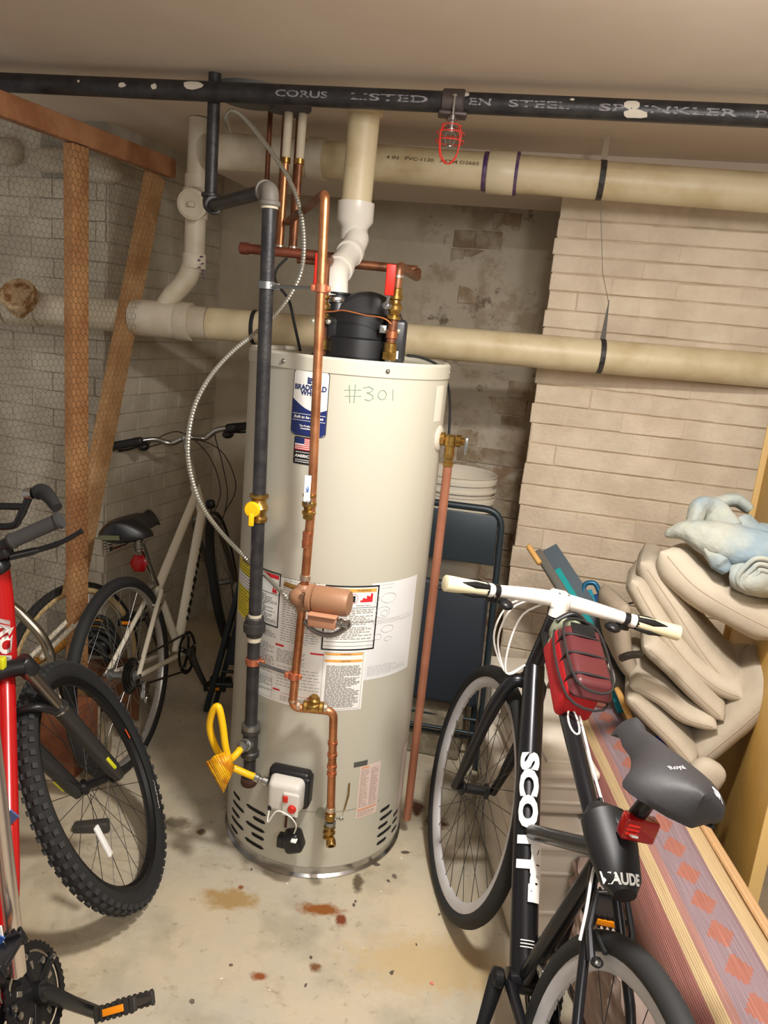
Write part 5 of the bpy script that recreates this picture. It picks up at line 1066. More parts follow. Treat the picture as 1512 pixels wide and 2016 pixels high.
# red top-tube bag with maroon clear top
tb = thing('frame_bag', T @ V((.80, 0, .9)), 'red and maroon zip bag strapped behind the stem of the black bicycle', 'bag')
bM = frame3(V((1, 0, .42))); bcn = T.inverted() @ A(1132, 1318, 1.60); bX = bM @ V((1, 0, 0)); TB = T @ Matrix.Translation(bcn) @ bM.to_4x4() @ Matrix.Translation(-bcn)
mb = MB(TB); mb.box(bcn+V((0, .004, -.012)), (.20, .082, .085), None, .012, .95); mb.build('bag_side', mat('red_fabric', (182, 14, 24), .7, bump=.1, bs=120), tb)
mb = MB(TB); mb.box(bcn+V((-.004, -.008, .034)), (.198, .100, .046), None, .016, .90); mb.build('bag_top', mat('maroon_window', (92, 40, 42), .4, bump=.02, bs=20), tb)
M_pip = mat('black_piping', (40, 36, 36), .6)
for i, x in enumerate((-.06, .0, .055)):
    mb = MB(TB); mb.tube(smooth([bcn+V((x, .041, .008)), bcn+V((x-.004, .038, .050)), bcn+V((x-.008, 0, .0605)), bcn+V((x-.004, -.052, .050)), bcn+V((x, -.058, .012))]), .0028, 6); mb.build('piping', M_pip, tb)
for zz, dy in ((.012, .0), (.053, .0)):
    hw2 = .046 if zz < .03 else .041; L2 = .098 if zz < .03 else .088
    mb = MB(TB); mb.tube(smooth([bcn+V((-L2, -hw2-.006, zz)), bcn+V((L2, -hw2-.006, zz)), bcn+V((L2, hw2-.006, zz)), bcn+V((-L2, hw2-.006, zz))], 5, True), .0030, 6, closed=True); mb.build('piping', M_pip, tb)
mb = MB(TB); mb.box(bcn+V((.070, -.006, .058)), (.034, .056, .006), None, .002); mb.build('velcro_patch', M_black, tb)
hl_ = thing('cloth', T @ (bcn+V((.09, 0, 0))), 'grey green cloth tucked between the stem and the red bag', 'cloth')
mb = MB(TB); mb.ell(bcn+V((.112, .010, .010)), (.018, .034, .040), None, 16, 10, .7); mb.tube(smooth([bcn+V((.09, .03, .01)), bcn+V((.088, .034, -.015)), bcn+V((.08, .032, -.035))]), [.014]*4+[.011]*4+[.006]*5, 10); mb.build('cloth_fold', mat('grey_green_cloth', (150, 156, 130), .85, bump=.2, bs=50), hl_)
mb = MB(TB); mb.tube(smooth([bcn+V((.108, .042, .034)), bcn+V((.120, .006, .056)), bcn+V((.108, -.036, .036))]), .007, 10); mb.build('dark_strap', M_black, hl_)

# --- white city bicycle behind left
gC = dict(bbx=.4225, bbz=.2409, stx=.3151, stz=.5361, hbx=.7748, hbz=.6810, htx=.8266, htz=.8163, fx=1.0326, hx=.7610, hz=1.0489, hw=.3334, sax=.1899, saz=.8229)
gC['htx'] = .742; gC['htz'] = .845; gC['hbx'] = .80; gC['hbz'] = .71
C_ = BikeFrame(gC, -.7885, 2.3748, 1.4374, -.1253, .2722); T, TF = C_.M, C_.MF
cb_ = thing('bicycle', T @ V((.5, 0, 0)), 'white bicycle with black spring saddle leaning on the left brick wall', 'bicycle')
M_wh = mat('cream_white_paint', (236, 227, 206), .35); hb_, ht_, bb_, st_ = C_.hb, C_.ht, C_.bb, C_.st; r0c = .335; rc_ = V((0, 0, r0c)); fc_ = V((gC['fx'], 0, r0c)); up_ax = (V((gC['sax'], 0, gC['saz']))-st_).normalized()
fr = frame_tubes(T, [([hb_, ht_], .020), ([bb_, hb_+C_.ax*.02], .019), ([st_, ht_-C_.ax*.03], .017), ([bb_+V((.0, 0, .06)), st_+up_ax*.02], .015)])
for s in (-1, 1): fr.tube([bb_+V((-.01, s*.03, 0)), rc_+V((0, s*.058, 0))], .009, 10); fr.tube([st_+V((-.01, s*.02, -.0)), rc_+V((0, s*.058, 0))], .0085, 10)
fo = fr.build('frame', M_wh, cb_)
mb = MB(T); dd = (hb_-bb_).normalized(); nn_ = V((0, -1, 0)); [mb.box(bb_+dd*(.14+.033*k_)+V((0, -.0188, 0)), (.016+.006*(k_ % 3), .0022, .020+.006*(k_ % 2)), frame3(dd, z=V((0, 0, 1))) @ Matrix.Rotation(.25, 3, 'Y'), .0008) for k_ in range(10)]; mb.build('frame_lettering', M_blackp, fo, smooth=False)['kind'] = 'stuff'
fkm = MB(TF)
for s in (-1, 1): fkm.tube(smooth([hb_+V((0, s*.01, -.01)), hb_+V((.01, s*.045, -.03)), hb_.lerp(fc_, .5)+V((0, s*.05, 0)), fc_+V((0, s*.05, 0))], 4), .0125, 10)
fkm.build('fork', mat('chrome_fork', (120, 118, 112), .3, .8), cb_)
wheel(cb_, T, rc_, r0c, .020, 'rear_wheel', mat('grey_alloy', (178, 174, 166), .35, .6), M_rubber, .014, .012, 0, M_zinc, .055)
wheel(cb_, TF, fc_, r0c, .020, 'front_wheel', mat('grey_alloy', (178, 174, 166), .35, .6), M_rubber, .014, .012, 0, M_zinc, .045)
# dark chain guard, derailleur, crank
crank(cb_, T, bb_, -1.2, mat('dull_crank', (90, 88, 84), .4, .7), .080, mat('black_chainring', (34, 34, 36), .4, .5), M_black)
mb = MB(T); q = rc_+V((.02, -.065, -.06)); mb.box(q, (.03, .02, .06), Matrix.Rotation(.4, 3, 'Y'), .006); mb.lathe(q+V((.0, -.012, -.035)), (0, 1, 0), [(.018, 0), (.018, .008)], 14); mb.lathe(q+V((.0, -.012, .015)), (0, 1, 0), [(.018, 0), (.018, .008)], 14); mb.build('rear_derailleur', M_steel, cb_)
mb = MB(T); 
for k, rr_ in enumerate((.062, .052, .044, .036)): mb.lathe(rc_+V((0, -.030-.005*k, 0)), (0, -1, 0), [(.01, 0), (rr_, 0), (rr_, .002), (.01, .002)], 28)
mb.build('cassette', mat('oily_steel', (70, 66, 60), .4, .8), cb_)
mb = MB(T); mb.tube([bb_+V((-.01, -.045, -.07)), rc_+V((0, -.045, -.04))], .004, 6); mb.tube([bb_+V((-.01, -.045, .08)), rc_+V((0, -.045, .05))], .004, 6); mb.build('chain', mat('oily_steel', (70, 66, 60), .4, .8), cb_)
hc_ = V((gC['hx'], 0, gC['hz'])); mb = MB(TF); mb.tube([ht_, hc_-V((.03, 0, .03)), hc_], [.014, .014, .014], 14); mb.ell(hc_, (.022, .022, .020)); mb.build('stem', M_steel, cb_)
mb = MB(TF); hw_ = gC['hw']; pts = smooth([hc_+V((-.03, -hw_+.13, .015)), hc_+V((.0, -.13, .012)), hc_+V((.02, -.07, -.015)), hc_, hc_+V((.02, .07, -.015)), hc_+V((.0, .13, .012)), hc_+V((-.03, hw_-.13, .015))]); mb.tube(pts, .0115, 12); mb.build('handlebar', M_steel, cb_)
for s in (-1, 1):
    g0 = hc_+V((-.03, s*(hw_-.13), .015)); g1_ = hc_+V((-.06, s*hw_, .012)); mb = MB(TF); mb.tube([g0, g1_], .017, 14); mb.build('grip', M_rubber, cb_)
    mb = MB(TF); mb.box(g0+V((0, -s*.01, 0)), (.035, .05, .035), None, .010); mb.ell(g0+V((.01, -s*.03, -.025)), (.025, .025, .018)); mb.tube(smooth([g0+V((.02, -s*.01, -.02)), g0+V((.05, s*.04, -.03)), g0+V((.045, s*.10, -.03))]), .005, 8); mb.build('brake_lever', M_black, cb_)
for k, pts in enumerate(([V((.03, .18, -.01)), V((.12, .05, .02)), V((.16, -.05, -.10)), V((.12, -.08, -.26)), V((.05, -.03, -.36))], [V((.03, -.18, -.01)), V((.14, -.10, .0)), V((.19, -.10, -.15)), V((.15, -.10, -.30)), V((.08, -.05, -.42))], [V((.03, .18, -.02)), V((.16, .02, -.02)), V((.22, -.10, -.10)), V((.20, -.14, -.26)), V((.12, -.08, -.36))])):
    mb = MB(TF); mb.tube(smooth([hc_+p for p in pts]), .0025, 6); mb.build('cable_housing', mat('dark_cable', (52, 48, 44), .5), cb_)
mb = MB(TF); q = hb_+V((.06, -.03, .03)); mb.box(q, (.03, .04, .04), None, .012); mb.tube([q, q-V((.03, 0, .06))], .004, 6); mb.build('front_lamp', M_black, cb_)
sc_ = V((gC['sax'], 0, gC['saz'])); mb = MB(T); mb.cyl(st_, sc_-up_ax*.05, .0135, n=14); mb.build('seat_post', M_steel, cb_)
sd_ = saddle(cb_, T, sc_+V((0, 0, .0)), mat('black_vinyl', (20, 20, 22), .4), .27, .10, .07, nose=.03)
mb = MB(T)
for s in (-1, 1):
    for k in range(4): mb.tube([sc_+V((-.09+.014*cos(t), s*.055+.014*sin(t), -.075+.010*k)) for t in [2*pi*i/10 for i in range(10)]], .0025, 5, closed=True)
    mb.tube([sc_+V((-.09, s*.055, -.075)), sc_+V((-.02, s*.03, -.075)), sc_+V((.08, s*.01, -.04))], .004, 6)
mb.build('saddle_spring', M_steel, sd_)
mb = MB(T); mb.box(sc_+V((-.137, .02, -.020)), (.003, .07, .016)); mb.build('saddle_plate', mat('olive_plate', (92, 92, 66), .5), sd_)
mb = MB(T); q = st_.lerp(sc_, .45)+V((-.035, .01, 0)); mb.lathe(q, (-1, 0, .1), [(.030, 0), (.034, .004), (.034, .012), (.028, .016), (.001, .017)], 6); rfl = mb.build('reflector', mat('dark_red_lens', (150, 10, 14), .2), cb_)
mb = MB(T); mb.box(st_+V((-.05, .015, .02)), (.05, .05, .03), None, .01); mb.box(st_+V((-.05, -.01, -.04)), (.04, .05, .02), None, .008); mb.tube([st_+V((-.10, .03, -.08)), st_+V((0, .03, -.02))], .006, 8); mb.tube([st_+V((-.10, -.03, -.08)), st_+V((0, -.03, -.02))], .006, 8); mb.build('brake_caliper', M_steel, cb_)

# --- red mountain bicycle, left foreground
gA = dict(bbx=.42, bbz=.30, stx=.28, stz=.75, hbx=.8554, hbz=.7920, htx=.8022, htz=.9170, fx=1.0567, hx=.8502, hz=1.0340, hw=.3321, sax=.22, saz=.98)
Ab = BikeFrame(gA, -.5196, .7630, 1.5937, -.4494, .1165); T, TF = Ab.M, Ab.MF
ab_ = thing('bicycle', T @ V((.8, 0, 0)), 'red mountain bicycle with knobbly front tyre at the left edge', 'bicycle')
M_rd = mat('glossy_red_paint', (196, 24, 26), .25, .1, coat=.4); hb_, ht_, bb_, st_ = Ab.hb, Ab.ht, Ab.bb, Ab.st; rc_ = V((0, 0, .345)); fc_ = V((gA['fx'], 0, .345))
fr = frame_tubes(T, [([hb_+Ab.ax*.0, ht_], .025), ([bb_, hb_+Ab.ax*.03], [.024, .027]), ([st_, ht_-Ab.ax*.03], .020), ([bb_, st_], .018)])
for s in (-1, 1): fr.tube([bb_+V((-.01, s*.035, 0)), rc_+V((0, s*.065, 0))], .011, 10); fr.tube([st_+V((-.01, s*.02, -.04)), rc_+V((0, s*.065, 0))], .010, 10)
fo = fr.build('frame', M_rd, ab_)
mb = MB(T); d = (hb_+Ab.ax*.03-bb_).normalized(); up2 = (V((0, 0, 1))-d*d.z).normalized()
add_text(mb, 'IRONHORSE', .045, lambda x, y: bb_+d*(.36+x)+(V((0, -1, 0))*cos(.5+y/.027)+up2*sin(.5+y/.027))*.0285, .0020, .36); mb.build('frame_lettering', M_whitep, fo, smooth=False)
mb = MB(); mb.tube(smooth([A(-12, 1090, 1.70), A(0, 1170, 1.70), A(6, 1250, 1.69), A(10, 1345, 1.66), A(14, 1560, 1.50), A(16, 1740, 1.37), A(6, 1830, 1.30)], 5), [.029]*14+[.023]*17, 20); dtb = mb.build('down_tube', M_rd, ab_)
bpy.context.view_layer.update(); mb = MB(); conform_text(mb, dtb, 'IRON', .038, A(9, 1270, 1.66), (.02, 0, -1), (1, 0, .02), .0018, .125); mb.build('frame_lettering', M_whitep, ab_, smooth=False)
mb = MB(); mb.box(A(20, 1610, 1.438), (.024, .004, .034), Matrix.Rotation(.7, 3, 'Y'), .001); mb.build('frame_decal', mat('blue_grey_decal', (84, 104, 150), .5), ab_, smooth=False)
mb = MB(); mb.box(A(2, 1305, 1.62), (.02, .02, .03), None, .005); mb.build('lime_clip', mat('lime_decal', (214, 214, 30), .4), ab_)
cr_ = hb_-Ab.ax*.045; mb = MB(TF); ofs = V((.022, 0, .012))
mb.tube(smooth([cr_+V((.02, -.070, 0)), cr_+V((.01, -.035, .012)), cr_+V((0, 0, .016)), cr_+V((.01, .035, .012)), cr_+V((.02, .070, 0))]), .021, 14); mb.cyl(cr_, hb_+Ab.ax*.01, .018, n=16)
for s in (-1, 1): mb.lathe(cr_+V((.02, s*.066, .018)), -Ab.ax, [(.020, 0), (.023, .004), (.023, .045), (.019, .048)], 18)
fk = mb.build('fork_crown', M_black, ab_)
fdx = ((fc_+V((-.006, 0, 0)))-(cr_+V((.02, 0, 0)))).normalized()
for s in (-1, 1):
    a_ = cr_+V((.02, s*.066, 0)); b_ = fc_+V((-.006, s*.058, -.01)); mb = MB(TF); mb.cyl(a_, a_.lerp(b_, .45), .0155, n=18); mb.build('stanchion', mat('grey_stanchion', (130, 122, 112), .25, .9), ab_)
    mb = MB(TF); mb.tube([a_.lerp(b_, .33), a_.lerp(b_, .345), a_.lerp(b_, .38), a_.lerp(b_, .9), b_], [.0205, .0225, .021, .0205, .015], 18); lg = mb.build('fork_leg', mat('dark_grey_fork', (52, 50, 48), .4, .2), ab_)
    mb = MB(TF); mb.lathe(a_.lerp(b_, .345), b_-a_, [(.0205, 0), (.0228, .001), (.0228, .006), (.0205, .007)], 18); mb.build('wiper_ring', M_steel, lg)
    mb = MB(TF); dl = (b_-a_).normalized(); mb.box(a_.lerp(b_, .86)+V((-.012, s*.010, .0)), (.045, .010, .017), frame3(dl, z=V((0, s, 0.2))), .002); mb.build('fork_decal', mat('lime_decal', (214, 214, 30), .4), lg)
# fork arch, brakes
mb = MB(TF); u0_ = cr_+V((.02, 0, 0))+fdx*.17; mb.tube(smooth([u0_+V((-.01, -.062, 0)), u0_+V((-.055, -.045, .05)), u0_+V((-.062, 0, .065)), u0_+V((-.055, .045, .05)), u0_+V((-.01, .062, 0))]), .010, 10); mb.build('fork_arch', M_black, ab_)
for s in (-1, 1): mb = MB(TF); c_ = u0_+V((.02, s*.052, -.02)); mb.tube([c_, c_+Ab.ax*.05+V((0, -s*.004, 0)), c_+Ab.ax*.10+V((0, -s*.02, 0))], [.009, .007, .006], 8); mb.build('brake_arm', M_black, ab_)
wheel(ab_, TF, fc_, .340, .0255, 'front_wheel', mat('black_rim', (30, 29, 29), .4, .3), mat('matt_tyre', (34, 34, 34), .85), .027, .013, 66, mat('thin_black_spoke', (60, 56, 54), .5, .5), .050, M_black)
wheel(ab_, T, rc_, .340, .0255, 'rear_wheel', mat('black_rim', (30, 29, 29), .4, .3), mat('matt_tyre', (34, 34, 34), .85), .020, .013, 66, mat('thin_black_spoke', (60, 56, 54), .5, .5), .055, M_black)
def wsurf(c, R, a, y): return c+V((R*cos(a), y, R*sin(a)))
ws = 'KENDA'
mb = MB(TF); add_text(mb, ws, .018, lambda x, y: wsurf(fc_, .303+y*.7, -.75+x/.305, -.0245-.0012+abs(y)*.35), .0006, .09); mb.build('tyre_lettering', mat('tyre_print', (196, 190, 182), .7), ab_, smooth=False)
mb = MB(TF)
for i in range(6):
    a0 = -.10+.02*i; mb.face([mb.pv(wsurf(fc_, .268, a0, -.0140)), mb.pv(wsurf(fc_, .268, a0+.02, -.0140)), mb.pv(wsurf(fc_, .276, a0+.02, -.0145)), mb.pv(wsurf(fc_, .276, a0, -.0145))])
mb.build('rim_decal', mat('orange_decal', (232, 92, 40), .5), ab_)
# white wheel reflector tube on the spokes, disc hub
mb = MB(TF); a0 = radians(205); mb.box(fc_+V((.19*cos(a0), -.022, .19*sin(a0))), (.020, .009, .085), Matrix.Rotation(.1, 3, 'Y'), .003); mb.build('wheel_reflector', M_whitep, ab_)
crank(ab_, T, bb_, 2.2, mat('black_crank', (30, 30, 32), .35, .3), .085, mat('black_chainring', (34, 34, 36), .4, .5), M_black)
hc_ = V((gA['hx'], 0, gA['hz'])); mb = MB(TF); mb.tube([ht_, ht_+Ab.ax*.06, hc_], [.020, .020, .017], 14); mb.build('stem', M_black, ab_)
mb = MB(TF); hw_ = gA['hw']; mb.tube([hc_+V((-.02*abs(t), t*(hw_-.02), 0)) for t in (-1, -.5, 0, .5, 1)], .0125, 14); mb.build('handlebar', M_black, ab_)
for s in (-1, 1):
    e_ = hc_+V((-.02, s*hw_, 0)); i_ = hc_+V((-.015, s*(hw_-.125), 0)); mb = MB(TF); mb.tube([i_, i_.lerp(e_, .05), i_.lerp(e_, .1), i_.lerp(e_, .92), i_.lerp(e_, .94), e_], [.0165, .019, .0165, .0165, .0195, .0185], 18); mb.build('grip', mat('dark_grey_grip', (58, 56, 54), .8), ab_)
    mb = MB(TF); q = hc_+V((0, s*(hw_-.16), -.012)); mb.box(q, (.04, .045, .035), None, .010); mb.box(q+V((.01, -s*.03, -.03)), (.05, .05, .035), None, .012); mb.tube(smooth([q+V((.02, s*.0, -.02)), q+V((.055, s*.05, -.035)), q+V((.05, s*.11, -.04)), q+V((.045, s*.165, -.035))]), [.009]*6+[.007]*6+[.006]*6+[.0075], 10); mb.build('brake_lever', M_black, ab_)
# --- other handlebar with shiny bar end, silver bicycle at bottom-left
sb = thing('bicycle', A(10, 1800, 1.05), 'silver framed bicycle with black crank at the bottom left corner', 'bicycle')
M_sil = mat('polished_silver', (206, 196, 188), .22, .9)
p0, p1, p2 = A(-4, 1560, 1.18), A(36, 1915, 1.16), A(-150, 2060, 1.25)
mb = MB(); mb.tube([p0+(p0-p1)*.5, p1], .0145, 18); mb.tube([p1, A(-160, 1830, 1.30)], .012, 12); mb.build('frame', M_sil, sb)
bbS = A(70, 1955, 1.2); TS = Rm((0, 0, 1), radians(90)) @ Rm((1, 0, 0), radians(-25)); bbS = bbS+(TS @ V((0, .045, 0))); TS = Matrix.Translation(bbS) @ TS
crank(sb, TS, V((0, 0, 0)), -1.08, M_black, .088, mat('black_chainring', (34, 34, 36), .4, .5), mat('dark_pedal', (48, 44, 40), .6), prot=radians(38), aw=1.35)
mb = MB(TS); mb.lathe(V((0, -.040, 0)), (0, -1, 0), [(.01, 0), (.070, 0), (.072, .003), (.05, .006), (.03, .010), (.001, .010)], 30); spd = mb.build('crank_spider', M_black, sb)
for k in range(5):
    a_ = .5+2*pi*k/5; mb = MB(TS); mb.lathe(V((.058*cos(a_), -.046, .058*sin(a_))), (0, -1, 0), [(.007, 0), (.007, .003), (.003, .0035), (.001, .0035)], 10); mb.build('spider_bolt', M_steel, spd)
    a_ += .62; mb = MB(TS); mb.box(V((.046*cos(a_), -.0465, .046*sin(a_))), (.022, .002, .010), Matrix.Rotation(-a_, 3, 'Y'), .0008); mb.build('spider_window', mat('bare_metal', (170, 162, 150), .35, .8), spd)
mb = MB(TS); 
for k in range(2): mb.lathe(V((0, -.038+.010*k, 0)), (0, 1, 0), [(.02, 0), (.066-.016*k, 0), (.066-.016*k, .002), (.02, .002)], 30)
mb.build('inner_chainring', M_zinc, sb)
q = A(14, 1845, 1.13); mb = MB(); mb.box(q+V((-.02, -.018, 0)), (.05, .003, .075), Matrix.Rotation(-.12, 3, 'Y'), .001); st_l = mb.build('frame_sticker', M_whitep, sb)
mb = MB(); mb.box(q+V((-.005, -.021, .005)), (.010, .002, .035), Matrix.Rotation(.5, 3, 'Y')); mb.box(q+V((-.015, -.021, -.008)), (.010, .002, .03), Matrix.Rotation(-.2, 3, 'Y')); mb.build('sticker_mark', mat('blue_print', (60, 100, 180), .5), st_l)
mb = MB(); mb.tube(smooth([p1+V((0, 0, .02)), p1+V((-.012, -.01, -.03)), p1+V((-.004, -.01, -.09))]), .002, 6); mb.tube(smooth([p1+V((-.02, 0, .02)), p1+V((-.03, -.01, -.05)), p1+V((.01, -.01, -.12))]), .002, 6); mb.build('cable_housing', mat('cable_grey', (170, 160, 140), .5), sb)
# sticker on crank
# --- second handlebar behind (bar end with shiny cap)
hbk = thing('bicycle', A(-40, 1040, 1.75), 'black looped handlebar with padded bar end and chrome cap at the left edge', 'bicycle handlebar')
mb = MB(); Yb = 1.72; mb.tube(smooth([A(-60, 996, Yb), A(20, 997, Yb), A(46, 1000, Yb), A(38, 1020, Yb), A(20, 1036, Yb), A(-60, 1036, Yb)]), .0085, 12); mb.build('bar_loop', M_black, hbk)
mb = MB(); mb.tube(smooth([A(40, 1016, Yb), A(52, 990, Yb), A(60, 972, Yb)]), .009, 12); mb.build('bar_post', M_black, hbk)
mb = MB(); mb.tube(smooth([A(68, 972, Yb), A(84, 968, Yb), A(98, 980, Yb-.02), A(112, 1000, Yb-.04)]), [.014, .016, .017, .018, .019, .019, .0185, .018, .0175, .017, .0165, .016, .0155, .015, .0145, .014, .0135, .013, .013][:19], 14); mb.build('bar_end_pad', M_rubber, hbk)
mb = MB(); mb.lathe(A(66, 971, Yb), A(44, 973, Yb)-A(66, 971, Yb), [(.008, 0), (.014, .002), (.014, .014), (.0125, .018), (.0125, .020), (.004, .021)], 16); mb.build('chrome_cap', M_steel, hbk)
# --- tan-wall bicycle behind
def fitwheel(px, py, Rpx_y, yaw_deg, lean, r):
    pass
tbk = thing('bicycle', V((-1.02, 2.45, 0)), 'old bicycle with tan walled tyre and curved chrome fork behind the white one', 'bicycle')
cW = A(150, 1322, 2.62); Rw = .335; yawW = 1.20
MW = Matrix.Translation((cW.x, cW.y, cW.z)) @ Rm((0, 0, 1), yawW) @ Rm((1, 0, 0), -.16)
M_tan = mat('tan_sidewall', (206, 178, 128), .7)
w_ = wheel(tbk, MW, V((0, 0, 0)), Rw, .018, 'rear_wheel', mat('grey_alloy', (178, 174, 166), .35, .6), M_rubber, .014, .012, 0, M_zinc, .045)
for s in (-1, 1):
    mb = MB(MW); mb.tube([V((.304*cos(2*pi*i/72), s*.010, .304*sin(2*pi*i/72))) for i in range(72)], .0115, 10, closed=True); mb.build('sidewall', M_tan, w_)
mb = MB(); 
for s in (-.03, .03): mb.tube([MW @ V((0, s*1.6, 0)), A(118, 1235, 2.40)+V((s, 0, 0))] if False else [A(70, 1295, 2.35)+V((s*.6, 0, 0)), A(182, 1185, 2.62)+V((s*.6, 0, 0))], .0085, 10)
mb.build('frame_stay', M_wh, tbk)
mb = MB(); mb.tube(smooth([A(22, 1192, 2.05), A(45, 1212, 2.05), A(80, 1250, 2.05), A(97, 1285, 2.05), A(108, 1330, 2.03), A(118, 1380, 2.0)]), [.0145]*20+[.012]*11, 16); mb.build('chrome_fork', mat('dull_chrome', (150, 140, 124), .25, .95), tbk)

# ------------------------------------------------------------------ clutter behind the bikes
ob = thing('shelf_rail', A(140, 1270, 2.75), 'orange yellow plastic rail lying behind the wire partition', 'rail')
mb = MB(); mb.tube([A(48, 1318, 2.75), A(202, 1218, 2.95)], .024, 12, sq=.6); mb.tube([A(60, 1330, 2.73), A(60, 1420, 2.70)], .014, 10); mb.build('rail_body', mat('orange_plastic', (222, 150, 30), .5), ob)
hm = thing('helmet', A(187, 1270, 2.75), 'dark vented bicycle helmet lying behind the bicycle wheels', 'helmet')
hcn = A(187, 1262, 2.78)
for i in range(5):
    mb = MB(); y = -.07+.035*i; w2 = sqrt(max(.01, 1-(y/.095)**2)); mb.tube(smooth([hcn+V((-.10*w2, y*.6, -.03+y*.5)), hcn+V((-.06*w2, y*.6, .03+y*.5)), hcn+V((0, y*.6, .05+y*.5)), hcn+V((.06*w2, y*.6, .03+y*.5)), hcn+V((.10*w2, y*.6, -.03+y*.5))]), .010, 8); mb.build('helmet_rib', mat('dark_helmet', (46, 50, 48), .4), hm)
mb = MB(); mb.ell(hcn+V((0, .03, -.02)), (.085, .06, .05)); mb.build('helmet_shell', M_black, hm)
mb = MB(); bx_ = A(195, 1365, 2.72); mb.box(bx_, (.30, .20, .20), Matrix.Rotation(.3, 3, 'Z'), .004); o = mb.build('cardboard_box', mat('brown_cardboard', (128, 84, 52), .8, var=(108, 68, 42), vs=8)); tag(o, 'brown cardboard box on the floor under the dark helmet', 'box')
mb = MB(); q = Zp(118, 1500, .10); mb.box(A(118, 1450, 2.35), (.20, .14, .26), Matrix.Rotation(-.2, 3, 'Z'), .004); o = mb.build('cardboard_box', mat('rusty_cardboard', (140, 84, 50), .8, var=(110, 62, 38), vs=10)); tag(o, 'rust brown carton seen through the knobbly front wheel', 'box')
for i, (x, y, wv) in enumerate(((195, 1432, .022), (208, 1440, .018), (218, 1446, .02))):
    a_, b_ = A(x-12, y-40, 2.45+.02*i), A(x+4, y+32, 2.42+.02*i); mb = MB(); mb.box((a_+b_)/2, (wv, .05, (b_-a_).length), frame3(V((1, .3, 0)), z=b_-a_), .002); o = mb.build('wood_offcut', mat('grey_offcut', (150, 134, 108), .8, var=(120, 104, 80), vs=20)); tag(o, ('first', 'second', 'third')[i]+' of three pale timber offcuts from the left behind the knobbly tyre', 'offcut', 'timber offcuts')
# folding chairs
M_chair = mat('slate_blue_steel', (42, 52, 58), .38, .2)
def fchair(name, label, R0, dR, up_, H_c, W_c, seat=True):
    t = thing(name, R0, label, 'chair', 'folding chairs'); dR = V(dR).normalized(); up_ = V(up_).normalized(); fn_ = dR.cross(up_).normalized()
    if fn_.y > 0: fn_ = -fn_
    c = lambda x, z, f=0: R0+dR*x+up_*z+fn_*f
    mb = MB(); mb.tube(fillet([c(0, 0), c(0, H_c), c(W_c, H_c), c(W_c, 0)], .07, 8), .0125, 14); mb.build('back_frame', M_chair, t)
    mb = MB(); mb.tube(fillet([c(.03, 0, -.05), c(.03, H_c*.72, -.02)], .03), .0105, 12); mb.tube([c(W_c-.03, 0, -.05), c(W_c-.03, H_c*.72, -.02)], .0105, 12)
    for z in (.10, .17): mb.tube([c(.02, z, -.03), c(W_c-.02, z, -.03)], .007, 10)
    mb.build('rear_legs', M_chair, t)
    mb = MB(); mb.tube([c(.0, .13, .0), c(W_c, .13, 0)], .007, 10); mb.build('cross_bar', M_chair, t)
    def panel(z0, z1, m_, nm, th=.008, f=.0, ins=.014, rr_=.02):
        mb = MB(); mb.box(c(W_c/2, (z0+z1)/2, f), (W_c-2*ins, th, z1-z0), Matrix((dR, -fn_, up_)).transposed(), rr_ if th > rr_ else th*.45); return mb.build(nm, m_, t)
    panel(H_c-.20, H_c-.02, M_chair, 'backrest')
    if seat: panel(.24, H_c-.27, mat('dark_vinyl_seat', (34, 42, 52), .5), 'seat', .035, .020, .02, .017)
    return t
R0 = A(830, 1335, 2.60); R0.z = .34; 
chb = A(945, 1330, 2.62); chT = A(990, 1045, 2.68)
cR = A(955, 1345, 2.58); cT_ = A(988, 1030, 2.64); uu = (cT_-cR).normalized(); base_ = cR-uu*(cR.z/uu.z)
dd_ = V((-1, .16, 0)).normalized()
fchair('folding_chair', 'dark blue folding chair standing folded right of the water heater', base_+dd_*.44+V((0, 0, .01)), -dd_, uu, (A(940, 1010, 2.62).z-.0)/uu.z, .44)
# left folded chair (dark bluish legs between the white bicycle and the heater)
l0, l1 = A(405, 1405, 2.78), A(462, 1195, 2.72); uu = (l1-l0).normalized(); b0 = l0-uu*(l0.z/uu.z)
fchair('folding_chair', 'dark blue folding chair leaning folded left of the water heater', b0+V((0, 0, .01)), V((1, .1, 0)), uu, .80, .40, True)
# bucket stack
M_buck = mat('white_bucket_plastic', (214, 206, 190), .45)
bkp = A(898, 960, 2.95)
for i, lab in enumerate(('white plastic bucket under the other one behind the folding chair', 'white plastic bucket nested on top behind the folding chair')):
    zt = A(898, 928, 2.95).z-.075*(1-i); t = thing('bucket', V((bkp.x, bkp.y, zt-.36)), lab, 'bucket', 'nested buckets')
    mb = MB(); mb.lathe((bkp.x, bkp.y, zt-.36), (0, 0, 1), [(.001, 0), (.130, 0), (.148, .33), (.156, .332), (.156, .345), (.148, .347), (.148, .358), (.154, .360), (.150, .362), (.144, .30), (.128, .01), (.001, .008)], 40); mb.build('bucket_body', M_buck, t)
    mb = MB(); mb.lathe((bkp.x, bkp.y, zt-.06), (0, 0, 1), [(.150, 0), (.157, .001), (.157, .006), (.150, .007)], 40); mb.build('bucket_rib', M_buck, t)
sup = MB(); sup.lathe((bkp.x, bkp.y, 0), (0, 0, 1), [(.13, 0), (.15, zt-.44), (.12, zt-.44)], 30); o = sup.build('storage_drum', mat('grey_drum', (150, 144, 130), .6)); tag(o, 'grey drum under the white buckets behind the folding chair', 'drum')
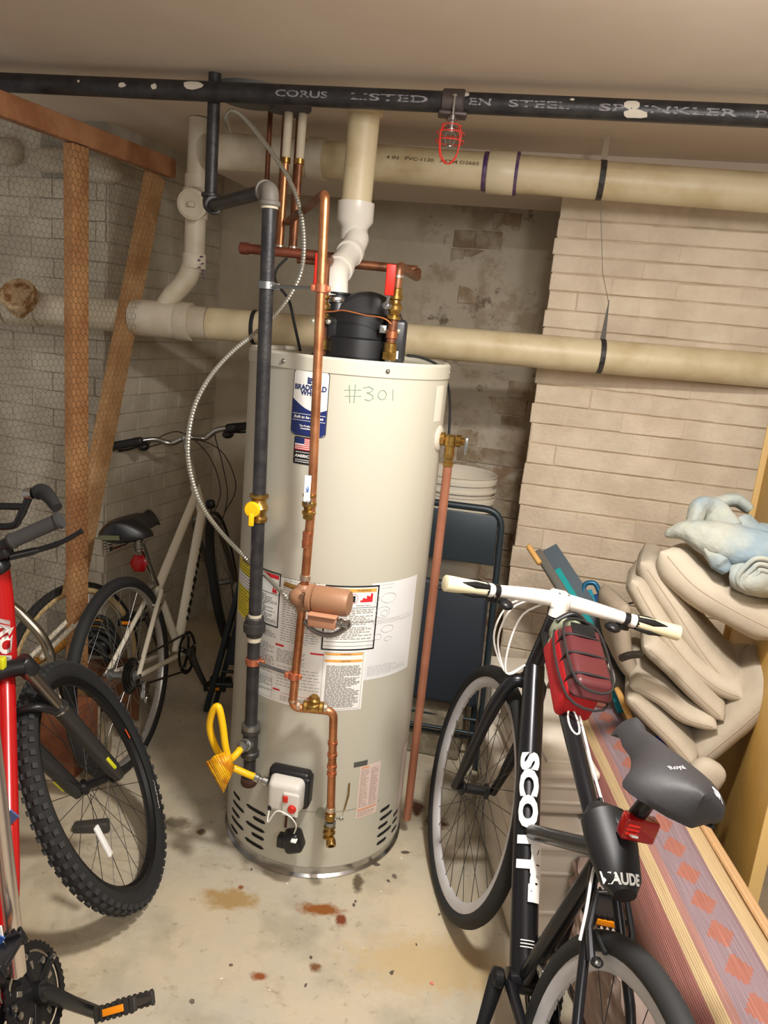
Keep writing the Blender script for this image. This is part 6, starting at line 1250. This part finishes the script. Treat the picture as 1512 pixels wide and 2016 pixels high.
# concrete block behind the heater
mb = MB(); q = Zp(845, 1492, 0); mb.box(V((q.x+.02, q.y+.11, .115)), (.22, .20, .23), Matrix.Rotation(-.2, 3, 'Z'), .012); o = mb.build('concrete_block', mat('rough_concrete', (150, 140, 120), .9, var=(120, 108, 88), vs=14, bump=.6, bs=40)); tag(o, 'rough concrete block on the floor behind the discharge pipe', 'block')

# ------------------------------------------------------------------ white storage boxes behind the black bicycle
M_bin = mat('white_storage_plastic', (222, 212, 196), .4)
def bin_(lab, cx, cy, z0, wx, wy, hz, rot, drawers=0):
    t = thing('storage_box', V((cx, cy, z0)), lab, 'box', 'white storage boxes'); Rr = Matrix.Rotation(rot, 3, 'Z')
    mb = MB(); mb.box((cx, cy, z0+hz/2), (wx, wy, hz), Rr, .02); bd = mb.build('box_body', M_bin, t)
    mb = MB(); mb.box((cx, cy, z0+hz+.008), (wx+.026, wy+.026, .026), Rr, .010); mb.box((cx, cy, z0+hz+.024), (wx-.05, wy-.05, .010), Rr, .004); mb.build('box_lid', M_bin, t)
    for k in range(2):
        mb = MB(); mb.box((cx, cy, z0+hz*(.35+.4*k)), (wx+.010, wy+.010, .010), Rr, .004); mb.build('box_ridge', M_bin, t)
    return t
bin_('large white storage box with lid on the floor behind the black bicycle frame', .515, 2.02, .001, .19, .58, .30, .08)
bin_('smaller white storage box with lid stacked on the large one', .525, 2.04, .34, .15, .46, .12, .08)
mb = MB(); q = A(1075, 1520, 2.5); mb.box((.60, 2.56, .21), (.34, .20, .42), Matrix.Rotation(.05, 3, 'Z'), .02); o = mb.build('storage_box', M_bin); tag(o, 'tall white plastic box at the pier behind the black bicycle fork', 'box', 'white storage boxes')
# rolled rug
def rug():
    r0 = .125; a_, b_ = V((.745, 2.45, .385)), V((.735, .70, .405)); d = (b_-a_).normalized(); n = 60
    t = thing('rolled_rug', (a_+b_)/2, 'long rolled woven rug with red, blue and tan bands lying on the right', 'rug')
    M_r = bpy.data.materials.new('woven_rug'); M_r.use_nodes = True; N = M_r.node_tree.nodes; L = M_r.node_tree.links; bs_ = N['Principled BSDF']; bs_.inputs['Roughness'].default_value = .95; bs_.inputs['Specular IOR Level'].default_value = .1
    at = N.new('ShaderNodeAttribute'); at.attribute_name = 'rug'; sep = N.new('ShaderNodeSeparateXYZ'); L.new(at.outputs['Vector'], sep.inputs[0])
    rp_ = N.new('ShaderNodeValToRGB'); rp_.color_ramp.interpolation = 'CONSTANT'; e = rp_.color_ramp.elements
    bands = [(0, (146, 108, 96)), (0.24, (150, 104, 94)), (0.32, (146, 104, 92)), (0.4, (146, 98, 90)), (0.455, (190, 164, 124)), (0.485, (158, 116, 106)), (0.505, (138, 118, 122)), (0.61, (134, 108, 110)), (0.625, (192, 166, 126)), (0.68, (176, 146, 108)), (0.695, (196, 168, 126)), (0.75, (172, 140, 104)), (0.765, (190, 160, 120)), (0.985, (176, 140, 108))]
    e[0].position = 0; e[0].color = (*lin(bands[0][1]), 1); e[1].position = bands[1][0]; e[1].color = (*lin(bands[1][1]), 1)
    for p, c_ in bands[2:]: k = e.new(p); k.color = (*lin(c_), 1)
    L.new(sep.outputs[0], rp_.inputs[0])
    # diamond motif in the blue band
    wv = N.new('ShaderNodeMath'); wv.operation = 'PINGPONG'; L.new(sep.outputs[1], wv.inputs[0]); wv.inputs[1].default_value = .042
    d1 = N.new('ShaderNodeMath'); d1.operation = 'SUBTRACT'; L.new(sep.outputs[0], d1.inputs[0]); d1.inputs[1].default_value = .557
    d2 = N.new('ShaderNodeMath'); d2.operation = 'ABSOLUTE'; L.new(d1.outputs[0], d2.inputs[0])
    d3 = N.new('ShaderNodeMath'); d3.operation = 'SNAP'; L.new(wv.outputs[0], d3.inputs[0]); d3.inputs[1].default_value = .009
    d4 = N.new('ShaderNodeMath'); d4.operation = 'LESS_THAN'; d5 = N.new('ShaderNodeMath'); d5.operation = 'MULTIPLY'; L.new(d3.outputs[0], d5.inputs[0]); d5.inputs[1].default_value = .88; L.new(d2.outputs[0], d4.inputs[0]); L.new(d5.outputs[0], d4.inputs[1])
    mx_ = N.new('ShaderNodeMix'); mx_.data_type = 'RGBA'; L.new(d4.outputs[0], mx_.inputs['Factor']); L.new(rp_.outputs[0], mx_.inputs['A']); mx_.inputs['B'].default_value = (*lin((156, 102, 88)), 1)
    nz_ = N.new('ShaderNodeTexNoise'); nz_.inputs['Scale'].default_value = 1; nz_.inputs['Detail'].default_value = 3
    mp = N.new('ShaderNodeVectorMath'); mp.operation = 'MULTIPLY'; L.new(at.outputs['Vector'], mp.inputs[0]); mp.inputs[1].default_value = (420, 6, 1); L.new(mp.outputs[0], nz_.inputs['Vector'])
    mm = N.new('ShaderNodeMapRange'); mm.inputs[1].default_value = .3; mm.inputs[2].default_value = .7; mm.inputs[3].default_value = .74; mm.inputs[4].default_value = 1.22; L.new(nz_.outputs['Fac'], mm.inputs[0])
    hs_ = N.new('ShaderNodeHueSaturation'); L.new(mm.outputs[0], hs_.inputs['Value']); L.new(mx_.outputs['Result'], hs_.inputs['Color']); L.new(hs_.outputs[0], bs_.inputs['Base Color'])
    wb_ = N.new('ShaderNodeTexWave'); wb_.inputs['Scale'].default_value = 60; L.new(at.outputs['Vector'], wb_.inputs['Vector']); bmp = N.new('ShaderNodeBump'); bmp.inputs['Strength'].default_value = .3; bmp.inputs['Distance'].default_value = .003; L.new(wb_.outputs['Fac'], bmp.inputs['Height']); L.new(bmp.outputs[0], bs_.inputs['Normal'])
    mb = MB(); rings = []; uv_ = []; seg = 56
    u = V((-1, 0, 0)); u = (u-d*u.dot(d)).normalized(); w3 = V((0, 0, 1)); w3 = (w3-d*w3.dot(d)).normalized()
    for i in range(n+1):
        p = a_.lerp(b_, i/n); ring = []
        for j in range(seg):
            an = -2.2+2*pi*j/seg; rr_ = r0*(1+.05*sin(2*an+1)+.03*noise.noise(V((i*.15, an, 0)))); ring.append(p+(u*cos(an)+w3*sin(an))*rr_); uv_.append((j/seg, (a_-b_).length*i/n, 0))
        rings.append(ring)
    mb.loft(rings, True, False); o = mb.build('rug_roll', M_r, t, 180)
    # stepped overlap edge of the outer layer
    at_ = o.data.attributes.new('rug', 'FLOAT_VECTOR', 'POINT')
    for i, q in enumerate(uv_): at_.data[i].vector = q
    mb = MB()
    for k in range(2):
        an = 2.15+.36*k; pts = [a_.lerp(b_, i/30)+(u*cos(an)+w3*sin(an))*(r0*1.02) for i in range(31)]; mb.tube(pts, .007, 8)
    mb.build('rug_fold', mat('tan_rug_edge', (190, 152, 108), .95, bump=.3, bs=90), t)
    mb = MB()
    for s_, p in ((1, a_), (-1, b_)):
        pts = [p+(u*cos(k*.35)+w3*sin(k*.35))*(.01+.0035*k*.55) for k in range(52)]; mb.tube(pts, .005, 6)
    mb.build('rolled_end', mat('tan_rug_edge', (190, 152, 108), .95, bump=.3, bs=90), t)
rug()
# low support box under the rug and quilted bag in front of it
mb = MB(); mb.box((.80, 1.62, .12), (.19, 1.50, .24), None, .01); o = mb.build('low_crate', mat('dusty_board', (150, 128, 96), .8)); tag(o, 'low board crate under the rolled rug', 'crate')
qb = thing('quilted_bag', V((.66, 1.35, 0)), 'pinkish grey quilted fabric bag under the rug behind the rear wheel', 'bag')
mb = MB(); cols = []
ng = 26
for i in range(ng+1):
    row = []
    for j in range(ng+1):
        x_, y_ = i/ng, j/ng; dz = .012*(abs(sin(5.5*pi*(x_+y_)))**.5*abs(sin(5.5*pi*(x_-y_)))**.5); row.append(V((.585-dz*1.6, 1.0+.72*x_, .02+.27*y_)))
    cols.append([mb.pv(p) for p in row])
for i in range(ng):
    for j in range(ng): mb.face((cols[i][j], cols[i+1][j], cols[i+1][j+1], cols[i][j+1]))
for rr_ in (([cols[i][ng] for i in range(ng+1)]),):
    k = [mb.pv(mb.v[i]+V((.13, 0, 0))) for i in rr_]
    for i in range(ng): mb.face((rr_[i], rr_[i+1], k[i+1], k[i]))
mb.build('quilted_panel', mat('quilted_cloth', (172, 150, 138), .85, bump=.1, bs=80), qb)

# ------------------------------------------------------------------ plywood board at the right
M_ply = mat('yellow_plywood', (206, 168, 88), .5, var=(190, 150, 74), vs=3)
pb0 = A(1462, 1795, 1.55); pbt = A(1487, 1000, 2.50); d_b = (V((pbt.x, pbt.y, 0))-V((pb0.x, pb0.y, 0))).normalized(); L_b = (V((pbt.x, pbt.y, 0))-V((pb0.x, pb0.y, 0))).length
bd = thing('plywood_panel', V((pb0.x, pb0.y, 0)), 'tall yellow plywood panel standing on edge at the right', 'panel')
mb = MB(); c_ = V((pb0.x, pb0.y, .75))+d_b*L_b/2+V((.010, 0, 0)); mb.box(c_, (L_b, .020, 1.49), frame3(d_b), .001); mb.build('panel_sheet', M_ply, bd)
mb = MB(); c_ = V((pb0.x, pb0.y, .75)); mb.box(c_+V((.012, -.004, 0)), (.008, .028, 1.49), frame3(d_b), .001); mb.build('edge_strip', mat('pale_edge', (226, 190, 122), .5), bd)
mb = MB(); c_ = V((pbt.x, pbt.y, .75)); mb.box(c_+V((.0, -.02, 0)), (.010, .05, 1.49), frame3(d_b), .001); mb.build('edge_strip', mat('pale_edge', (226, 190, 122), .5), bd)

# ------------------------------------------------------------------ folded beach chairs
bc1 = A(1052, 1085, 2.52); bc2 = A(1335, 1530, 1.86)
def slat(a_, b_, w_, th, m_, name, parent, up2=V((0, 0, 1)), off=V((0, 0, 0)), bev=.006):
    d = (b_-a_).normalized(); mb = MB(); mb.box((a_+b_)/2+off, ((b_-a_).length, w_, th), frame3(d, z=up2), bev); return mb.build(name, m_, parent)
bch = thing('beach_chair', bc1, 'folded beach chair with grey frame and teal cloth between bicycle and cushions', 'chair', 'folded beach chairs')
sideN = V((.75, .2, .6)).normalized()
slat(bc1+V((.01, 0, 0)), bc2, .030, .030, mat('grey_frame_tube', (120, 118, 112), .4, .3), 'side_frame', bch, sideN, bev=.010)
slat(bc1+V((.03, .02, .01)), bc2+V((.03, .02, .01)), .012, .075, mat('slate_cloth', (84, 96, 104), .8), 'grey_cloth', bch, sideN, V((.02, .02, -.01)), .004)
slat(A(1085, 1120, 2.48), A(1200, 1310, 2.20), .014, .035, mat('teal_cloth', (22, 150, 150), .8), 'teal_cloth', bch, sideN, V((.012, -.010, .0)), .004)
a_ = A(1038, 1072, 2.53); b_ = A(1062, 1108, 2.48); slat(a_, b_, .024, .018, mat('pale_armrest_wood', (214, 164, 92), .5), 'armrest', bch, sideN, V((0, -.015, 0)), .007)
a_, b_ = A(1212, 1350, 2.08), A(1238, 1410, 1.98); slat(a_, b_, .022, .018, mat('pale_armrest_wood', (214, 164, 92), .5), 'armrest', bch, sideN, V((0, -.015, 0)), .007)
bb2 = thing('beach_chair', A(1180, 1160, 2.4), 'folded beach chair with blue and teal cloth tucked against the cushion pile', 'chair', 'folded beach chairs')
M_bf = mat('blue_tube', (30, 96, 132), .3, .3)
s0_, s1_ = A(1158, 1150, 2.42), A(1260, 1500, 1.95)
mb = MB(); mb.tube(fillet([A(1146, 1200, 2.36), A(1150, 1148, 2.42), A(1172, 1146, 2.42), A(1200, 1212, 2.34), A(1262, 1330, 2.16)], .03), .0085, 10); mb.build('tube_frame', M_bf, bb2)
for i, (c_, ofs, wv) in enumerate((((26, 140, 160), 0, .05), ((20, 66, 120), 22, .045), ((236, 238, 236), 36, .008), ((130, 170, 30), 44, .018), ((24, 40, 110), 54, .03))):
    a_ = A(1150+ofs*.7, 1165+ofs*.4, 2.40); b_ = A(1214+ofs*.7, 1380, 2.10) if i else A(1232, 1400, 2.08)
    slat(a_, b_, .012, wv, mat('stripe_%s' % ('cyan', 'blue', 'white', 'lime', 'navy')[i], c_, .75), 'striped_cloth', bb2, sideN, V((0, 0.004*i, 0)), .003)
a_, b_ = A(1290, 1455, 1.93), A(1350, 1545, 1.82)
slat(a_, b_, .012, .05, mat('stripe_royal', (30, 62, 160), .75), 'striped_cloth', bb2, sideN, V((0, .01, 0)), .003)
for k in range(2): slat(A(1308+k*3, 1478+k*5, 1.88), A(1328+k*3, 1482+k*5, 1.87), .010, .004, M_whitep, 'white_stripe', bb2, sideN, V((0, -.01, 0)), .001)
mb = MB(); mb.tube(smooth([A(1180, 1185, 2.36), A(1195, 1205, 2.30), A(1210, 1212, 2.26)]), .004, 6); mb.tube([A(1190, 1200, 2.25), A(1252, 1185, 2.1)], .003, 6); mb.build('cord_tie', M_zinc, bb2)
mb = MB(); pts = [A(1190+18*cos(t)+6*sin(t), 1320+10*cos(t)+26*sin(t), 2.06) for t in [2*pi*i/20 for i in range(20)]]; mb.tube(pts, .0045, 8, closed=True); mb.build('rubber_loop', mat('pale_loop', (206, 204, 196), .5), bb2)

# ------------------------------------------------------------------ cushion pile
def fabric(name, c): return mat(name, c, .9, var=tuple(int(k*.92) for k in c), vs=4, bump=.25, bs=18, spec=.15)
M_cu = fabric('taupe_cushion', (194, 182, 162)); M_cu2 = fabric('taupe_cushion_dark', (176, 160, 140)); M_seam = mat('seam_thread', (172, 156, 134), .9)
def cushion(label, pts, th, depth, Y0, dY=(0, 0), m=None, group='taupe cushions in the pile', bl=.0, seed=0, tilt=0.0, seam=True):
    P = smooth([A(x, y, Y0+dY[0]+(dY[1]-dY[0])*i/(len(pts)-1)) for i, (x, y) in enumerate(pts)], 8)
    n = len(P); t = thing('cushion', P[n//2], label, 'cushion', group)
    def shape(sc, off):
        rings = []
        L_ = [0]
        for a_, b_ in zip(P, P[1:]): L_.append(L_[-1]+(b_-a_).length)
        tot = L_[-1]
        for i, p in enumerate(P):
            tg_ = (P[min(i+1, n-1)]-P[max(i-1, 0)]).normalized(); dp_ = V((tilt, 1, .10)).normalized(); nr_ = tg_.cross(dp_).normalized(); dp2 = nr_.cross(tg_)
            s = L_[i]; e_ = min(s, tot-s)/(th*.9); k = sqrt(max(1-(1-min(e_, 1))**2, 0.004))
            ring = []
            for j in range(28):
                a_ = 2*pi*j/28; ca, sa = cos(a_), sin(a_); f = lambda q, w: math.copysign(abs(q)**w, q)
                wr_ = 1+.07*noise.noise(V((s*14+seed*3.1, ca*2.2, sa*2.2)))-.07*abs(noise.noise(V((s*34+seed, ca*2+sa*4, sa*3))))-.16*max(0, 1-min(s, tot-s)/.07)*abs(noise.noise(V((s*60, sa*5, seed))))
                pp = p+dp2*(depth*(1+off)*f(ca, .45)+depth*.9)+nr_*(th*sc*k*f(sa, .85)*wr_)
                ring.append(pp)
            rings.append(ring)
        return rings
    mb = MB(); mb.loft(shape(1, 0)); b_o = mb.build('cushion_body', m or M_cu, t, 180)
    # piping seam down the middle of the visible face
    if seam:
        mb = MB(); pts2 = []
        for i, p in enumerate(P):
            if i < 2 or i > n-3: continue
            tg_ = (P[min(i+1, n-1)]-P[max(i-1, 0)]).normalized(); dp_ = V((tilt, 1, .10)).normalized(); nr_ = tg_.cross(dp_).normalized(); dp2 = nr_.cross(tg_)
            pts2.append(p-dp2*(depth*.1-.002)+nr_*th*.10)
        mb.tube(pts2, .0026, 6); mb.build('seam', M_seam, b_o)
    return t
cushion('uppermost thick taupe cushion under the jeans', [(1302, 1085), (1360, 1150), (1440, 1200), (1540, 1250)], .062, .17, 1.95, (.05, -.10), seed=1, tilt=.2)
cushion('second taupe cushion from the top with a creased corner', [(1262, 1105), (1320, 1190), (1385, 1290), (1450, 1360), (1530, 1400)], .040, .16, 1.98, (.05, -.10), seed=2, tilt=.2)
cushion('long middle taupe cushion bulging over the two lower ones', [(1244, 1140), (1290, 1220), (1350, 1300), (1410, 1350), (1466, 1372)], .036, .16, 1.96, (.05, -.08), seed=3, tilt=.2)
cushion('taupe cushion just below the long middle one', [(1268, 1268), (1320, 1315), (1370, 1365), (1424, 1415)], .032, .15, 1.93, (.0, -.06), seed=4, tilt=.2)
cushion('taupe cushion second from the bottom with pinched corner', [(1240, 1345), (1300, 1375), (1350, 1412), (1412, 1430)], .030, .15, 1.92, (.0, -.06), seed=5, tilt=.2)
cushion('lowest taupe cushion of the pile touching the blue cloth', [(1236, 1370), (1285, 1420), (1330, 1465), (1368, 1512)], .030, .14, 1.90, (.0, -.06), seed=6, tilt=.2)
cushion('taupe cushion rising toward the plywood panel at the lower right', [(1372, 1502), (1420, 1462), (1470, 1420), (1545, 1350)], .040, .13, 1.86, (.02, -.04), seed=7, tilt=.2)
cushion('grey taupe roll standing at the left end of the pile', [(1232, 1190), (1228, 1250), (1238, 1310), (1262, 1345)], .028, .12, 2.0, (.0, -.02), M_cu2, seed=8, seam=False)
mb = MB(); mb.tube(smooth([A(1222, 1296, 1.90), A(1240, 1290, 1.885), A(1262, 1288, 1.895)]), .010, 8); tag(mb.build('dark_band', mat('dark_elastic', (70, 64, 58), .8)), 'dark elastic band around the grey taupe roll of the cushion pile', 'band')
mb = MB(); q0, q1 = A(1375, 1500, 1.80), A(1405, 1530, 1.78); mb.ell(A(1388, 1530, 1.80), (.045, .03, .05), Matrix.Rotation(.4, 3, 'Y'), 16, 10, .7); tag(mb.build('pillow_corner', M_cu, None, 180), 'small pale cushion corner hanging behind the grey saddle', 'cushion')
# jeans on the pile
M_jean = mat('faded_denim', (136, 154, 164), .9, var=(172, 174, 162), vs=5, bump=.6, bs=34, spec=.1); M_jin = mat('denim_lining', (184, 182, 166), .9, var=(154, 162, 158), vs=7, bump=.4, bs=30)
jn = thing('jeans', A(1420, 1060, 2.0), 'faded light blue jeans crumpled on top of the cushion pile', 'trousers')
def lump(name, pts, rs, m_, sq=.6, seed=0, n=32, amp=.14):
    P = smooth([A(*p) for p in pts], 10); k = len(P); R = []
    for i in range(k):
        t_ = i/(k-1)*(len(rs)-1); a_ = int(min(t_, len(rs)-2)); R.append(rs[a_]+(rs[a_+1]-rs[a_])*(t_-a_))
    mb = MB(); mb.tube(P, R, n, sq=sq)
    mb.v = [p+V((noise.noise(p*22+V((seed, 0, 0))), noise.noise(p*22+V((5, seed, 0))), noise.noise(p*22+V((9, 0, seed)))))*amp*R[0]+V((0, -1, .5))*(.011*abs(noise.noise(p*17+V((seed*2, 3, 1))))+.005*abs(noise.noise(p*42+V((seed, 1, 7)))))-V((0, -1, .5))*.004 for p in mb.v]
    return mb.build(name, m_, jn, 180)
lump('trouser_leg', [(1312, 1052, 2.02), (1350, 1045, 1.99), (1400, 1060, 1.95), (1450, 1075, 1.93), (1530, 1090, 1.9)], [.010, .035, .060, .068, .060], M_jean, .8, 1)
lump('trouser_leg', [(1330, 1045, 2.05), (1365, 1030, 2.03), (1375, 1000, 2.05), (1400, 1010, 2.06), (1440, 1050, 2.0)], [.012, .030, .034, .045, .04], M_jean, .7, 2)
lump('waistband', [(1378, 992, 2.10), (1410, 990, 2.08), (1450, 985, 2.08), (1478, 1005, 2.06)], [.018, .028, .032, .022], M_jin, .6, 3)
lump('trouser_fold', [(1392, 1075, 1.93), (1420, 1105, 1.91), (1432, 1125, 1.90)], [.03, .04, .02], M_jean, .7, 4)
lump('trouser_fold', [(1460, 1020, 2.03), (1480, 1050, 2.0), (1520, 1060, 1.98)], [.03, .05, .05], M_jean, .7, 5)
mb = MB(); cS_ = A(1500, 1135, 1.84)
for k_ in range(3):
    pts = [cS_+V(((.018+.014*k_)*cos(t)*1.15+.006*sin(3*t), -.010*k_*0+.004*k_, (.016+.014*k_)*sin(t))) for t in [2*pi*i/24 for i in range(24)]]; mb.tube(pts, .0065, 8, closed=True)
mb.build('rolled_cuff', M_jin, jn)
lump('trouser_leg', [(1440, 1130, 1.90), (1475, 1135, 1.88), (1520, 1140, 1.90)], [.03, .055, .055], M_jin, .9, 6)

# ------------------------------------------------------------------ paint chips and debris on the floor
rd = random.Random(11)
CHIP_LABELS = ['flat brown flake just right of the heater base ring', 'squarish brown flake in front of the heater base on the right', 'long brown flake below the right side of the heater', 'thin brown flake left of the long one on the floor', 'triangular brown flake near the rear of the floor right of center', 'brown flake below the large rust stain', 'tiny olive flake left of the small rust stain', 'reddish brown flake at the bottom edge beside the pedal', 'olive brown flake left of the heater base near the knobbly tyre', 'dark crumb right of the lower small rust stain', 'pale chip lying against the flat brown flake by the heater', 'pale chip right of the large rust stain', 'pale chip below the large rust stain', 'pale chip under the transformer shadow of the heater', 'pale chip on the bare concrete left of center', 'pale chip near the bottom of the floor left of center', 'dark speck near the tail of the large rust stain', 'dark speck just right of the tail of the rust stain', 'pinkish red chip in front of the black bicycle', 'brown speck under the left side of the heater', 'dark speck left of the white rimmed front wheel', 'dark speck in the yellowish floor patch']
chips = [(798, 1678, .012, (92, 80, 70)), (742, 1702, .010, (96, 76, 62)), (776, 1725, .010, (110, 98, 84)), (764, 1734, .008, (104, 92, 78)), (772, 1915, .008, (104, 84, 62)), (612, 1885, .006, (96, 80, 60)), (455, 1900, .006, (112, 106, 90)), (378, 1972, .010, (128, 104, 92)), (398, 1635, .008, (100, 84, 52)), (602, 1940, .005, (96, 72, 50)), (790, 1690, .006, (226, 214, 196)), (750, 1756, .004, (236, 228, 214)), (715, 1868, .004, (230, 220, 206)), (565, 1740, .004, (232, 222, 206)), (436, 1928, .005, (236, 226, 210)), (530, 1950, .004, (230, 216, 196)), (700, 1775, .005, (90, 84, 66)), (696, 1782, .006, (96, 88, 70)), (850, 1936, .006, (222, 120, 110)), (495, 1712, .006, (130, 96, 80)), (865, 1800, .005, (110, 96, 84)), (820, 1860, .004, (104, 86, 70))]
for i, (x, y, s, c_) in enumerate(chips):
    p = Zp(x, y, .0008); n = rd.randint(5, 7); poly = [(s*cos(2*pi*k/n)*rd.uniform(.6, 1.3), s*sin(2*pi*k/n)*rd.uniform(.4, .9)) for k in range(n)]
    mb = MB(); mb.prism(poly, Matrix.Translation(p) @ Matrix.Rotation(rd.uniform(0, 6), 4, 'Z'), .0016); o = mb.build('paint_chip', mat('chip_%s' % ('pale' if sum(c_) > 500 else 'dark' if sum(c_) < 280 else 'dull')+('_red' if c_[0] > 200 and c_[1] < 150 else ''), c_, .85), smooth=False)
    tag(o, CHIP_LABELS[i], 'debris', 'pale chips on the floor' if sum(c_) > 500 else 'brown flakes on the floor')

mb = MB(); q = A(182, 1642, 2.02); mb.box(q, (.105, .035, .085), Matrix.Rotation(.15, 3, 'Z') @ Matrix.Rotation(-.12, 3, 'Y'), .008); kc = thing('plastic_case', q, 'dark grey plastic case seen through the spokes of the knobbly wheel', 'case'); mb.build('case_body', mat('dark_grey_case', (64, 60, 54), .6), kc)
mb = MB(); mb.box(q+V((.0, -.0185, .0)), (.03, .002, .026), Matrix.Rotation(.15, 3, 'Z'), .0008); mb.build('case_emblem', mat('worn_emblem', (104, 96, 86), .6), kc)
